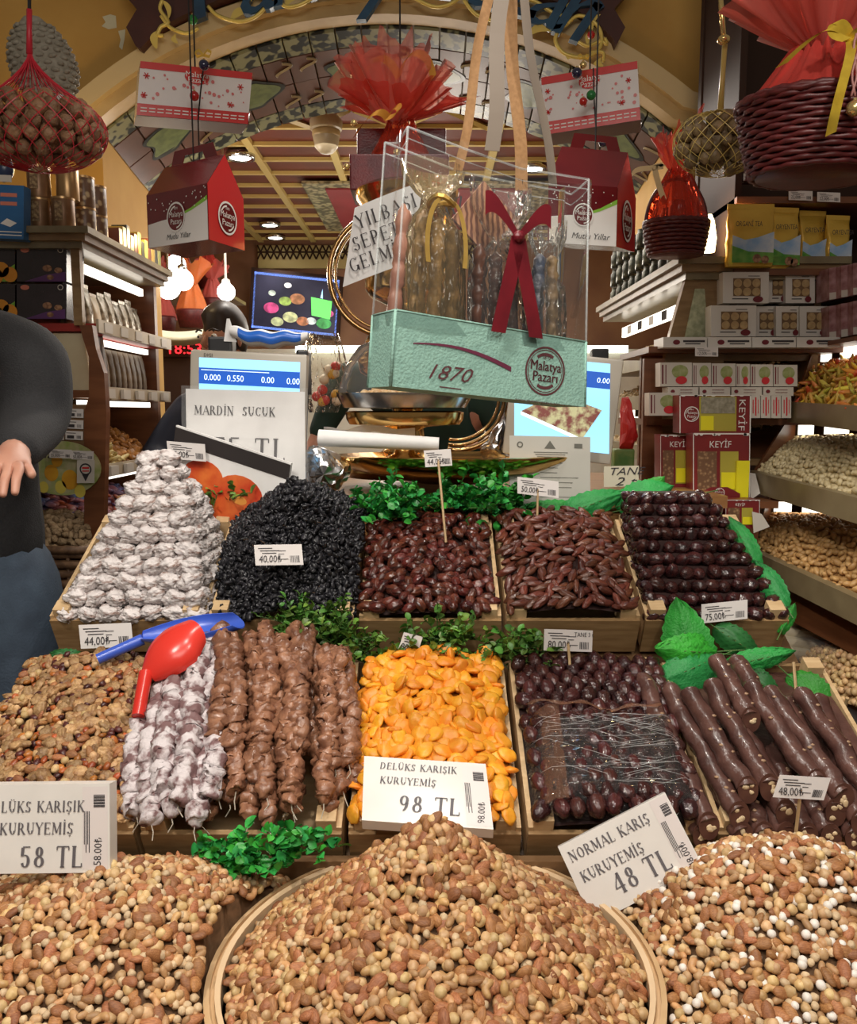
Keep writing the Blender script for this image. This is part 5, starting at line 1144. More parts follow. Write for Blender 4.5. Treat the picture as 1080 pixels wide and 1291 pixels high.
def wicker(label,c,rx,ry,h,taper=.72,rows=12,name='wicker_basket',group=None):
    t=thing(name,label,'basket',c,group); rb=Vector(c); mb=MB()
    for i in range(rows):
        u=(i+.5)/rows; k=taper+(1-taper)*u**.7; N=64; pts=[rb+Vector((rx*k*(1+.022*(-1)**(j//2+i))*math.cos(2*PI*j/N),ry*k*(1+.022*(-1)**(j//2+i))*math.sin(2*PI*j/N),h*u)) for j in range(N)]
        mb.tube(pts,h/rows*.56,5,closed=True)
    tag(obj('weave',mb,WIC,t,True),kind='stuff'); mb=MB(); mb.lathe([(.0001,0),(taper*.98,0),(.97*(taper+(1-taper)*.5),h*.5),(.96,h*.98)],rb,48,sx=rx,sy=ry); 
    mb=MB(); k=[]; 
    for (a,z) in ((.0001,.0),(taper*.97,.0),(taper+(1-taper)*.55-.03,h*.5),(.955,h)): k.append((a,z))
    mb.lathe([(a,z) for a,z in k],rb,48,sx=rx,sy=ry); obj('liner',mb,WIC,t,True)
    mb=MB(); N=56; 
    for q in (0,1): mb.tube([rb+Vector((rx*1.02*math.cos(2*PI*j/N),ry*1.02*math.sin(2*PI*j/N),h+.004+.003*math.sin(j*1.4+q*PI))) for j in range(N)],h*.035+.002,6,closed=True)
    obj('braided_rim',mb,WIC,t,True); return t
YRB=M('yellow_gold_ribbon',(.72,.50,.05),(.55,.36,.03),rough=.3,metal=.35,scale=40)
# big basket, upper right
bc=P(1048,197,1.5); bc.z-=0.0
t=wicker('large dark red wicker gift basket wrapped in tulle at upper right',(bc.x,1.55,P(1048,196,1.42).z),.142,.11,.118,.78,13)
bz=P(1048,196,1.42).z; b0=Vector((bc.x,1.55,bz))
tulle(t,b0+Vector((0,0,.115)),.135,.05,.10,TUL,1,top=.8,amp=.1); tulle(t,b0+Vector((0,0,.21)),.03,.15,.15,TUL2,2,top=.8,amp=.5,lean=(-.02,0)); tulle(t,b0+Vector((0,0,.21)),.025,.17,.09,TUL2,3,top=.9,amp=.5); tulle(t,b0+Vector((0,0,.215)),.02,.12,.20,TUL,4,amp=.5)
mb=MB(); c=b0+Vector((-.005,-.105,.19))
for pts,wd in (((c,c+Vector((-.03,-.02,.03)),c+Vector((-.07,-.02,.0)),c+Vector((-.115,-.01,-.045))),.024),((c,c+Vector((.02,-.02,.04)),c+Vector((.07,-.02,.03)),c+Vector((.09,-.01,-.02))),.03),((c,c+Vector((-.01,-.04,-.03)),c+Vector((-.035,-.045,-.09)),c+Vector((-.04,-.035,-.16))),.022),((c,c+Vector((.02,-.04,-.03)),c+Vector((.045,-.045,-.08)),c+Vector((.04,-.035,-.14))),.020),((c,c+Vector((-.03,-.02,.05)),c+Vector((-.06,-.01,.0)),c+Vector((-.01,-.01,-.005))),.02),((c,c+Vector((.03,-.02,.05)),c+Vector((.05,-.01,.0)),c+Vector((.01,-.01,-.005))),.02)):
    mb.strip(bez(*pts,14),wd,lambda i:Vector((1,.2,.5)))
obj('ribbon_bow',mb,YRB,t,True); mb=MB()
for s_ in (-1,1): mb.tube([c+Vector((.004*s_*math.sin(i*.9),-.02,-.012*i)) for i in range(9)],.0022,5)
obj('twisted_cord',mb,M('rose_cord',(.45,.2,.18),rough=.4),t,True); bauble('gold bell on the front of the large upper right basket',c+Vector((.003,-.02,-.115)),.013,BALLG,False)
mb=MB(); mb.tube([b0+Vector((0,0,.2)),b0+Vector((.0,0,.7))],.003,6); obj('hanging_cord',mb,STRG,t)
# small basket on right cornice
sb=Vector((P(851,318,2.42).x,2.42,P(851,323,2.42).z)); t=wicker('small dark red wicker basket of sweets on the right cornice',sb,.088,.07,.085,.8,8)
tulle(t,sb+Vector((0,0,.082)),.082,.022,.15,CELR,11,top=1.4,amp=.08); tulle(t,sb+Vector((0,0,.225)),.018,.06,.10,TUL,12,amp=.6); 
mb=MB(); mb.tube([sb+Vector((.086*math.cos(a),0,.085+.125*math.sin(a))) for a in [PI*i/16 for i in range(17)]],.005,6); obj('arched_handle',mb,WIC,t,True)
mb=MB(); c=sb+Vector((-.05,-.03,.235)); mb.strip(bez(c,c+Vector((-.04,0,.03)),c+Vector((-.02,0,-.03)),c+Vector((.01,0,-.10)),12),.016,(1,0,.2)); mb.strip(bez(c,c+Vector((-.05,0,-.01)),c+Vector((-.07,0,.0)),c+Vector((-.085,0,-.02)),8),.014,(0,0,1)); obj('ribbon',mb,M('cream_ribbon',(.7,.55,.3),rough=.3,metal=.3),t)
# box basket above the brass urn
t=thing('gift_chest','dark red gift chest with coral tulle and gold ribbon hung above urn','gift box',P(500,240,2.35)); LEA=M('red_leather',(.13,.008,.012),(.08,.005,.01),rough=.35,scale=30,bump=.2,bscale=200)
mb=MB(); A,B=P(441,240,2.3),P(566,236,2.3); h=.092; mb.bev(((A.x+B.x)/2,2.38,A.z+h/2),(B.x-A.x,.17,h),.004); obj('chest_body',mb,LEA,t)
mb=MB(); mb.bev(((A.x+B.x)/2+.01,2.40,A.z-.035),(B.x-A.x-.02,.13,.07),.004); obj('chest_foot',mb,LEA,t)
mb=MB(); mb.bev(((A.x+B.x)/2,2.485,A.z+h+.06),(B.x-A.x-.01,.012,.13),.004); obj('chest_lid',mb,LEA,t)
cc=Vector(((A.x+B.x)/2,2.38,A.z+h)); tulle(t,cc,.09,.03,.11,CELR,21,amp=.15,top=.9)
tulle(t,cc+Vector((-.02,-.02,.10)),.02,.15,.12,TUL2,22,top=.8,amp=.5); tulle(t,cc+Vector((0,-.01,.11)),.02,.155,.06,TUL,23,top=.8,amp=.5); tulle(t,cc+Vector((-.02,-.02,.12)),.02,.11,.16,TUL2,24,amp=.5)
mb=MB(); c=cc+Vector((-.03,-.1,.085)); GO=M('orange_gold_ribbon',(.80,.38,.06),(.65,.28,.04),rough=.25,metal=.5,scale=20)
for q in ((c,c+Vector((-.02,-.02,.03)),c+Vector((-.06,-.02,-.01)),c+Vector((-.085,0,-.045))),(c,c+Vector((.03,0,.06)),c+Vector((.05,0,.01)),c),(c+Vector((.03,0,.10)),c+Vector((.05,0,.19)),c+Vector((.11,0,.17)),c+Vector((.12,0,.10))),(c+Vector((.03,0,.10)),c+Vector((.0,0,.17)),c+Vector((-.04,0,.15)),c+Vector((-.05,0,.12)))): mb.strip(bez(*q,12),.022,Vector((.6,.1,.7)))
obj('ribbon',mb,GO,t,True)
for i in range(3): mb=MB(); mb.ball(P((446,437,500)[i],(155,210,192)[i],2.22),.009,2); obj('stud',mb,BALLG,t,True)
mb=MB(); mb.tube([cc+Vector((0,0,.1)),cc+Vector((0,0,.9))],.0025,5); obj('cord',mb,STRG,t)
# ---------------------------------------------------------------- net bags
WSH=M('walnut_shell',(.30,.165,.085),(.20,.10,.05),rough=.6,scale=70,bump=.6,bscale=90,var=.25); CHS=M('nut_shell_olive',(.24,.17,.08),(.15,.10,.045),rough=.5,scale=60,bump=.5,bscale=90,var=.3)
wm=[lumpmesh('walnut_shell%d'%i,WSH,3,(.037,.031,.031),.05,2,i,0,0,.12,4,-.05) for i in range(3)]; cm=[lumpmesh('nut_shell%d'%i,CHS,3,(.033,.029,.028),.06,2,i,0,0,.1,4) for i in range(3)]
def netbag(label,c,rx,rz,top,ms,nm,nlab,cat,grp,netm,mesh_r,N=22,ry=None,r_item=.033,knot=(0,0),tail=None):
    c=Vector(c); ry=ry or rx*.8; sh=lambda a,u: None
    def S(th,u,k=1.0):  # u 0 bottom ..1 shoulder
        ph=-PI/2+PI*.80*u; r=math.cos(ph)**.8 if math.cos(ph)>0 else 0; return c+Vector((rx*r*math.cos(th)*k,ry*r*math.sin(th)*k,rz*math.sin(ph)*k))
    rows=int(PI*.8*max(rz,rx*.55)/(r_item*.86)); 
    for i in range(rows):
        u=(i+.6)/rows; R_=(S(0,u)-S(PI,u)).length/2; n=max(1,int(2*PI*R_*.92/(r_item*1.0)))
        for j in range(n):
            th=2*PI*(j+.5*(i&1))/n+rr(-.08,.08)
            if math.sin(th)>.45: continue
            p=S(th,u)+Vector((rr(-1,1),rr(-1,1),rr(-1,1)))*.003; inst(random.choice(ms),nm,nlab,cat,grp,p,Euler((rr(0,6),rr(0,6),rr(0,6))),rr(.9,1.1))
    mb=MB(); mb.ball(c,1,3,(rx*.86,ry*.86,rz*.86)); mb.v=[v for v in mb.v]
    tag(obj(nm+'_core',mb,ms[0].materials[0],None,True),'packed nuts in the middle of the %s'%grp,'nuts',None,'stuff')
    t=thing('net_bag',label,'net bag',c-Vector((0,0,rz))); mb=MB(); T_=Vector(top)
    for s_ in (-1,1):
        for j in range(N):
            pts=[]; th0=2*PI*j/N
            for i in range(15): u=i/14; pts.append(S(th0+s_*u*2*PI*4.0/N*1.2,.04+.96*u,1.0)+((S(th0+s_*u*4.8*2*PI/N,.04+.96*u)-c).normalized()*r_item*.52))
            e=pts[-1]
            for i in range(1,6): q=i/5; w_=(1-q)**1.6; a=Vector((T_.x+(e.x-T_.x)*w_,T_.y+(e.y-T_.y)*w_,e.z+(T_.z-e.z)*q)); pts.append(a)
            mb.tube(pts,mesh_r,3,cap=False)
    obj('net',mb,netm,t); mb=MB(); 
    if tail: mb.tube([T_-Vector((0,0,.01)),T_.lerp(Vector(tail),.5),Vector(tail)],[.007,.0055,.006],7); obj('net_neck',mb,netm,t,True)
    return t
NR=M('net_red',(.55,.02,.04),rough=.4); NY=M('net_yellow',(.62,.48,.14),rough=.4)
wc=P(48,166,1.85); wnet=netbag('red net bag full of walnuts hanging at upper left',wc,.125,.062,P(37,62,1.85),wm,'walnut','whole walnut in shell inside the red net bag','nut','walnuts in the red net',NR,.0010,26,tail=P(37,12,1.85),r_item=.033)
ccn=P(906,181,1.9); netbag('yellow net bag of round nuts hanging at the right of arch',ccn,.083,.052,P(908,135,1.9),cm,'shelled_nut','round nut in shell inside the yellow net bag','nut','nuts in the yellow net',NY,.0008,20,tail=P(914,50,1.9),r_item=.030)
mb=MB(); mb.ball(P(912,50,1.88),.014,2,(1,1,.7)); mb.tube([P(912,46,1.88),P(906,-30,1.9)],.006,6); obj('gold_hook',mb,BALLG,None,True,label='gold knob hook holding the yellow net bag',cat='hook')
mb=MB(); mb.tube([P(37,14,1.85),P(37,-60,1.85)],.004,6); obj('hanging_cord',mb,STRG,wnet)
# pale net sack behind the walnuts
t=thing('net_sack','pale grey net sack of small nuts behind the red net bag','net bag',P(60,135,2.3)); PAL=M('pale_net',(.34,.31,.25),(.25,.22,.17),rough=.7,scale=60)
c0,c1=P(40,22,2.3),P(66,132,2.3)
def sack(a,b):
    u=b; p=c0.lerp(c1,u); w_=.082*math.sin(PI*min(1,.06+u*.80))**.8; th=2*PI*a; return p+Vector((w_*math.cos(th),w_*.6*math.sin(th),0))
mb=MB(); mb.grid(sack,24,16); obj('sack_body',mb,PAL,t,True)
its=[]
pl=lumpmesh('pale_nut',PAL,2,(.022,.014,.012),.1,2,3)
for j in range(11):
    for i in range(16):
        p=Vector(sack(i/16+.03*(j&1),.12+.078*j)); its.append((pl,p,Euler((rr(-.4,.4),rr(-.3,.3),rr(-.5,.5))).to_matrix(),1.0))
fast_join('sack_nuts',its,[PAL],t.location,parent=t)
# ---------------------------------------------------------------- brass urn, dome and scales
BRS=M('brass',(.72,.46,.17),(.62,.38,.13),rough=.16,metal=1,scale=12); BRD_=M('brass_dark',(.42,.26,.11),rough=.22,metal=1); STL=M('steel',(.55,.54,.52),rough=.2,metal=1)
GLS=CLEAR('dome_glass',gloss=.2,rough=.03,op=.04)
def urn():
    Y=2.33; c=lambda px,py:P(px,py,Y); x=c(500,500).x+.03; t=thing('brass_urn','tall polished brass urn with ring handles behind the clear bag','urn',(x,Y,c(500,600).z))
    z=lambda py:c(540,py).z
    mb=MB(); mb.lathe([(.0001,z(600)),(.17,z(600)),(.19,z(592)),(.185,z(585)),(.10,z(578)),(.05,z(560)),(.04,z(520)),(.06,z(490)),(.13,z(470)),(.14,z(450)),(.11,z(425)),(.06,z(405)),(.055,z(385)),(.10,z(375)),(.115,z(365)),(.118,z(300)),(.125,z(262)),(.135,z(255)),(.14,z(244)),(.12,z(238)),(.0001,z(236))],(x,Y,0),40); obj('urn_body',mb,BRS,t,50)
    mb=MB(); cc=c(490,346); r=.165
    for k,q in ((1,.0075),(.9,.004)): mb.tube([cc+Vector((-.0+r*.98*k*math.cos(a),.0,r*k*math.sin(a))) for a in [PI*.5+PI*i/24 for i in range(25)]],q,7)
    obj('ring_handle',mb,BRD_,t,True)
    mb=MB(); cc=c(575,500); r=.150
    for k,q in ((1,.008),(.9,.005),(.8,.004)): mb.tube([cc+Vector((r*k*math.cos(a),.02,r*k*math.sin(a))) for a in [-PI*.55+PI*.95*i/24 for i in range(25)]],q,7)
    obj('ring_handle',mb,BRD_,t,True)
    # paper sign
    TL,TR,BL=P(447,262,2.18),P(534,228,2.15),P(432,362,2.18); fr=Frame(TL,TR,BL,.0012); t2=thing('paper_sign','white paper sign in serif capitals taped to the brass urn','sign',fr.at(.5,1)); mb=MB(); mb.grid(lambda a,b:fr.at(a,b,0)+fr.n*.006*math.sin(PI*a),8,4); obj('paper',mb,PAPER,t2,True)
    for tx,b in (('YILBAŞI',.32),('SEPETLERİMİZ',.60),('GELMİŞTİR',.87)): obj('lettering',serif(tx,.034,fr.at(.12,b,6)+fr.n*.004,fr.u,fr.n,spacing=.12),INK,t2)
urn()
def platter():
    Y=2.12; z=lambda py:P(540,py,Y).z; x=P(578,590,Y).x; t=thing('brass_platter','wide round brass platter at the back of the upper step','platter',(x,Y,z(612))); mb=MB(); mb.lathe([(.0001,z(608)),(.10,z(609)),(.27,z(592)),(.318,z(578)),(.322,z(574)),(.315,z(573)),(.26,z(584)),(.10,z(596)),(.0001,z(596))],(x,Y,0),64,sy=.55); obj('platter_dish',mb,BRS,t,50)
    x2=P(510,500,Y).x; t=thing('domed_stand','brass pedestal stand under a clear glass dome of nuts','cake stand',(x2,Y,z(585))); mb=MB(); mb.lathe([(.0001,z(590)),(.09,z(588)),(.03,z(572)),(.022,z(560)),(.022,z(545)),(.06,z(538)),(.14,z(535)),(.148,z(528)),(.15,z(520)),(.14,z(518)),(.0001,z(519))],(x2,Y,0),48,sy=.7); obj('pedestal',mb,BRS,t,50)
    mb=MB(); mb.lathe([(.0001,z(516)),(.155,z(514)),(.170,z(500)),(.172,z(496)),(.16,z(497)),(.15,z(508)),(.0001,z(510))],(x2,Y,0),48,sy=.7); obj('glass_tray',mb,STL,t,50)
    mb=MB(); mb.lathe([(.166,z(498)),(.165,z(490)),(.150,z(462)),(.115,z(437)),(.06,z(424)),(.012,z(421)),(.0001,z(420))],(x2,Y,0),48,sy=.7); obj('glass_dome',mb,GLS,t,True)
    mb=MB(); mb.lathe([(.0001,z(408)),(.012,z(410)),(.014,z(415)),(.008,z(421)),(.0001,z(421))],(x2,Y,0),14); obj('knob',mb,BRS,t,True)
    its=[]
    for i in range(260):
        a=rr(0,2*PI); r=.14*rr(0,1)**.5; its.append((KIND['hazelnut'][0][0],(x2+r*math.cos(a),Y+r*.65*math.sin(a),z(506)+rr(.004,.045)*(1-r/.16)+.004),rmat(2),1.4))
    fast_join('domed_nuts',its,[HAZ],(x2,Y,z(508)),label='caramelised nuts heaped under the glass dome',cat='nuts')
platter()
mb=MB(); mb.tube([P(402,552,2.0),P(480,556,1.99),P(553,560,1.985)],[.020,.0185,.016],18); obj('paper_roll',mb,PAPER,None,50,label='roll of white wrapping paper lying before the brass stand',cat='paper')
mb=MB(); mb.grid(lambda a,b:P(408+115*a,538+10*b+3*math.sin(a*9),2.06+.02*b)+Vector((0,0,.006*noise.noise(Vector((a*6,b*3,0))))),20,4); obj('paper_sheet',mb,PAPER,None,True,label='crumpled white paper sheets behind the paper roll',cat='paper')
FOIL=M('foil',(.75,.75,.77),rough=.22,metal=1)
def crumple(name,label,pts,Y,depth,mat,cat,amp=.012):
    xs=[P(a,b,Y) for a,b in pts]; c=sum(xs,Vector())/len(xs); mb=MB(); N=len(xs); rings=8; vs=[]
    for i in range(rings+1):
        u=i/rings; k=math.sin(PI*.5*(1-u)) if True else 1
        for j in range(N*4):
            a=xs[(j//4)%N].lerp(xs[(j//4+1)%N],(j%4)/4); p=c+(a-c)*(1-u)**.6; q=p+Vector((0,-depth*math.sin(PI*.5*u),0)); q+=noise.noise_vector(q*28)*amp+noise.noise_vector(q*70)*amp*.5; vs.append(q)
    K=N*4; mb.add(vs,[(i*K+j,i*K+(j+1)%K,(i+1)*K+(j+1)%K,(i+1)*K+j) for i in range(rings) for j in range(K)]+[tuple(range(K))[::-1]]); return obj(name,mb,mat,None,False,label=label,cat=cat)
crumple('foil_bag','crumpled silver foil bag behind the black raisins',[(385,568),(400,562),(422,568),(442,585),(438,605),(428,622),(400,628),(376,606)],2.04,.06,FOIL,'bag')
crumple('foil_packet','silver foil packet beside the right scale',[(605,565),(637,520),(640,560),(642,576),(610,576)],2.2,.03,FOIL,'bag')
# ---------------------------------------------------------------- scales
SCB=M('scale_body',(.42,.38,.32),(.40,.36,.30),rough=.35,scale=4); SB=M('screen_blue',(.28,.62,.90),rough=.3,emit=1.0); SD=M('screen_dark',(.015,.08,.38),rough=.3,emit=.9); SW=M('screen_white',(.75,.9,.95),rough=.3,emit=1.0)
def scale(label,TL,TR,BL,scr,kind):
    fr=Frame(TL,TR,BL,.0012); t=thing('scale_display',label,'scale',fr.at(.5,1)); 
    R=Matrix((fr.u,-fr.n,-fr.v)).transposed(); c=fr.at(.5,.5)-fr.n*.014; mb=MB(); mb.bev(c,(fr.w,.026,fr.h),.008,R); obj('housing',mb,SCB,t,40)
    mb=MB(); mb.bev(c-fr.n*.028,(fr.w*.96,.03,fr.h*.95),.006,R); obj('back_housing',mb,M('black_plastic',(.012,.012,.014),rough=.4),t,40)
    mb=MB(); mb.tube([fr.at(.5,1)-fr.n*.03,fr.at(.5,1)-fr.n*.06-Vector((0,0,.16))],.018,10); mb.bbox(tuple(fr.at(.5,1)-fr.n*.06-Vector((.09,.06,.2))),tuple(fr.at(.5,1)-fr.n*.06+Vector((.09,.06,-.16)))); obj('stand',mb,SCB,t)
    a,b,c2,d=scr; obj('screen',fr.rect(a,b,c2,d),SB,t); w_=c2-a; hh=d-b
    if kind=='l':
        obj('screen_bar',fr.rect(a,b+hh*.16,c2,b+hh*.42,l=1.6),SD,t); obj('screen_lettering',merge(*[fr.sans(tx,a+w_*x,b+hh*.36,fr.h*.055,sx=.9) for tx,x in (('0.000',.05),('0.550',.28),('0.00',.62),('0.00',.87))],fr.rect(a+.02,b+hh*.19,c2-.3*w_,b+hh*.2,l=2.5)),SW,t)
        m=MB(); 
        for i in range(6): fr.rect(a+w_*(.04+.16*i),b+hh*.55,a+w_*(.10+.16*i),b+hh*.58,m,2)
        obj('screen_icons',m,SW,t); obj('maker_print',fr.sans('DIGI',.13,.06,fr.h*.03),INK,t)
    else:
        obj('screen_bar',fr.rect(a,b+hh*.10,c2,b+hh*.28,l=1.6),SD,t); obj('screen_lettering',fr.sans('0.00',c2-w_*.14,b+hh*.22,fr.h*.05),SW,t)
        # picture on the screen: a parallelogram tray of sweets
        q=[(a+w_*.07,b+hh*.62),(a+w_*.72,b+hh*.86),(a+w_*.92,b+hh*.52),(a+w_*.45,b+hh*.38)]; obj('screen_picture',fr.poly(q,l=1.8),M('screen_pic',(.16,.05,.04),(.42,.40,.22),rough=.4,scale=45,detail=5,emit=.8,ramp=(.42,.58),hvar=.0),t); q2=[(a+w_*.07,b+hh*.62),(a+w_*.72,b+hh*.86),(a+w_*.72,b+hh*.90),(a+w_*.07,b+hh*.66)]; obj('screen_picture_edge',fr.poly(q2,l=1.8),SW,t)
    return fr,t
fr,_=scale('left scale with a lit blue screen above a plastic sleeve sign',P(238,440,2.05),P(386,447,2.02),P(238,580,2.05),(.09,.07,.95,.62),'l')
fr,_=scale('right scale with a light blue screen partly behind the bag',P(640,440,2.10),P(779,453,2.07),P(640,572,2.10),(.06,.05,.93,.90),'r')
mb=MB(); mb.bev(P(280,438,2.12),(.06,.05,.05),.006); mb.bev(P(383,470,2.10),(.03,.06,.11),.006); obj('black_case',mb,M('black_plastic',(.012,.012,.014)),label='black plastic printer case behind the left scale',cat='printer')
# sleeve sign
TL,TR,BL=P(234,490,1.99),P(384,494,1.965),P(236,612,1.975); fr=Frame(TL,TR,BL,.0012); t=thing('sleeve_sign','white sheet in plastic sleeve reading MARDİN SUCUK','sign',fr.at(.5,1)); mb=MB(); mb.slab(fr.o,fr.U,fr.V,-fr.n,.0015); obj('sheet',mb,PAPER,t)
obj('lettering',fr.serif('MARDİN  SUCUK',.07,.26,.0205,spacing=.06,bold=1.2),INK,t); obj('lettering',fr.serif('75 TL',.22,.72,.052,spacing=.12),INK,t)
mb=MB(); mb.grid(lambda a,b:fr.at(-.03+1.06*a,-.03+1.03*b,5)+fr.n*.003*noise.noise(Vector((a*5,b*5,0))),12,12); obj('sleeve',mb,CLEAR('sleeve',gloss=.2,rough=.1,bump=.5,bscale=14,op=.10),t,True)
# tomato picture pack
TL,TR,BL=P(222,535,1.93),P(366,583,1.90),P(208,572,1.93)
TL,TR,BL=P(222,536,1.94),P(367,584,1.91),P(208,640,1.945); fr=Frame(TL,TR,BL,.0012); t=thing('picture_pack','white packet with red tomato picture leaning before the left scale','packet',fr.at(.5,1)); mb=MB(); mb.slab(fr.o,fr.U,fr.V,-fr.n,.012); obj('packet_body',mb,PAPER,t)
obj('black_band',fr.rect(0,.02,1,.20),M('band_black',(.03,.025,.025),rough=.3),t)
TOM=M('tomato_red',(.55,.04,.015),(.75,.18,.04),rough=.3,scale=18)
for (a,b,r,l) in ((.28,.52,.052,1),(.60,.60,.062,1.4),(.84,.72,.040,1.2),(.42,.80,.05,1.3)): obj('tomato_print',fr.disc(a,b,r,l=l,ry=r*.85),TOM,t)
obj('tomato_core',fr.disc(.62,.62,.018,l=2,ry=.010),M('tomato_core',(.8,.32,.06),rough=.4),t)
price_tag(P(210,556,1.92),P(258,560,1.91),P(212,578,1.92),'75,00₺','small price tag at the top of the white pyramid')
# document below right scale
TL,TR,BL=P(642,549,2.02),P(744,551,2.02),P(642,660,2.0); fr=Frame(TL,TR,BL,.001); t=thing('document_sheet','grey document sheet with a small triangle logo under right scale','document',fr.at(.5,1)); mb=MB(); mb.slab(fr.o,fr.U,fr.V,-fr.n,.0015); obj('sheet',mb,M('doc_paper',(.50,.49,.44),(.46,.45,.40),rough=.5,scale=8),t)
m=MB(); fr.poly([(.43,.14),(.57,.14),(.50,.05)],m); fr.ring(.13,.1,.0045,.0075,m); fr.rect(.8,.08,.9,.13,m)
for i in range(4): fr.rect(.30+.02*i,.18+.025*i,.72-.03*i,.188+.025*i,m)
for i in range(10):
    fr.rect(.06,.30+.055*i,.06+rr(.1,.2),.306+.055*i,m); fr.rect(.38,.30+.055*i,.38+rr(.1,.5),.306+.055*i,m)
obj('printing',m,M('doc_ink',(.12,.12,.10),rough=.6),t)
# blue and white packet on the left scale
t=thing('blue_packet','blue and white plastic packet lying on top of left scale','packet',P(335,436,2.08)); 
def pk(a,b):
    th=2*PI*b; x=-.085+.19*a; pin=math.sin(PI*min(1,max(0,a*.9+.08)))**.35; o=P(335,428,2.09); return o+Vector((x,.035*math.cos(th)*pin,.021*math.sin(th)*pin+.02*(.5-a)**2*4*(1 if a<.5 else .3)+.003*math.sin(a*20)))
mb=MB(); mb.grid(pk,24,16); obj('packet_film',mb,PAPER,t,True)
mb=MB(); mb.grid(lambda a,b:pk(.12+.80*a,.38+.22*b)+Vector((0,-.004,.0005)),20,6); obj('blue_band',mb,M('packet_blue',(.02,.13,.55),rough=.3),t,True)
mb=MB(); o=P(288,425,2.09); mb.add([o+Vector((-.012,0,-.01)),o+Vector((.02,0,-.012)),o+Vector((.004,0,.045)),o+Vector((-.004,.003,.045))],[(0,1,2,3)]); obj('packet_fin',mb,PAPER,t)
# ---------------------------------------------------------------- shelving
SW1=M('shelf_wood',(.20,.075,.03),(.13,.045,.018),rough=.35,scale=4,stretch=(1.5,1.5,9)); SW2=M('shelf_edge',(.30,.19,.085),(.22,.13,.055),rough=.35,scale=6,stretch=(3,3,12)); SW3=M('shelf_dark',(.035,.016,.010),rough=.7,spec=.2)
LED=M('led_strip',(1,.93,.80),rough=.4,emit=2.0); LBL=M('label_white',(.62,.58,.52),rough=.5)
REDB=M('shelf_red',(.32,.02,.015),rough=.4)
def zY(py,Y): return P(540,py,Y).z
# --- left unit
LX=-.985; LY=2.42
t=thing('left_shelf_unit','tall brown wooden shelf unit with cornice at the left side','shelf unit',(-1.4,2.8,0))
obj('back_panel',MB().bbox((-2.3,3.12,0),(LX-.02,3.15,zY(300,LY))),SW1,t)
obj('inner_panel',MB().bbox((LX-.34,LY+.03,0),(LX-.32,3.12,zY(300,LY))),SW2,t)
obj('base_cabinet',MB().bbox((-2.3,LY,0),(LX,3.12,zY(690,LY)-.12)),SW1,t)
def lprof(): return [(-2.3,LY-.03,0),(LX+.03,LY-.03,0),(LX+.03,3.14,0),(-2.3,3.14,0)]
zc_=zY(289,LY)
for k,(dz,e) in enumerate(((0,.045),(.018,.03),(.036,.015))): obj('cornice_moulding',MB().bbox((-2.3,LY-e,zc_-.018-dz),(LX+e,3.14,zc_-dz)),M('cornice_olive',(.24,.20,.11),(.17,.13,.07),rough=.3,coat=.3) if k!=1 else SW2,t)
for py,nm in ((405,'shelf_board'),(507,'shelf_board')): obj(nm,MB().bbox((-2.3,LY-.01,zY(py,LY)-.022),(LX-.30,LY+.5,zY(py,LY))),SW1,t)
mb=MB(); pp=[(100,410),(116,410),(121,440),(131,470),(134,520),(130,690),(106,690),(106,520),(112,500),(112,450),(104,425)]; mb.prism([P(a,b,LY-.02) for a,b in pp],(0,1,0),.03); obj('curved_post',mb,SW1,t)
mb=MB().bbox((LX-.025,LY,zY(410,LY)),(LX,LY+.02,zc_-.05)); obj('post',mb,SW2,t)
# side shelves (facing the opening)
zs=[CZ+.255,CZ+.065,CZ-.165]
for i,z in enumerate(zs):
    obj('side_shelf',MB().bbox((LX-.32,LY+.02,z-.022),(LX+(.03,.02,.02)[i],3.12,z)),SW1 if i else REDB,t)
    obj('shelf_lip',MB().bbox((LX+(.03,.02,.02)[i],LY+.02,z-.026),(LX+(.038,.028,.028)[i],3.12,z+.012)),M('lip_cream',(.50,.42,.30),rough=.4),t)
    obj('light_strip',MB().bbox((LX-.05,LY+.05,z-.046),(LX-.035,3.08,z-.028)),LED,t)
    for k in range(5): obj('price_label',MB().bbox((LX+.030,LY+.06+.13*k,z-.022),(LX+.0405,LY+.12+.13*k,z+.006)),LBL,t)
obj('light_strip',MB().bbox((LX-.06,LY+.05,zc_-.095),(LX-.045,3.08,zc_-.07)),LED,t)
W_=['first','second','third','fourth','fifth','sixth','seventh','eighth','ninth','tenth','eleventh','twelfth','thirteenth','fourteenth']
JAR=M('silver_packet',(.55,.52,.42),(.16,.13,.08),rough=.25,scale=50,metal=.3,var=.3); PKT=M('twig_packet',(.22,.15,.07),(.09,.05,.025),rough=.5,scale=70,stretch=(1,1,.4),var=.3); CRMP=M('cream_pack',(.70,.62,.42),(.6,.5,.33),rough=.35,scale=10)
def pouch(c,w,h,d,mat,label,cat,group=None,rz=0,name='packet',top=True,tilt=0):
    t=thing(name,label,cat,c,group); R=Euler((tilt,0,rz)).to_matrix(); c=Vector(c); mb=MB()
    def f(a,b):
        th=2*PI*a; k=math.sin(PI*min(1,b*.93+.10))**.4; x=w/2*math.copysign(abs(math.cos(th))**.6,math.cos(th)); y=d/2*math.copysign(abs(math.sin(th))**.6,math.sin(th))*k*(1-b*.55); return c+R@Vector((x*(1+.03*math.sin(b*19)),y+.002*noise.noise(Vector((a*9,b*9,w*50))),h*b*.93))
    mb.grid(f,20,10); obj('pouch_body',mb,mat,t,True)
    if top: mb=MB(); mb.box(c+R@Vector((0,0,h*.96)),(w,.003,h*.08),R); obj('sealed_top',mb,mat,t)
    return t,R
y=LY+.07; i=0
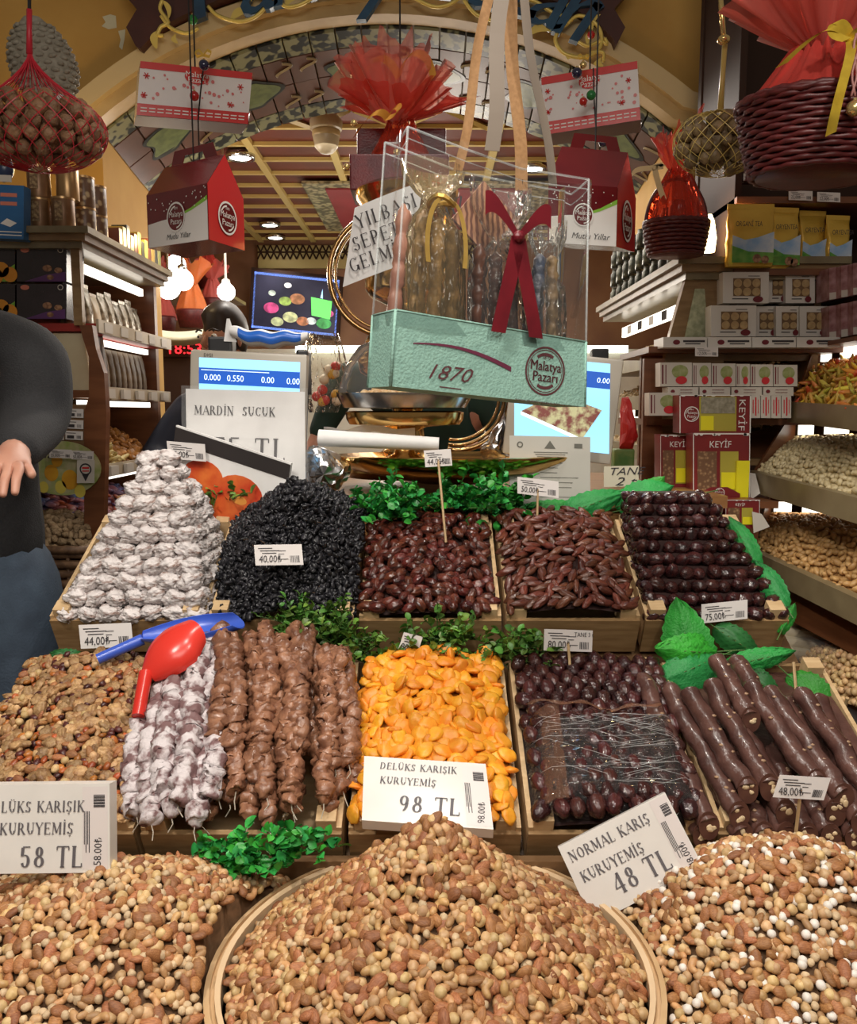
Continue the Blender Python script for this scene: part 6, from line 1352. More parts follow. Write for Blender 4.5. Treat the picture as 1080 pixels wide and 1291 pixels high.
while y<3.05:
    pouch((LX-.07,y,zs[0]),.055,.115+.01*(i%3),.05,(PKT,JAR,JAR,CRMP,JAR,JAR)[i%6] if i<6 else JAR,'small clear packet of dry goods, %s along the left top side shelf'%W_[i],'packet','packets on the left top side shelf',PI/2); y+=.062; i+=1
y=LY+.07; i=0
while y<3.06:
    if i<4: mb=MB(); mb.bev((LX-.06,y,zs[1]+.085),(.09,.022,.17),.003,Euler((.25,0,0)).to_matrix()); tag(obj('cream_package',mb,(CRMP,SW3,CRMP,M('grey_pack',(.25,.25,.28),rough=.3))[i%4],None),'slim upright package, %s on the left middle side shelf'%W_[i],'packet','slim packages on the left middle shelf'); y+=.042
    else: pouch((LX-.06,y,zs[1]),.05,.15,.045,PKT,'brown packet of dried rolls, %s on left middle side shelf'%W_[i-4],'packet','packets of dried rolls on the left middle shelf',PI/2,top=False); y+=.05
    i+=1
# bins of dried goods in the lower side shelf
AMB=M('amber_food',(.55,.25,.06),(.30,.12,.03),rough=.4,scale=50,var=.3); YEF=M('yellow_food',(.75,.62,.28),(.6,.45,.16),rough=.45,scale=40,var=.2)
def pile(name,label,cat,A,B,C_,D,step,meshes,lay=1,bulge=.02,scale=1.0,tilt=.6,fillm=None):
    """ruled surface A-B (front) to D-C_ (back)"""
    A,B,C_,D=map(Vector,(A,B,C_,D)); its=[]; nu=int((B-A).length/step)+1; nv=int((D-A).length/step)+1
    def S(u,v): return A.lerp(B,u).lerp(D.lerp(C_,u),v)+Vector((0,0,bulge*math.sin(PI*min(1,max(0,u)))**.5*math.sin(PI*v)))
    n=(B-A).cross(D-A).normalized(); 
    if n.z<0: n=-n
    for j in range(nv+1):
        for i in range(nu+1):
            u=(i+.5*(j&1)+rr(-.3,.3))/nu; v=(j+rr(-.3,.3))/nv
            if not(0<=u<=1 and 0<=v<=1): continue
            its.append((random.choice(meshes),S(u,v)+n*rr(0,step*.4),align(n)@rmat(tilt),rr(.85,1.15)*scale))
    ms=sorted({m.materials[0] for m in meshes},key=lambda m:m.name); ex=MB(); ex.grid(lambda a,b:S(a,b)-n*step*.3,12,8)
    return fast_join(name,its,ms+[fillm or ms[0]],(A+B)/2,label=label,cat=cat,extra=ex,mi_of=[ms.index(i[0].materials[0]) for i in its])
fm=lambda nm,mat,d,b=0,sub=2: [lumpmesh(nm+str(i),mat,sub,d,.1,2,i,0,b) for i in range(2)]
pile('dried_fruit_pile','amber dried fruit pieces heaped on left lower side shelf','dried fruit',(LX-.02,LY+.3,zs[2]+.01),(LX-.02,3.08,zs[2]+.01),(LX-.28,3.08,zs[2]+.15),(LX-.28,LY+.3,zs[2]+.15),.028,fm('amber_slice',AMB,(.04,.03,.014)),bulge=.01)
pile('dried_stick_pile','pale yellow dried sticks heaped on left lower side shelf','dried fruit',(LX-.01,LY+.04,zs[2]+.01),(LX-.01,LY+.30,zs[2]+.01),(LX-.28,LY+.32,zs[2]+.16),(LX-.28,LY+.04,zs[2]+.16),.022,fm('yellow_stick',YEF,(.07,.014,.012)),bulge=.02,tilt=.7)
pile('small_packet_pile','jumble of small coloured packets below left side shelves','packet',(LX,LY+.04,CZ-.33),(LX,3.08,CZ-.33),(LX-.28,3.08,CZ-.25),(LX-.28,LY+.04,CZ-.25),.035,fm('mini_pack',M('mini_pack',(.5,.12,.05),(.1,.2,.45),rough=.35,scale=12,var=.4),(.04,.03,.015)),tilt=.3)
obj('bin_board',MB().bbox((LX-.32,LY+.02,CZ-.37),(LX,3.1,CZ-.345)),SW1,t)
# left front: boxes, cans
BKB=M('black_box',(.02,.013,.018),(.03,.02,.028),rough=.25,coat=.3); PUR=M('purple_print',(.10,.03,.14),rough=.3)
PEC=M('pecan_print',(.40,.22,.12),(.18,.08,.04),rough=.4,scale=90,kind='vor'); APP=M('fruit_print',(.85,.35,.03),rough=.4)
def pbox(x0,x1,y0,y1,label,kind):
    Yb=LY+.005; TL,TR,BL=P(x0,y0,Yb),P(x1,y0,Yb),P(x0,y1,Yb); fr=Frame(TL,TR,BL,.0012); t=thing('gift_carton',label,'box',fr.at(.5,1),'printed cartons on the left unit'); mb=MB(); mb.slab(fr.o,fr.U,fr.V,-fr.n,.12); obj('carton',mb,BKB,t)
    if kind: 
        obj('purple_shade',fr.poly([(.15,1),(.98,1),(.98,.72),(.6,.8)]),PUR,t)
        for a,b,rx in ((.62,.62,.095),(.84,.68,.08),(.68,.88,.07)): obj('pecan_print',fr.disc(a,b,fr.w*rx,l=1.5,ry=fr.w*rx*.7),PEC,t)
        obj('oval_mark',fr.disc(.17,.1,fr.w*.09,l=1.5,ry=fr.w*.05),M('coral_print',(.7,.22,.15),rough=.4),t); obj('round_mark',fr.ring(.88,.1,.006,.008,l=1.5),LBL,t)
    else:
        obj('leaf_print',fr.poly([(.45,1),(1,1),(1,.5)]),GRN,t)
        for a,b in ((.72,.66),(.9,.8),(.6,.85)): obj('apricot_print',fr.disc(a,b,fr.w*.16,l=1.5),APP,t)
for i,(y0,y1) in enumerate(((311,355),(358,402))):
    pbox(21,84,y0,y1,'black carton with a pecan picture, %s of two in the left unit'%('upper','lower')[i],1); pbox(-40,19,y0,y1,'black carton with an orange fruit picture, %s one at left edge'%('upper','lower')[i],0)
CAN=M('can_gold',(.40,.25,.11),(.33,.20,.09),rough=.3,metal=.6,scale=4); CANP=M('can_pattern',(.45,.36,.22),(.12,.06,.03),rough=.35,scale=55,kind='vor',ramp=(.2,.45)); CANB=M('can_brown',(.16,.075,.03),(.24,.13,.06),rough=.35,scale=25,metal=.3)
ztop=zc_
def can(px,Y,w,z0,h,mat,label):
    x=P(px,250,Y).x; t=thing('tin_can',label,'can',(x,Y,z0),'tin cans on the left cornice'); r=w/2; mb=MB(); mb.lathe([(r*.97,0),(r,.003),(r,h-.003),(r*.97,h)],(x,Y,z0),28); obj('can_body',mb,mat,t,50)
    mb=MB(); mb.lathe([(r*1.03,h-.006),(r*1.03,h),(.0001,h+.0005)],(x,Y,z0),28); obj('lid',mb,CAN,t,50)
    if mat is CANB: f=Frame(Vector((x-.011,Y-r-.001,z0+h*.85)),Vector((x+.011,Y-r-.001,z0+h*.85)),Vector((x-.011,Y-r-.001,z0+h*.25)),.0004); obj('label_print',merge(f.rect(0,0,1,1)),M('can_label',(.40,.28,.14),(.12,.06,.03),rough=.4,scale=120),t)
H1=.088
for i,(px,Y,lv,m_,l) in enumerate(((50,2.45,0,CANB,'brown tin can, lower of the leftmost pair on the cornice'),(50,2.45,1,CANB,'brown tin can, upper of the leftmost pair on the cornice'),(79,2.44,0,CANB,'brown tin can, lower of the second stack on the cornice'),(86,2.47,1,CAN,'plain gold tin can, upper of the second stack'),(106,2.56,0,CANP,'patterned tin can, lower of the third stack'),(106,2.56,1,CANP,'patterned tin can, upper of the third stack'),(121,2.66,0,CANP,'patterned tin can, lower of the fourth stack'),(121,2.66,1,CANP,'patterned tin can, upper of the fourth stack'))):
    can(px,Y,.062,ztop+lv*(H1+.001),H1,m_,l)
CB=[M('tea_box%d'%i,c,rough=.35) for i,c in enumerate(((.15,.04,.02),(.40,.28,.05),(.03,.03,.02),(.30,.33,.08)))]
for i in range(12):
    yy=2.74+.035*i; h=.07+.012*(i%3); mb=MB(); mb.bev((LX-.02,yy,ztop+h/2),(.05,.03,h),.002); obj('tea_box',mb,CB[i%4],label='small upright box on the left cornice, %s behind the cans'%W_[i],cat='box',group='small boxes behind the cans')
mb=MB(); fr=Frame(P(-12,232,2.36),P(30,234,2.36),P(-12,300,2.36)); mb.slab(fr.o,fr.U,fr.V,-fr.n,.04); t2=thing('blue_packet','blue packet with coral lettering at far left edge','packet',fr.at(.5,1)); obj('packet_body',mb,M('blue_pack',(.02,.12,.32),(.03,.16,.40),rough=.3,scale=10),t2); obj('lettering',merge(*[fr.rect(.3,.15+.16*i,.8,.22+.16*i) for i in range(2)]),M('coral_print',(.7,.22,.15)),t2); obj('white_wave',merge(fr.poly([(.3,.72),(.5,.62),(.8,.70),(.6,.78)]),fr.rect(.2,.86,.95,.88),fr.rect(.2,.92,.95,.94)),WHT,t2); mb=MB(); mb.slab(fr.at(.2,-.05),fr.u*.04,-fr.v*.018,fr.n,.001); obj('card',mb,LBL,t2)
obj('dark_blue_dome',MB().ball(P(4,212,2.42),.03,2,(1,.8,1.3)),M('dark_blue',(.02,.04,.10),rough=.3),None,True,label='dark blue rounded packet above the blue one',cat='packet')
# middle of left unit: paper bag, raisins, brown board with labels, round poster
t2=thing('paper_pack','brown paper pack with an oval label on the left unit shelf','packet',P(65,505,2.55)); fr=Frame(P(36,416,2.6),P(88,416,2.6),P(36,500,2.6)); mb=MB(); mb.slab(fr.o,fr.U,fr.V,-fr.n,.05); obj('pack_body',mb,M('kraft',(.26,.18,.11),(.2,.13,.08),rough=.6,scale=8),t2); obj('oval_label',fr.disc(.5,.2,.022,ry=.012),M('tan_label',(.5,.38,.22)),t2)
obj('wood_backing',MB().bbox((-2.0,2.80,zY(505,LY)),(LX-.33,2.82,zY(412,LY))),M('plank_pale',(.34,.22,.11),(.24,.14,.07),rough=.5,scale=4,stretch=(1,1,14)),t)
pile('raisin_pile','dark raisins in a clear tub on the left unit','dried fruit',P(52,492,2.45),P(74,492,2.45),P(76,465,2.55),P(50,465,2.55),.014,rm,bulge=.03)
mb=MB(); fr=Frame(P(52,482,2.44),P(75,482,2.44),P(52,503,2.44)); mb.slab(fr.o,fr.U,fr.V,-fr.n,.10); obj('clear_tub',mb,CLEAR('tub_clear',gloss=.2,op=.15),label='clear plastic tub under the dark raisins',cat='tub')
fr=Frame(P(40,510,LY-.012),P(128,510,LY-.012),P(40,700,LY-.012)); mb=MB(); mb.slab(fr.o,fr.U,fr.V*.34,-fr.n,.012); obj('label_board',mb,M('plank_mid',(.24,.13,.06),(.17,.09,.04),rough=.5,scale=4,stretch=(1,1,14)),t)
for r_ in range(3):
    for c_ in range(3):
        px=58+24*c_+rr(-2,2); py=515+14*r_; f=Frame(P(px,py,LY-.016),P(px+22,py+1,LY-.016),P(px,py+11,LY-.016),.0005); tt=thing('price_tag','small price tag on left board, %s row, %s from left'%(W_[r_],W_[c_]),'price tag',f.at(.5,1),'price tags on the left board'); m=MB(); m.slab(f.o,f.U,f.V,-f.n,.001); obj('card',m,TAGP,tt); obj('lettering',merge(f.rect(.05,.2,.6,.28),f.rect(.1,.5,.5,.85),barcode(f,.65,.5,.9,.85,6)),INK,tt)
t2=thing('round_poster','round poster of yellow fruit and green leaves on left unit','poster',P(78,630,LY-.03)); f=Frame(P(28,560,LY-.03),P(126,560,LY-.03),P(28,632,LY-.03),.0008)
mb=MB(); N=40; mb.prism([f.at(.5,.1)+f.u*(f.w*.5*math.cos(-2*PI*i/N))-f.v*(f.w*.5*math.sin(-2*PI*i/N))*.70+f.v*f.h*.32 for i in range(N)],f.n,-.006); obj('poster_disc',mb,M('poster_green',(.30,.38,.10),(.55,.50,.30),rough=.4,scale=26),t2)
for a,b,r_,m_ in ((.38,.50,.020,'o'),(.62,.62,.024,'o'),(.5,.75,.016,'y'),(.28,.75,.014,'y'),(.75,.82,.016,'y'),(.45,.28,.016,'o')): obj('fruit_print',f.disc(a,b,r_,l=2,ry=r_*1.2),M('mango_print',(.75,.40,.03),(.65,.30,.02),scale=20,rough=.4) if m_=='o' else M('yellow_print',(.75,.62,.10),rough=.4),t2)
obj('lettering',f.sans('nar',.22,.24,.022,sx=1.4,shear=.3),INK,t2)
f2=Frame(P(97,580,LY-.045),P(119,580,LY-.045),P(97,609,LY-.045),.0008); t3=thing('pin_label','white label with a map pin mark on round poster','label',f2.at(.5,1)); m=MB(); m.slab(f2.o,f2.U,f2.V,-f2.n,.001); obj('card',m,LBL,t3); obj('pin_mark',merge(f2.ring(.5,.4,.013,.017),f2.poly([(.3,.62),(.7,.62),(.5,.93)])),INK,t3); obj('pin_lettering',merge(f2.rect(.3,.3,.7,.38),f2.rect(.3,.45,.7,.5)),RED,t3)
for i,(a,b) in enumerate(((62,566),(90,568))): price_tag(P(a,b,LY-.046),P(a+28,b+1,LY-.046),P(a,b+11,LY-.046),'55,00₺','price tag at the top of the round poster, %s one'%('left','right')[i])
PNS=M('peanut_shell',(.36,.25,.14),(.26,.17,.09),rough=.7,scale=90,bump=.6,var=.2); pns=fm('unshelled',PNS,(.030,.020,.018))
pile('unshelled_nut_pile','tan unshelled nuts heaped in the wicker bin at left','nuts',P(40,692,2.33),P(116,692,2.33),P(112,648,2.5),P(45,645,2.5),.019,pns,bulge=.03)
t2=thing('wicker_bin','brown wicker bin under the unshelled nuts at left','basket',(-1.1,2.4,.5)); WB=M('wicker_brown',(.20,.11,.055),(.10,.05,.025),rough=.6,scale=60)
a,b=P(30,695,2.32),P(122,695,2.32); z0=P(60,800,2.32).z
for i in range(9): obj('woven_strand',MB().tube([a+Vector((0,.004*((-1)**i),-.028*i-.01)),a.lerp(b,.33)+Vector((0,-.004*((-1)**i),-.028*i-.01)),a.lerp(b,.66)+Vector((0,.004*((-1)**i),-.028*i-.01)),b+Vector((0,-.004*((-1)**i),-.028*i-.01))],.013,6),WB,t2,True)
for i in range(6): q=a.lerp(b,i/5); obj('stake',MB().tube([q,q-Vector((0,0,.26))],.006,6),WB,t2,True)
obj('rim',MB().tube([a+Vector((0,-.01,.005)),b+Vector((0,-.01,.005))],.012,8),WB,t2,True)
# --- right receding unit
RX=.77; RY0=2.52; RY1=3.66
t=thing('right_side_unit','wooden shelf unit with lit nut trays along the right side','shelf unit',(1.0,3.0,0)); zc2=zY(327,RY0)
for k,(dz,e) in enumerate(((0,.05),(.02,.035),(.04,.018))): obj('cornice_moulding',MB().bbox((RX-e,RY0-e,zc2-.02-dz),(1.22,RY1,zc2-dz)),M('cornice_olive') if 'cornice_olive' in MATS and k!=1 else SW2,t) if False else obj('cornice_moulding',MB().bbox((RX-e,RY0-e,zc2-.02-dz),(1.22,RY1,zc2-dz)),MATS['cornice_olive'] if k!=1 else SW2,t)
obj('back_panel',MB().bbox((1.15,RY0+.02,.2),(1.17,RY1,zc2-.06)),SW2,t)
mb=MB(); mb.prism([P(866,345,RY0),P(912,345,RY0),P(912,700,RY0),P(812,700,RY0),P(818,600,RY0),P(832,480,RY0),P(845,420,RY0)],(0,1,0),.03); obj('front_panel',mb,SW2,t)
mb=MB(); mb.prism([P(876,364,RY0-.004),P(888,364,RY0-.004),P(893,430,RY0-.004),P(862,430,RY0-.004)],(0,1,0),.006); obj('lit_opening',mb,M('opening_nuts',(.55,.58,.38),(.33,.36,.22),rough=.5,scale=60),t)
PALEN=M('pale_nut_mix',(.62,.48,.28),(.45,.32,.16),rough=.5,scale=80,var=.25); pal=fm('pale_pistachio',PALEN,(.020,.014,.012))+fm('pale_stick',PALEN,(.032,.012,.010))
for i,(zl,zb) in enumerate(((CZ+.185,CZ+.31),(CZ+.045,CZ+.15),(CZ-.13,CZ-.03))):
    obj('tray_lip',MB().bbox((RX-.02,RY0+.03,zl-.035),(RX+.0,RY1,zl+.015)),M('lip_olive',(.28,.22,.12),(.2,.15,.08),rough=.35,scale=9),t); obj('tray_board',MB().bbox((RX,RY0+.03,zl-.03),(1.15,RY1,zl-.01)),SW2,t)
    obj('light_strip',MB().bbox((RX+.06,RY0+.05,zb+.01),(RX+.075,RY1-.02,zb+.05)),LED,t)
    for k in range(6): obj('price_label',MB().bbox((RX+.057,RY0+.1+.17*k,zb+.014),(RX+.0585,RY0+.16+.17*k,zb+.046)),LBL if k%2 else SW3,t)
    pile('shelf_nut_pile','pale nuts heaped in the %s lit tray of the right side unit'%('top','middle','bottom')[i],'nuts',(RX,RY0+.04,zl),(RX,RY1-.02,zl),(1.12,RY1-.02,zb+.02),(1.12,RY0+.04,zb+.02),.02,pal,bulge=.02)
BTL=M('dark_jar',(.02,.025,.02),(.10,.10,.07),rough=.25,scale=60,metal=.3,var=.4)
for r_ in range(3):
    for j in range(9):
        x,yy,z0=RX+.02,RY0+.22+.105*j,zc2+.075*r_; mb=MB(); mb.lathe([(.026,0),(.028,.004),(.028,.05),(.022,.058),(.022,.07),(.0001,.071)],(x,yy,z0),14); obj('small_jar',mb,BTL,None,40,label='small dark jar on the right cornice, %s row, %s along'%(W_[r_],W_[j]),cat='jar',group='dark jars on the right cornice')
# lamp on cornice
mb=MB(); mb.lathe([(.0001,0),(.02,0),(.024,.04),(.016,.09),(.008,.11),(.0001,.11)],P(892,318,2.60),16); obj('cornice_lamp',mb,M('lamp_glow',(1,.78,.42),emit=7),None,True,label='small glowing lamp on the right cornice beside red basket',cat='lamp')
point(P(892,290,2.52),1.6,(1,.7,.35),.03)
point(P(75,225,2.75),2.6,(1,.68,.30),.04); point((-.93,2.95,zc_+.08),1.5,(1,.72,.38),.03)
mb=MB(); mb.bev((P(75,285,2.72).x,2.72,zc_+.02),(.12,.06,.03),.004); obj('uplight',mb,M('lamp_glow'),label='small warm uplight standing behind the cans on left',cat='lamp') if False else obj('uplight',mb,MATS['lamp_glow'],label='small warm uplight standing behind the cans on left',cat='lamp')
# --- right front unit
FYr=2.50; t=thing('right_front_unit','dark wooden shelf unit with packaged goods at the upper right','shelf unit',(1.3,2.6,0)); z=lambda py:zY(py,FYr)
obj('back_panel',MB().bbox((.88,2.83,0),(2.2,2.86,z(-150))),SW3,t); obj('side_panel',MB().bbox((.885,FYr,z(436)),(.905,2.83,z(-150))),SW3,t)
for py,d in ((250,.0),(340,.0),(438,-.02),(528,-.02)): obj('shelf_board',MB().bbox((.885 if py<400 else .64,FYr+d-.02,z(py)-.018),(2.2,2.83,z(py))),SW1,t)
mb=MB(); mb.prism([P(812,452,FYr-.03),P(838,452,FYr-.03),P(834,530,FYr-.03),P(834,700,FYr-.03),P(806,700,FYr-.03)],(0,1,0),.02); obj('post',mb,SW1,t)
obj('lower_panel',MB().bbox((.66,FYr+.12,0),(1.4,FYr+.14,z(440))),SW1,t); obj('lower_cabinet',MB().bbox((.80,FYr-.03,0),(2.2,FYr+.11,z(700))),SW1,t)
# gold bags
GBG=M('gold_bag',(.75,.50,.08),(.62,.38,.05),rough=.28,metal=.25,scale=9,bump=.3,bscale=20); SKY=M('bag_sky',(.25,.45,.75),(.75,.78,.8),rough=.3,scale=14); GRS=M('bag_field',(.06,.28,.03),(.20,.42,.08),rough=.35,scale=30)
for i,(x0,x1,y0,Y) in enumerate(((914,972,262,2.46),(966,1004,265,2.50),(1003,1038,262,2.54),(1037,1068,275,2.52))):
    c=P((x0+x1)/2,336,Y); c.z=z(340); w_=(x1-x0)*Y/FP*.98; h=.175*(1 if i<3 else .9); tt,R=pouch(c,w_,h,.05,GBG,'gold foil bag with a landscape print, %s from the left'%W_[i],'bag','gold bags on the right shelf',.12 if i else 0,'gold_bag')
    f=Frame(c+Vector((-w_*.44,-.028,h*.92)),c+Vector((w_*.44,-.028,h*.92)),c+Vector((-w_*.44,-.028,0)),.001); obj('sky_print',f.poly([(0,.48),(.3,.56),(.6,.52),(1,.42),(1,.8),(0,.8)]),SKY,tt); obj('field_print',f.poly([(0,.66),(.4,.76),(1,.78),(1,.95),(0,.95)],l=2),GRS,tt); obj('nut_print',merge(f.disc(.6,.88,.012,l=3),f.disc(.8,.9,.011,l=3)),PEC,tt)
    obj('lettering',f.sans(('ORGANİ TEA','ORYENTEA','ORYENTA','ORYENTEA')[i],.06,.33,.014,sx=.62),INK,tt)
# cards on the top shelf
f=Frame(P(974,205,2.5),P(1012,205,2.5),P(974,238,2.5)); tt=thing('photo_frame','pale framed portrait card standing on the top right shelf','picture frame',f.at(.5,1)); m=MB(); m.slab(f.o,f.U,f.V,-f.n,.02); obj('frame',m,LBL,tt); obj('photo',f.rect(.08,.05,.75,.88),M('photo_print',(.30,.36,.42),(.06,.08,.12),rough=.3,scale=14),tt)
for i,(x0,x1) in enumerate(((937,962),(1014,1038))):
    f=Frame(P(x0,200,2.52),P(x1,200,2.52),P(x0,(228,234)[i],2.52)); tt=thing('patterned_box','black and white patterned box on the top shelf, %s of the portrait'%('left','right')[i],'box',f.at(.5,1)); m=MB(); m.slab(f.o,f.U,f.V,-f.n,.04); obj('carton',m,M('pattern_print',(.75,.72,.68),(.12,.03,.03),rough=.4,scale=55,kind='vor',ramp=(.25,.4)),tt)
for i,(x0,x1,y0) in enumerate(((994,1024,240),(1030,1059,242))): price_tag(P(x0,y0,2.47),P(x1,y0+1,2.47),P(x0,y0+12,2.47),'22,00₺','shelf price tag under the portrait shelf, %s one'%('left','right')[i])
# white window boxes
WBX=M('white_box',(.72,.70,.66),rough=.35); CK=M('cookie',(.55,.40,.20),(.42,.28,.13),rough=.5,scale=60); WIN=M('window_dark',(.20,.12,.06),rough=.3)
def winbox(x0,x1,y0,y1,Y,label):
    f=Frame(P(x0,y0,Y),P(x1,y0,Y),P(x0,y1,Y),.0012); tt=thing('window_box',label,'box',f.at(.5,1),'white window boxes on the right shelf'); m=MB(); m.slab(f.o,f.U,f.V,-f.n,.05); obj('carton',m,WBX,tt)
    obj('window',f.rect(.22,.2,.82,.78),WIN,tt); n=3 if x1-x0>38 else 2
    for r_ in range(2):
        for k in range(n): m=MB(); q=f.at(.22+.6*(k+.5)/n,.36+.28*r_,2); m.lathe([(.0001,.001),(f.w*.27/n,.001),(f.w*.27/n,-.001)],q,14,Matrix((f.u,f.v,f.n)).transposed()); obj('cookie',m,CK,tt)
    m=f.disc(.76,.88,f.w*.11,l=2,ry=f.h*.10); obj('oval_mark',m,MAR,tt); obj('small_print',merge(f.rect(.2,.85,.55,.88),f.rect(.55,.12,.8,.14)),INK,tt)
for i,a in enumerate(((968,992,344,381,2.52),(990,1027,344,382,2.50),(911,969,343,382,2.47))): winbox(*a,'white window box of round cookies, upper row, %s'%('half hidden in the middle','right one','left one')[i])
for i,a in enumerate(((950,982,386,424,2.50),(978,1010,386,424,2.48),(1008,1046,386,424,2.47),(896,953,385,424,2.44))): winbox(*a,'white window box of round cookies, lower row, %s'%('second from left','third from left','rightmost','leftmost')[i])
for i in range(4):
    x0=836+56*i; f=Frame(P(x0,425,2.40),P(x0+55,425,2.40),P(x0,438,2.40),.001); tt=thing('flat_box','long flat white box edge on the right shelf, %s from left'%W_[i],'box',f.at(.5,1),'flat white boxes on the right shelf'); m=MB(); m.slab(f.o,f.U,f.V,-f.n,.10); obj('carton',m,WBX,tt); obj('oval_mark',f.disc(.3,.5,.010,ry=.007),MAR,tt); obj('lettering',merge(f.rect(.45,.3,.95,.5),f.rect(.5,.6,.85,.7)),INK,tt)
price_tag(P(876,437.5,2.385),P(905,438,2.385),P(876,449,2.385),'12,00₺','shelf price tag under the flat white boxes')
PNK=M('pink_box',(.45,.26,.27),(.20,.06,.06),rough=.35,scale=30,kind='noise')
for r_ in range(2):
    for i in range(4):
        x0=1045+15*i; y0=(338,386)[r_]-3*i; f=Frame(P(x0,y0,2.42-.03*i),P(x0+14,y0-2,2.42-.03*i),P(x0,y0+(40,42)[r_],2.42-.03*i),.001); tt=thing('pink_box','pink printed box at the right edge, %s row, %s from left'%(('upper','lower')[r_],W_[i]),'box',f.at(.5,1),'pink boxes at the right edge'); m=MB(); m.slab(f.o,f.U,f.V,-f.n,.08); obj('carton',m,PNK,tt); obj('white_edge',f.rect(0,.78,1,1),LBL,tt)
obj('shelf_board',MB().bbox((P(1043,430,2.4).x,2.25,P(1043,430,2.4).z-.012),(1.6,2.6,P(1043,430,2.4).z)),SW1,bpy.data.objects['right_front_unit'])
# fruit tea boxes with red pots
TBX=M('tea_white',(.62,.57,.50),rough=.4); TGR=M('tea_leaf',(.22,.28,.06),(.40,.42,.2),rough=.5,scale=60); TRD=M('tea_red',(.60,.03,.04),rough=.35)
def teabox(x0,x1,y0,y1,Y,label,pr=True):
    f=Frame(P(x0,y0,Y),P(x1,y0,Y),P(x0,y1,Y),.0012); tt=thing('fruit_box',label,'box',f.at(.5,1),'small printed boxes on the right'); m=MB(); m.slab(f.o,f.U,f.V,-f.n,.05); obj('carton',m,TBX,tt)
    if pr: obj('leaf_print',f.disc(.62,.38,f.w*.26,ry=f.h*.28),TGR,tt); obj('fruit_print',f.disc(.66,.74,f.w*.18,l=2,ry=f.h*.17),TRD,tt); obj('side_print',merge(f.rect(.05,.1,.10,.9),f.rect(.16,.1,.19,.9)),MAR,tt)
    else: obj('side_print',merge(f.rect(.2,.2,.3,.8),f.rect(.45,.1,.6,.9),f.rect(.75,.2,.82,.8)),TRD,tt)
xs=[832,873,897,928,946,975,1006]
for i in range(6): teabox(xs[i],xs[i+1]-1,457+.6*i,487,2.36,'white box with red fruit print, %s in the upper row'%W_[i])
for i in range(4): 
    f=Frame(P(842+40*i,488,2.35),P(880+40*i,488,2.35),P(842+40*i,499,2.35),.001); tt=thing('flat_carton','narrow white carton edge under fruit boxes, %s from left'%W_[i],'box',f.at(.5,1),'narrow cartons under the fruit boxes'); m=MB(); m.slab(f.o,f.U,f.V,-f.n,.06); obj('carton',m,TBX,tt); obj('small_print',merge(f.disc(.15,.5,.006,ry=.005),f.rect(.4,.3,.8,.36),f.rect(.4,.6,.8,.66)),MAR,tt)
teabox(818,856,495,524,2.33,'white box with red fruit print standing alone at lower left')
for i in range(4): teabox(946+13*i,958+13*i,498,527,2.35,'narrow white and red box, %s in the lower right row'%W_[i],False)
# window packs with red headers
PKR=M('pack_red',(.22,.02,.02),(.15,.012,.015),rough=.35,scale=9); PKC=M('pack_nuts',(.40,.24,.12),(.16,.08,.04),rough=.4,scale=110,kind='vor',ramp=(.1,.5)); PKO=M('pack_oil',(.42,.36,.05),rough=.2,coat=.5); PKY=M('pack_yellow',(.80,.72,.02),rough=.3); WHS=M('pack_edge',(.75,.72,.68),rough=.4)
def pack(x0,x1,y0,y1,Y,label,word=True,rot=False):
    f=Frame(P(x0,y0,Y),P(x1,y0,Y),P(x0,y1,Y),.0012); tt=thing('window_pack',label,'packet',f.at(.5,1),'dark red window packs on the right'); m=MB(); m.slab(f.o,f.U,f.V,-f.n,.06); obj('carton',m,PKR,tt)
    if rot:
        obj('jar_window',f.rect(.28,.04,.80,.95),PKO,tt); obj('nut_window',f.rect(.30,.06,.78,.48,l=2),M('grey_nuts',(.35,.32,.24),(.2,.18,.12),rough=.4,scale=90),tt); obj('yellow_label',f.rect(.30,.55,.48,.92,l=2),PKY,tt); emblem(f,.17,.5,f.h*.20,tt,WHS,l=2); obj('lettering',sans('KEYİF',f.h*.17,f.at(.84,.1,2),f.v,f.n,sx=1.3),WHS,tt)
    else:
        obj('nut_window',f.rect(.08,.28,.42,.88),PKC,tt); obj('jar_window',f.rect(.48,.28,.80,.88),PKO,tt); obj('yellow_label',f.rect(.50,.60,.79,.86,l=2),PKY,tt); obj('lettering',f.sans('KEYİF',.28,.22,f.h*.10,sx=.9),WHS,tt)
    obj('pack_edge',merge(f.rect(0,0,1,.02,l=2),f.rect(0,0,.015,1,l=2),f.rect(.985,0,1,1,l=2)),WHS,tt); obj('snow_edge',merge(*[f.disc(rr(0,1),.02,f.w*.03,l=2.2,ry=f.h*.02) for _ in range(8)]),WHS,tt); return f,tt
pack(856,946,498,546,2.26,'dark red window pack lying on its side, topmost of three',rot=True); pack(832,872,548,618,2.30,'narrow dark red window pack, left of the stack'); f,tt=pack(873,945,546,628,2.22,'large dark red window pack with oil and nuts, in front')
m=MB(); m.slab(f.at(.75,.42,3),f.u*f.w*.22,f.v*f.h*.56,f.n,.01); obj('yellow_card',m,PKY,tt); f3=Frame(P(880,612,2.20),P(932,612,2.20),P(880,632,2.20),.001); m=MB(); m.prism([f3.at(0,.5),f3.at(.3,.1),f3.at(.7,.1),f3.at(1,.5),f3.at(1,1),f3.at(0,1)],f3.n,.004); obj('base_card',m,PKR,tt); emblem(f3,.5,.45,.013,tt,WHS,l=5)
f,tt=pack(914,957,630,666,2.12,'dark red window pack low behind the date pyramid',False)
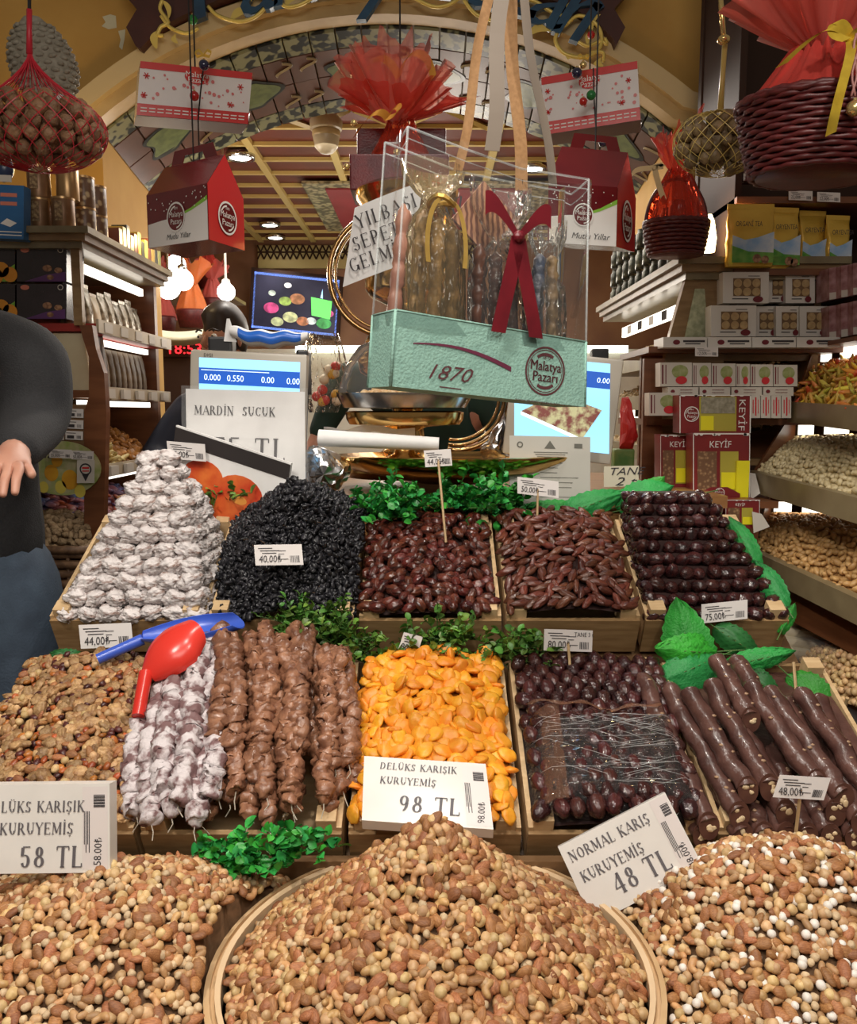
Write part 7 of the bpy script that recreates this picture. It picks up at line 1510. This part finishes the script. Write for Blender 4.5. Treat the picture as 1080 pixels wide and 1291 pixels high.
mb=MB(); mb.prism([P(944,596,2.3),P(952,597,2.3),P(958,622,2.25),P(946,630,2.25)],(0,1,0),.003); obj('white_card',mb,LBL,label='white folded card beside the large window pack',cat='card'); mb=MB(); mb.prism([P(948,645,2.1),P(960,648,2.1),P(970,664,2.1),P(950,672,2.1)],(0,1,0),.003); obj('white_card',mb,LBL,label='white folded card low beside the peanut bin',cat='card')
# stool/board carrying the packs
tt=thing('pack_shelf','brown wooden ledge carrying the window packs','shelf',P(890,650,2.3)); zz=P(890,629,2.22).z; obj('ledge_board',MB().bbox((P(826,600,2.3).x,2.17,zz-.02),(P(958,600,2.3).x,2.5,zz-.002)),SW1,tt); obj('ledge_support',MB().bbox((P(880,600,2.3).x,2.25,0),(P(950,600,2.3).x,2.40,zz-.02)),SW1,tt)
# --- bins along the right
t=thing('right_bin_rack','brown wooden rack of slanted lit nut bins at right edge','shelf unit',(1.2,2.1,0))
PIS=M('pistachio_shell',(.68,.58,.36),(.52,.42,.22),rough=.5,scale=90,var=.15); PNT=M('roast_nut',(.62,.38,.15),(.48,.26,.09),rough=.45,scale=80,var=.2); COL=M('candied_strip',(.80,.30,.04),(.55,.45,.08),rough=.4,scale=9,var=.3,hvar=.05)
tiers=[('orange and green candied strips in the top right bin',P(1002,512,2.42),P(1100,519,1.90),P(1180,440,2.15),P(1030,462,2.6),fm('candied',COL,(.05,.012,.010)),.024),
('pale pistachios in the second right bin',P(952,598,2.36),P(1100,636,1.82),P(1210,548,2.1),P(1002,553,2.56),fm('pistachio',PIS,(.019,.014,.013)),.016),
('roasted yellow nuts in the third right bin',P(950,695,2.28),P(1100,764,1.76),P(1210,655,2.0),P(972,648,2.5),fm('roast_nut',PNT,(.024,.015,.013)),.017)]
for i,(lab,a,b,c_,d,ms,st_) in enumerate(tiers):
    pile('bin_nuts',lab,'nuts',a,b,c_,d,st_,ms,bulge=.03)
    n=Vector((-.9,-.45,0)).normalized()*.03; m=MB(); lo=Vector((0,0,-.045)); hi=Vector((0,0,.012)); m.hexa([a+lo,b+lo,b+lo+n,a+lo+n,a+hi,b+hi,b+hi+n,a+hi+n]); obj('bin_lip',m,MATS['lip_olive'],t)
    m=MB(); m.hexa([a+lo*.8,b+lo*.8,c_+lo*1.2,d+lo*1.2,a-Vector((0,0,.01)),b-Vector((0,0,.01)),c_-Vector((0,0,.02)),d-Vector((0,0,.02))]); obj('bin_floor',m,SW1,t)
    m=MB(); m.prism([a+lo,a+hi,d+Vector((0,0,.10)),d+lo],(0,1,0),.012); obj('bin_side',m,SW1,t)
    u0,u1=d+Vector((.01,-.02,.012)),c_+Vector((0,-.02,.012)); th=Vector((-.02,-.02,0)); hh=Vector((0,0,.032)); m=MB(); m.hexa([u0,u1,u1+th,u0+th,u0+hh,u1+hh,u1+th+hh,u0+th+hh]); obj('light_strip',m,LED,t)
    for k in range(4): q=u0.lerp(u1,.12+.24*k)+th*1.1; v=(u1-u0).normalized()*.035; m=MB(); m.hexa([q,q+v,q+v+th*.1,q+th*.1,q+hh*.9,q+v+hh*.9,q+v+th*.1+hh*.9,q+th*.1+hh*.9]); obj('price_label',m,SW3,t)
    m=MB(); u0,u1=u0+hh,u1+hh; h3=Vector((0,0,.03)); m.hexa([u0,u1,u1+th*2,u0+th*2,u0+h3,u1+h3,u1+th*2+h3,u0+th*2+h3]); obj('shelf_rail',m,SW1,t)
a,b=P(950,712,2.28),P(1110,785,1.76); m=MB(); m.hexa([a+Vector((0,0,-.10)),b+Vector((0,0,-.10)),b+Vector((.3,0,-.10)),a+Vector((.3,0,-.10)),a,b,b+Vector((.3,0,0)),a+Vector((.3,0,0))]); obj('lower_rail',m,SW1,t)
obj('rack_back',MB().bbox((1.30,1.6,0),(1.33,2.85,1.75)),SW1,t)
# glass covered bin at the lower right
t=thing('glass_bin','glass covered bin of hazelnuts at the lower right','bin',(1.0,1.9,.5)); GB=CLEAR('bin_glass',gloss=.2,rough=.04,op=.05)
a,b,c_,d=P(992,765,2.22),P(1110,815,1.80),P(1180,770,2.0),P(1010,742,2.4)
pile('hazelnut_pile','round hazelnuts in the glass covered lower right bin','nuts',P(1000,860,1.98),P(1110,900,1.62),P(1140,800,1.80),P(1015,818,2.15),.0165,[KIND['hazelnut'][0][0],KIND['hazelnut'][0][1]],bulge=.03,scale=1.1)
for i in range(4): q=P(1012,784+13*i,2.14-.02*i); mb=MB(); mb.bev(q,(.13,.06,.028),.012,Euler((0,.05,-.3)).to_matrix()); obj('cream_bag',mb,M('cream_bag',(.62,.55,.40),(.55,.47,.33),rough=.45,scale=8),None,50,label='cream cloth bag in the glass bin, %s from top'%W_[i],cat='bag',group='cream bags in the glass bin')
e,f_=P(990,870,1.98),P(1110,990,1.55); m=MB(); m.add([e,f_,b,a],[(0,1,2,3)]); m.add([a,b,c_,d],[(0,1,2,3)]); obj('glass_pane',m,GB,t)
m=MB(); m.tube([a,b],.008,6); m.tube([d,a],.007,6); obj('metal_trim',m,STL,t,True)
m=MB(); v=Vector((0,0,-.05)); m.hexa([e+v,f_+v,f_+v+Vector((.3,0,0)),e+v+Vector((.3,0,0)),e,f_,f_+Vector((.3,0,0)),e+Vector((.3,0,0))]); obj('wooden_rail',m,SW1,t); obj('cabinet',MB().bbox((.90,1.72,0),(1.28,2.2,.62)),SW1,t)
# ---------------------------------------------------------------- inside the shop
t=thing('television','wall television showing a picture of nuts with a blue frame','television',P(372,420,6.8)); TL,TR,BL=P(321,341,6.75),P(428,352,6.75),P(317,413,6.75); fr=Frame(TL,TR,BL,.004); mb=MB(); mb.slab(fr.at(-.04,-.05,0),fr.U*1.08,fr.V*1.1,-fr.n,.05); obj('housing',mb,SW3,t)
obj('screen',fr.rect(0,0,1,1),M('tv_dark',(.012,.012,.03),(.03,.03,.06),emit=.6,scale=4),t); obj('screen_frame',merge(fr.rect(0,.02,.02,1),fr.rect(.98,.02,1,1),fr.rect(0,.02,1,.06),fr.rect(0,.96,1,1)),M('tv_blue',(.25,.40,1.0),emit=1.3),t)
for a,b,r,c in ((.22,.62,.06,(.75,.10,.30)),(.38,.48,.05,(.35,.5,.12)),(.52,.42,.06,(.45,.20,.10)),(.45,.75,.06,(.62,.65,.35)),(.30,.85,.05,(.5,.55,.3)),(.60,.80,.05,(.5,.20,.10)),(.70,.78,.04,(.7,.8,.8)),(.85,.80,.06,(.08,.42,.12)),(.9,.62,.04,(.6,.1,.3)),(.40,.20,.03,(.9,.9,.9)),(.22,.36,.03,(.7,.8,.7))): obj('screen_picture',fr.disc(a,b,r,l=1.6,ry=r*.7),M('tv_%d'%int(a*100+b*1000),c,tuple(x*.4 for x in c),emit=.8,scale=20),t)
obj('screen_picture',fr.poly([(.68,.36),(.93,.40),(.92,.72),(.70,.68)],l=2),M('tv_candle',(.15,.75,.15),emit=1.0),t); obj('screen_picture',fr.poly([(.79,.36),(.82,.37),(.81,.20)],l=2),M('tv_flame',(.4,.7,1.0),emit=1.3),t)
# lattice frieze
t=thing('lattice_frieze','pierced gold lattice frieze above the television','frieze',P(400,335,6.85)); a,b=P(325,340,6.85),P(600,345,6.85); z0,z1=P(330,338,6.85).z,P(330,309,6.85).z
obj('frieze_board',MB().bbox((a.x,6.86,z0),(b.x,6.89,z1)),M('frieze_gold',(.42,.33,.12),rough=.5),t); m=MB()
for i in range(34):
    x=a.x+.052*i; m.tube([(x,6.85,z0+.07),(x+.052,6.85,z1)],.006,4); m.tube([(x+.052,6.85,z0+.07),(x,6.85,z1)],.006,4)
m.tube([(a.x,6.85,(z0+z1)/2+.035),(b.x,6.85,(z0+z1)/2+.035)],.006,4); obj('lattice',m,SW3,t)
# back cabinets and counter line
obj('back_cabinet',MB().bbox((-2.4,6.4,0),(1.8,6.7,P(400,440,6.4).z)),M('cab_white',(.62,.60,.52),(.5,.47,.38),rough=.4,scale=5),label='pale display cabinet along the back of the shop',cat='cabinet')
obj('cabinet_light',MB().bbox((-1.0,6.36,P(400,445,6.4).z),(1.5,6.40,P(400,436,6.4).z)),M('cab_led',(.95,1,.92),emit=2.5),label='bright strip light along the back cabinet top',cat='light')
obj('dark_cabinet',MB().bbox((P(186,440,4.6).x,4.6,0),(P(262,440,4.6).x,5.1,P(200,432,4.6).z)),SW3,label='black cabinet with the red clock digits',cat='cabinet')
tc_=thing('digital_clock','red digital clock digits reading 18:53 on black cabinet','clock',P(220,446,4.58)); obj('clock_face',sans('18:53',.055,P(209,446,4.575),(1,0,0),(0,-1,0),sx=1.15),M('clock_red',(1,.02,.03),emit=2.5),tc_); obj('clock_case',MB().bbox(tuple(P(203,450,4.585)),tuple(P(238,432,4.598))),SW3,tc_)
obj('draped_cloth',MB().grid(lambda a,b:P(196+75*a,415+18*b+3*math.sin(a*4),4.5-.1*math.sin(PI*b)),16,6),M('cloth_cream',(.5,.5,.38),rough=.8),None,True,label='cream cloth edge hanging above the black cabinet',cat='cloth')
# tulle wrapped baskets far left
TP=CLEAR('pink_tulle',gloss=.2,rough=.15,bump=.8,bscale=20,op=.5,tint=(.95,.6,.55),diff=(.80,.20,.18)); TO=CLEAR('orange_tulle',gloss=.25,rough=.1,bump=.8,bscale=20,op=.5,tint=(.95,.6,.4),diff=(.85,.25,.08))
for i,(px,py,Y,r,m_) in enumerate(((205,408,5.0,.13,TP),(243,400,4.9,.15,TO),(268,385,5.2,.12,TP),(225,345,5.4,.14,TUL),(262,352,5.4,.12,TUL),(205,372,5.3,.1,TP))):
    c=P(px,py,Y); t=thing('wrapped_basket','red wrapped gift basket far back at left, %s of six'%W_[i],'gift basket',c-Vector((0,0,.06)),'wrapped baskets at the back left'); mb=MB(); mb.lathe([(r*.5,-.06),(r*.62,.03),(r*.6,.04),(r*.5,-.04)],c,20); obj('basket_bowl',mb,WIC,t,True)
    tulle(t,c+Vector((0,0,.02)),r*.62,r*.2,r*1.1,m_,i*3.3,N=48,M_=6,amp=.15,top=1.4); tulle(t,c+Vector((0,0,.02+r*1.1)),r*.18,r*.7,r*.8,m_,i*3.3+1,N=48,M_=5,amp=.5)
obj('basket_shelf',MB().bbox((-2.5,4.7,P(220,420,4.9).z-.09),(-1.2,5.5,P(220,420,4.9).z-.06)),SW2,label='wooden shelf under the wrapped baskets',cat='shelf'); obj('upper_basket_shelf',MB().bbox((-2.5,5.2,P(240,368,5.4).z-.06),(-1.2,5.6,P(240,368,5.4).z-.04)),SW2,label='upper wooden shelf under red wrapped baskets',cat='shelf')
# glass globes
GLB=M('globe_glow',(1,.97,.92),emit=9)
for i,(px,py,Y,r) in enumerate(((192,352,4.2,.052),(212,362,4.1,.058),(230,353,4.2,.052),(222,333,4.6,.05),(178,332,4.4,.04),(285,368,4.4,.046))):
    c=P(px,py,Y); t=thing('globe_lamp','glowing white globe pendant lamp at left, %s of six'%W_[i],'lamp',c,'globe pendant lamps'); mb=MB(); mb.ball(c,r,3); obj('globe',mb,GLB,t,True); mb=MB(); mb.lathe([(r*.5,r*.85),(r*.45,r*1.3),(.006,r*1.5),(.006,2.75-c.z),(.0001,2.75-c.z)],c,14); obj('fitting',mb,STL if i<5 else LBL,t,True)
point(P(212,345,4.0),14,(1,.92,.82),.1); point((.0,4.5,2.0),14,(1,.9,.78),.15); point((-.2,5.6,2.0),14,(1,.9,.78),.15)  # globe light, then two added fill lights that brighten the ceiling, no fixtures
# ceiling spots
for i,(px,py,zz) in enumerate(((303,199,2.74),(340,284,2.74),(347,300,2.74),(318,311,2.74),(671,213,2.74))):
    c=PZ(px,py,zz); t=thing('ceiling_spot','round glowing ceiling spot, %s counted from the front left'%W_[i],'ceiling light',c,'ceiling spots'); mb=MB(); mb.lathe([(.0001,0),(.055,0),(.058,.008)],c,24); obj('lens',mb,M('spot_glow',(1,.97,.9),emit=12),t); mb=MB(); mb.lathe([(.058,.01),(.06,-.006),(.075,-.006),(.078,.02)],c,24); obj('trim_ring',mb,STL,t,True)
    spot(c-Vector((0,0,.02)),c-Vector((0,.2,2)),13,NEUT,110,.05)
c=P(411,165,3.95); t=thing('dome_camera','cream dome security camera on the ceiling edge','camera',c); mb=MB(); mb.lathe([(.0001,-.10),(.03,-.095),(.052,-.07),(.06,-.03),(.062,0),(.072,.005),(.075,.04),(.06,.06),(.0001,.06)],c,28); obj('dome',mb,M('camera_cream',(.50,.42,.28),rough=.35),t,50); mb=MB(); mb.lathe([(.0605,-.028),(.0635,-.02),(.0635,-.008),(.0625,0)],c,28); obj('band',mb,CRM,t,True); mb=MB(); mb.tube([c+Vector((0,0,.05)),c+Vector((0,0,.35))],.02,8); obj('mount',mb,CRM,t)
# small extras behind the right scale
crumple('red_packet','red cloth-like packet standing right of the right scale',[(784,500),(792,500),(801,535),(803,556),(795,568),(780,566)],2.45,.04,M('red_cloth',(.55,.02,.02),rough=.5),'packet',.006)
mb=MB(); q=P(785,570,2.45); mb.bev((q.x,2.45,(q.z+.01+1.196)/2),(.06,.045,q.z+.01-1.196),.006); obj('green_pack',mb,M('green_pack',(.08,.22,.05),(.25,.33,.1),rough=.4,scale=20),label='small green pack below the red packet',cat='packet')
mb=MB(); mb.bev(P(755,447,2.3),(.045,.04,.03),.004); obj('black_clip',mb,MATS['black_plastic'],label='black clip on top of the right scale',cat='clip')
# ---------------------------------------------------------------- people
SKN=M('skin',(.52,.27,.19),(.46,.22,.15),rough=.5,sub=.1,scale=20); BLKC=M('black_knit',(.012,.012,.014),(.018,.018,.02),rough=.85,scale=200,bump=.3,bscale=300); JEA=M('jeans',(.050,.075,.11),(.03,.045,.07),rough=.85,scale=14,bump=.2,bscale=200); NAV=M('navy_cloth',(.012,.016,.035),rough=.8); GRC=M('green_cloth',(.012,.045,.035),(.01,.03,.025),rough=.85,scale=10); HAI=M('hair_dark',(.018,.012,.01),(.035,.022,.015),rough=.45,scale=60,stretch=(1,1,.2))
def skin(name,verts,edges,radii,mat,parent,levels=2,root=0):
    me=bpy.data.meshes.new(name); o0=wloc(parent); me.from_pydata([tuple(Vector(v)-o0) for v in verts],edges,[]); o=bpy.data.objects.new(name,me); C.objects.link(o); o.parent=parent
    bm=bmesh.new(); bm.from_mesh(me); L=bm.verts.layers.skin.verify(); bm.verts.ensure_lookup_table()
    for i,v in enumerate(bm.verts): r=radii[i]; v[L].radius=r if hasattr(r,'__len__') else (r,r); v[L].use_root=(i==root)
    bm.to_mesh(me); bm.free()
    s=o.modifiers.new('skin','SKIN'); s.use_smooth_shade=True; b=o.modifiers.new('sub','SUBSURF'); b.levels=levels; b.render_levels=levels; me.materials.append(mat)
    dg=bpy.context.evaluated_depsgraph_get(); m2=bpy.data.meshes.new_from_object(o.evaluated_get(dg)); o.modifiers.clear(); o.data=m2
    if not m2.materials: m2.materials.append(mat)
    m2.polygons.foreach_set('use_smooth',[True]*len(m2.polygons)); return o
def person(label,base,H,face,J,top,legs,hair=HAI,apron=None):
    """base: point on the floor; face: heading angle of the look direction; J: dict of arm joints (world)"""
    s=H/1.8; t=thing('person',label,'person',base); B=Vector(base); f=Vector((math.cos(face),math.sin(face),0)); r=Vector((f.y,-f.x,0)); U=Vector((0,0,1)); g=lambda a,b,z:B+r*a*s+f*b*s+U*z*s
    V=[g(0,0,.95),g(0,.01,1.15),g(0,.01,1.36),g(0,.0,1.50),g(0,.02,1.60),g(0,.03,1.68),g(0,.03,1.76)]; R=[(.085,.08),(.11,.09),(.15,.11),(.06,.06),(.072,.08),(.078,.095),(.055,.07)]; E=[(0,1),(1,2),(2,3),(3,4),(4,5),(5,6)]
    R=[(a*s,b*s) for a,b in R]; arms={}
    for sd,k in ((1,'r'),(-1,'l')):
        sh=g(.19*sd,.0,1.43); el=J.get(k+'e',g(.24*sd,.0,1.14)); wr=J.get(k+'w',g(.25*sd,.06,.90)); i=len(V); V+=[sh,el,wr]; E+=[(2,i),(i,i+1),(i+1,i+2)]; R+=[(.055*s,)*2,(.042*s,)*2,(.028*s,)*2]; arms[k]=(sh,Vector(el),Vector(wr),i+2)
        d=(Vector(wr)-Vector(el)).normalized(); palm=Vector(wr)+d*.05*s; i=len(V); V.append(palm); E.append((i-1,i)); R.append((.030*s,.018*s)); 
        side=J.get(k+'s',r*sd).normalized() if k+'s' in J else (d.cross(U).normalized())
        dn=side.cross(d).normalized(); curl=-1 if dn.z>0 else 1
        for q,(off,ln) in enumerate(((-.026,.066),(-.009,.076),(.009,.072),(.025,.056))):
            p1=palm+side*off*s+d*.03*s; p2=p1+d*ln*.5*s+dn*curl*.008*s; p3=p2+d*ln*.35*s+dn*curl*.022*s; j=len(V); V+=[p1,p2,p3]; E+=[(i,j),(j,j+1),(j+1,j+2)]; R+=[(.0095*s,)*2,(.0085*s,)*2,(.0065*s,)*2]
        p1=palm-side*.030*s-d*.01*s+dn*curl*.008*s; p2=p1-side*.014*s+d*.03*s+dn*curl*.012*s; j=len(V); V+=[p1,p2]; E+=[(i,j),(j,j+1)]; R+=[(.011*s,)*2,(.008*s,)*2]
    for sd in (1,-1):
        i=len(V); V+=[g(.095*sd,0,.90),g(.10*sd,.02,.50),g(.10*sd,-.01,.09),g(.11*sd,.14,.035)]; E+=[(0,i),(i,i+1),(i+1,i+2),(i+2,i+3)]; R+=[(.085*s,)*2,(.055*s,)*2,(.038*s,)*2,(.032*s,)*2]
    skin('body',V,E,R,SKN,t)
    # clothes
    V=[g(0,0,.90),g(0,.01,1.10),g(0,.01,1.30),g(0,.0,1.44),g(0,.0,1.54)]; R=[(.175*s,.175*s),(.155*s,.14*s),(.175*s,.125*s),(.12*s,.09*s),(.07*s,.065*s)]; E=[(0,1),(1,2),(2,3),(3,4)]
    for k in 'rl':
        sh,el,wr,_=arms[k]; i=len(V); V+=[sh,sh.lerp(el,.5),el,el.lerp(wr,.5),wr]; E+=[(3,i)]+[(i+q,i+q+1) for q in range(4)]; R+=[(.078*s,)*2,(.076*s,)*2,(.074*s,)*2,(.056*s,)*2,(.038*s,)*2]
    skin('sweater',V,E,R,top,t)
    V=[g(0,0,.94),g(.10,0,.80),g(.105,.02,.50),g(.105,-.01,.08),g(-.10,0,.80),g(-.105,.02,.50),g(-.105,-.01,.08),g(0,0,1.12)]; skin('trousers',V,[(7,0),(0,1),(1,2),(2,3),(0,4),(4,5),(5,6)],[(.175*s,.155*s),(.112*s,)*2,(.078*s,)*2,(.062*s,)*2,(.112*s,)*2,(.078*s,)*2,(.062*s,)*2,(.15*s,.13*s)],legs,t)
    for sd in (1,-1): mb=MB(); mb.bev(g(.11*sd,.07,.04),(.09*s,.27*s,.075*s),.03*s,Matrix((r,f,U)).transposed()); obj('shoe',mb,SW3,t,True)
    hd=g(0,.03,1.69); mb=MB(); V_,F_=ICO(3)
    M3=Matrix((r,f,U)).transposed(); vs=[]
    for v in V_:
        q=Vector((v[0]*.086*s,v[1]*.106*s,v[2]*.125*s)); 
        if v[1]>.25 and v[2]<.45: q*=.80
        if v[2]<-.6: q*=.8
        vs.append(hd+U*.018*s-f*.012*s+M3@q+noise.noise_vector(Vector(v)*6)*.003)
    mb.add(vs,F_); obj('hair',mb,hair,t,True)
    for sd in (1,-1):
        mb=MB(); mb.ball(hd+r*.032*sd*s+f*.083*s+U*.0*s,.011*s,2); obj('eye',mb,WHT,t,True); mb=MB(); mb.ball(hd+r*.032*sd*s+f*.0925*s,.005*s,2); obj('pupil',mb,INK,t,True)
        mb=MB(); mb.ball(hd+r*.082*sd*s-f*.0*s-U*.01*s,.02*s,2,(.4,.7,1.2)); obj('ear',mb,SKN,t,True)
        mb=MB(); mb.tube([hd+r*.016*sd*s+f*.092*s+U*.020*s,hd+r*.034*sd*s+f*.092*s+U*.026*s,hd+r*.052*sd*s+f*.080*s+U*.019*s],.0035*s,5); obj('eyebrow',mb,hair,t,True)
    mb=MB(); mb.tube([hd+f*.088*s+U*.005*s,hd+f*.106*s-U*.028*s,hd+f*.088*s-U*.038*s],[.006*s,.012*s,.008*s],8); obj('nose',mb,SKN,t,True)
    mb=MB(); mb.tube([hd-r*.022*s+f*.082*s-U*.060*s,hd+f*.090*s-U*.061*s,hd+r*.022*s+f*.082*s-U*.060*s],.005*s,6); obj('lips',mb,M('lips',(.42,.14,.11),rough=.45),t,True)
    return t
person('customer in a black sweater and blue jeans at the left edge',(-1.06,1.92,0),1.93,math.radians(-105),{'le':P(44,535,1.84),'lw':P(16,574,1.62),'re':(-1.30,1.85,1.2),'rw':(-1.27,1.66,1.22)},BLKC,JEA)
person('shop worker with dark hair and navy jacket behind the left scale',(P(288,500,3.15).x,3.15,0),1.78,math.radians(-115),{'re':(-.98,3.0,1.22),'rw':(-.90,2.82,1.23),'le':(-.50,3.05,1.22),'lw':(-.45,2.9,1.25)},NAV,NAV)
person('shop worker in a dark green jacket reaching from behind the urn',(P(560,500,3.10).x,3.10,0),1.80,math.radians(-110),{'re':P(440,470,2.98),'rw':P(398,556,2.92),'le':(.34,3.0,1.2),'lw':(.25,2.95,1.25)},GRC,NAV)
t=thing('sweets_bag','clear plastic bag of red and yellow fruit held before the back cabinet','bag',P(408,520,2.9)); mb=MB(); mb.grid(lambda a,b:P(408,420+100*b,2.88)+Vector(((.045+.03*math.sin(PI*b))*math.cos(2*PI*a)*(1+.1*math.sin(a*40)),.03*math.sin(2*PI*a),0)),24,12); obj('bag_film',mb,CELLO,t,True)
for i in range(12): mb=MB(); mb.ball(P(rr(393,425),rr(455,512),2.88),.018,2); obj('fruit_piece',mb,M('fp%d'%(i%3),((.6,.04,.04),(.75,.45,.05),(.8,.72,.6))[i%3],rough=.4),t,True)
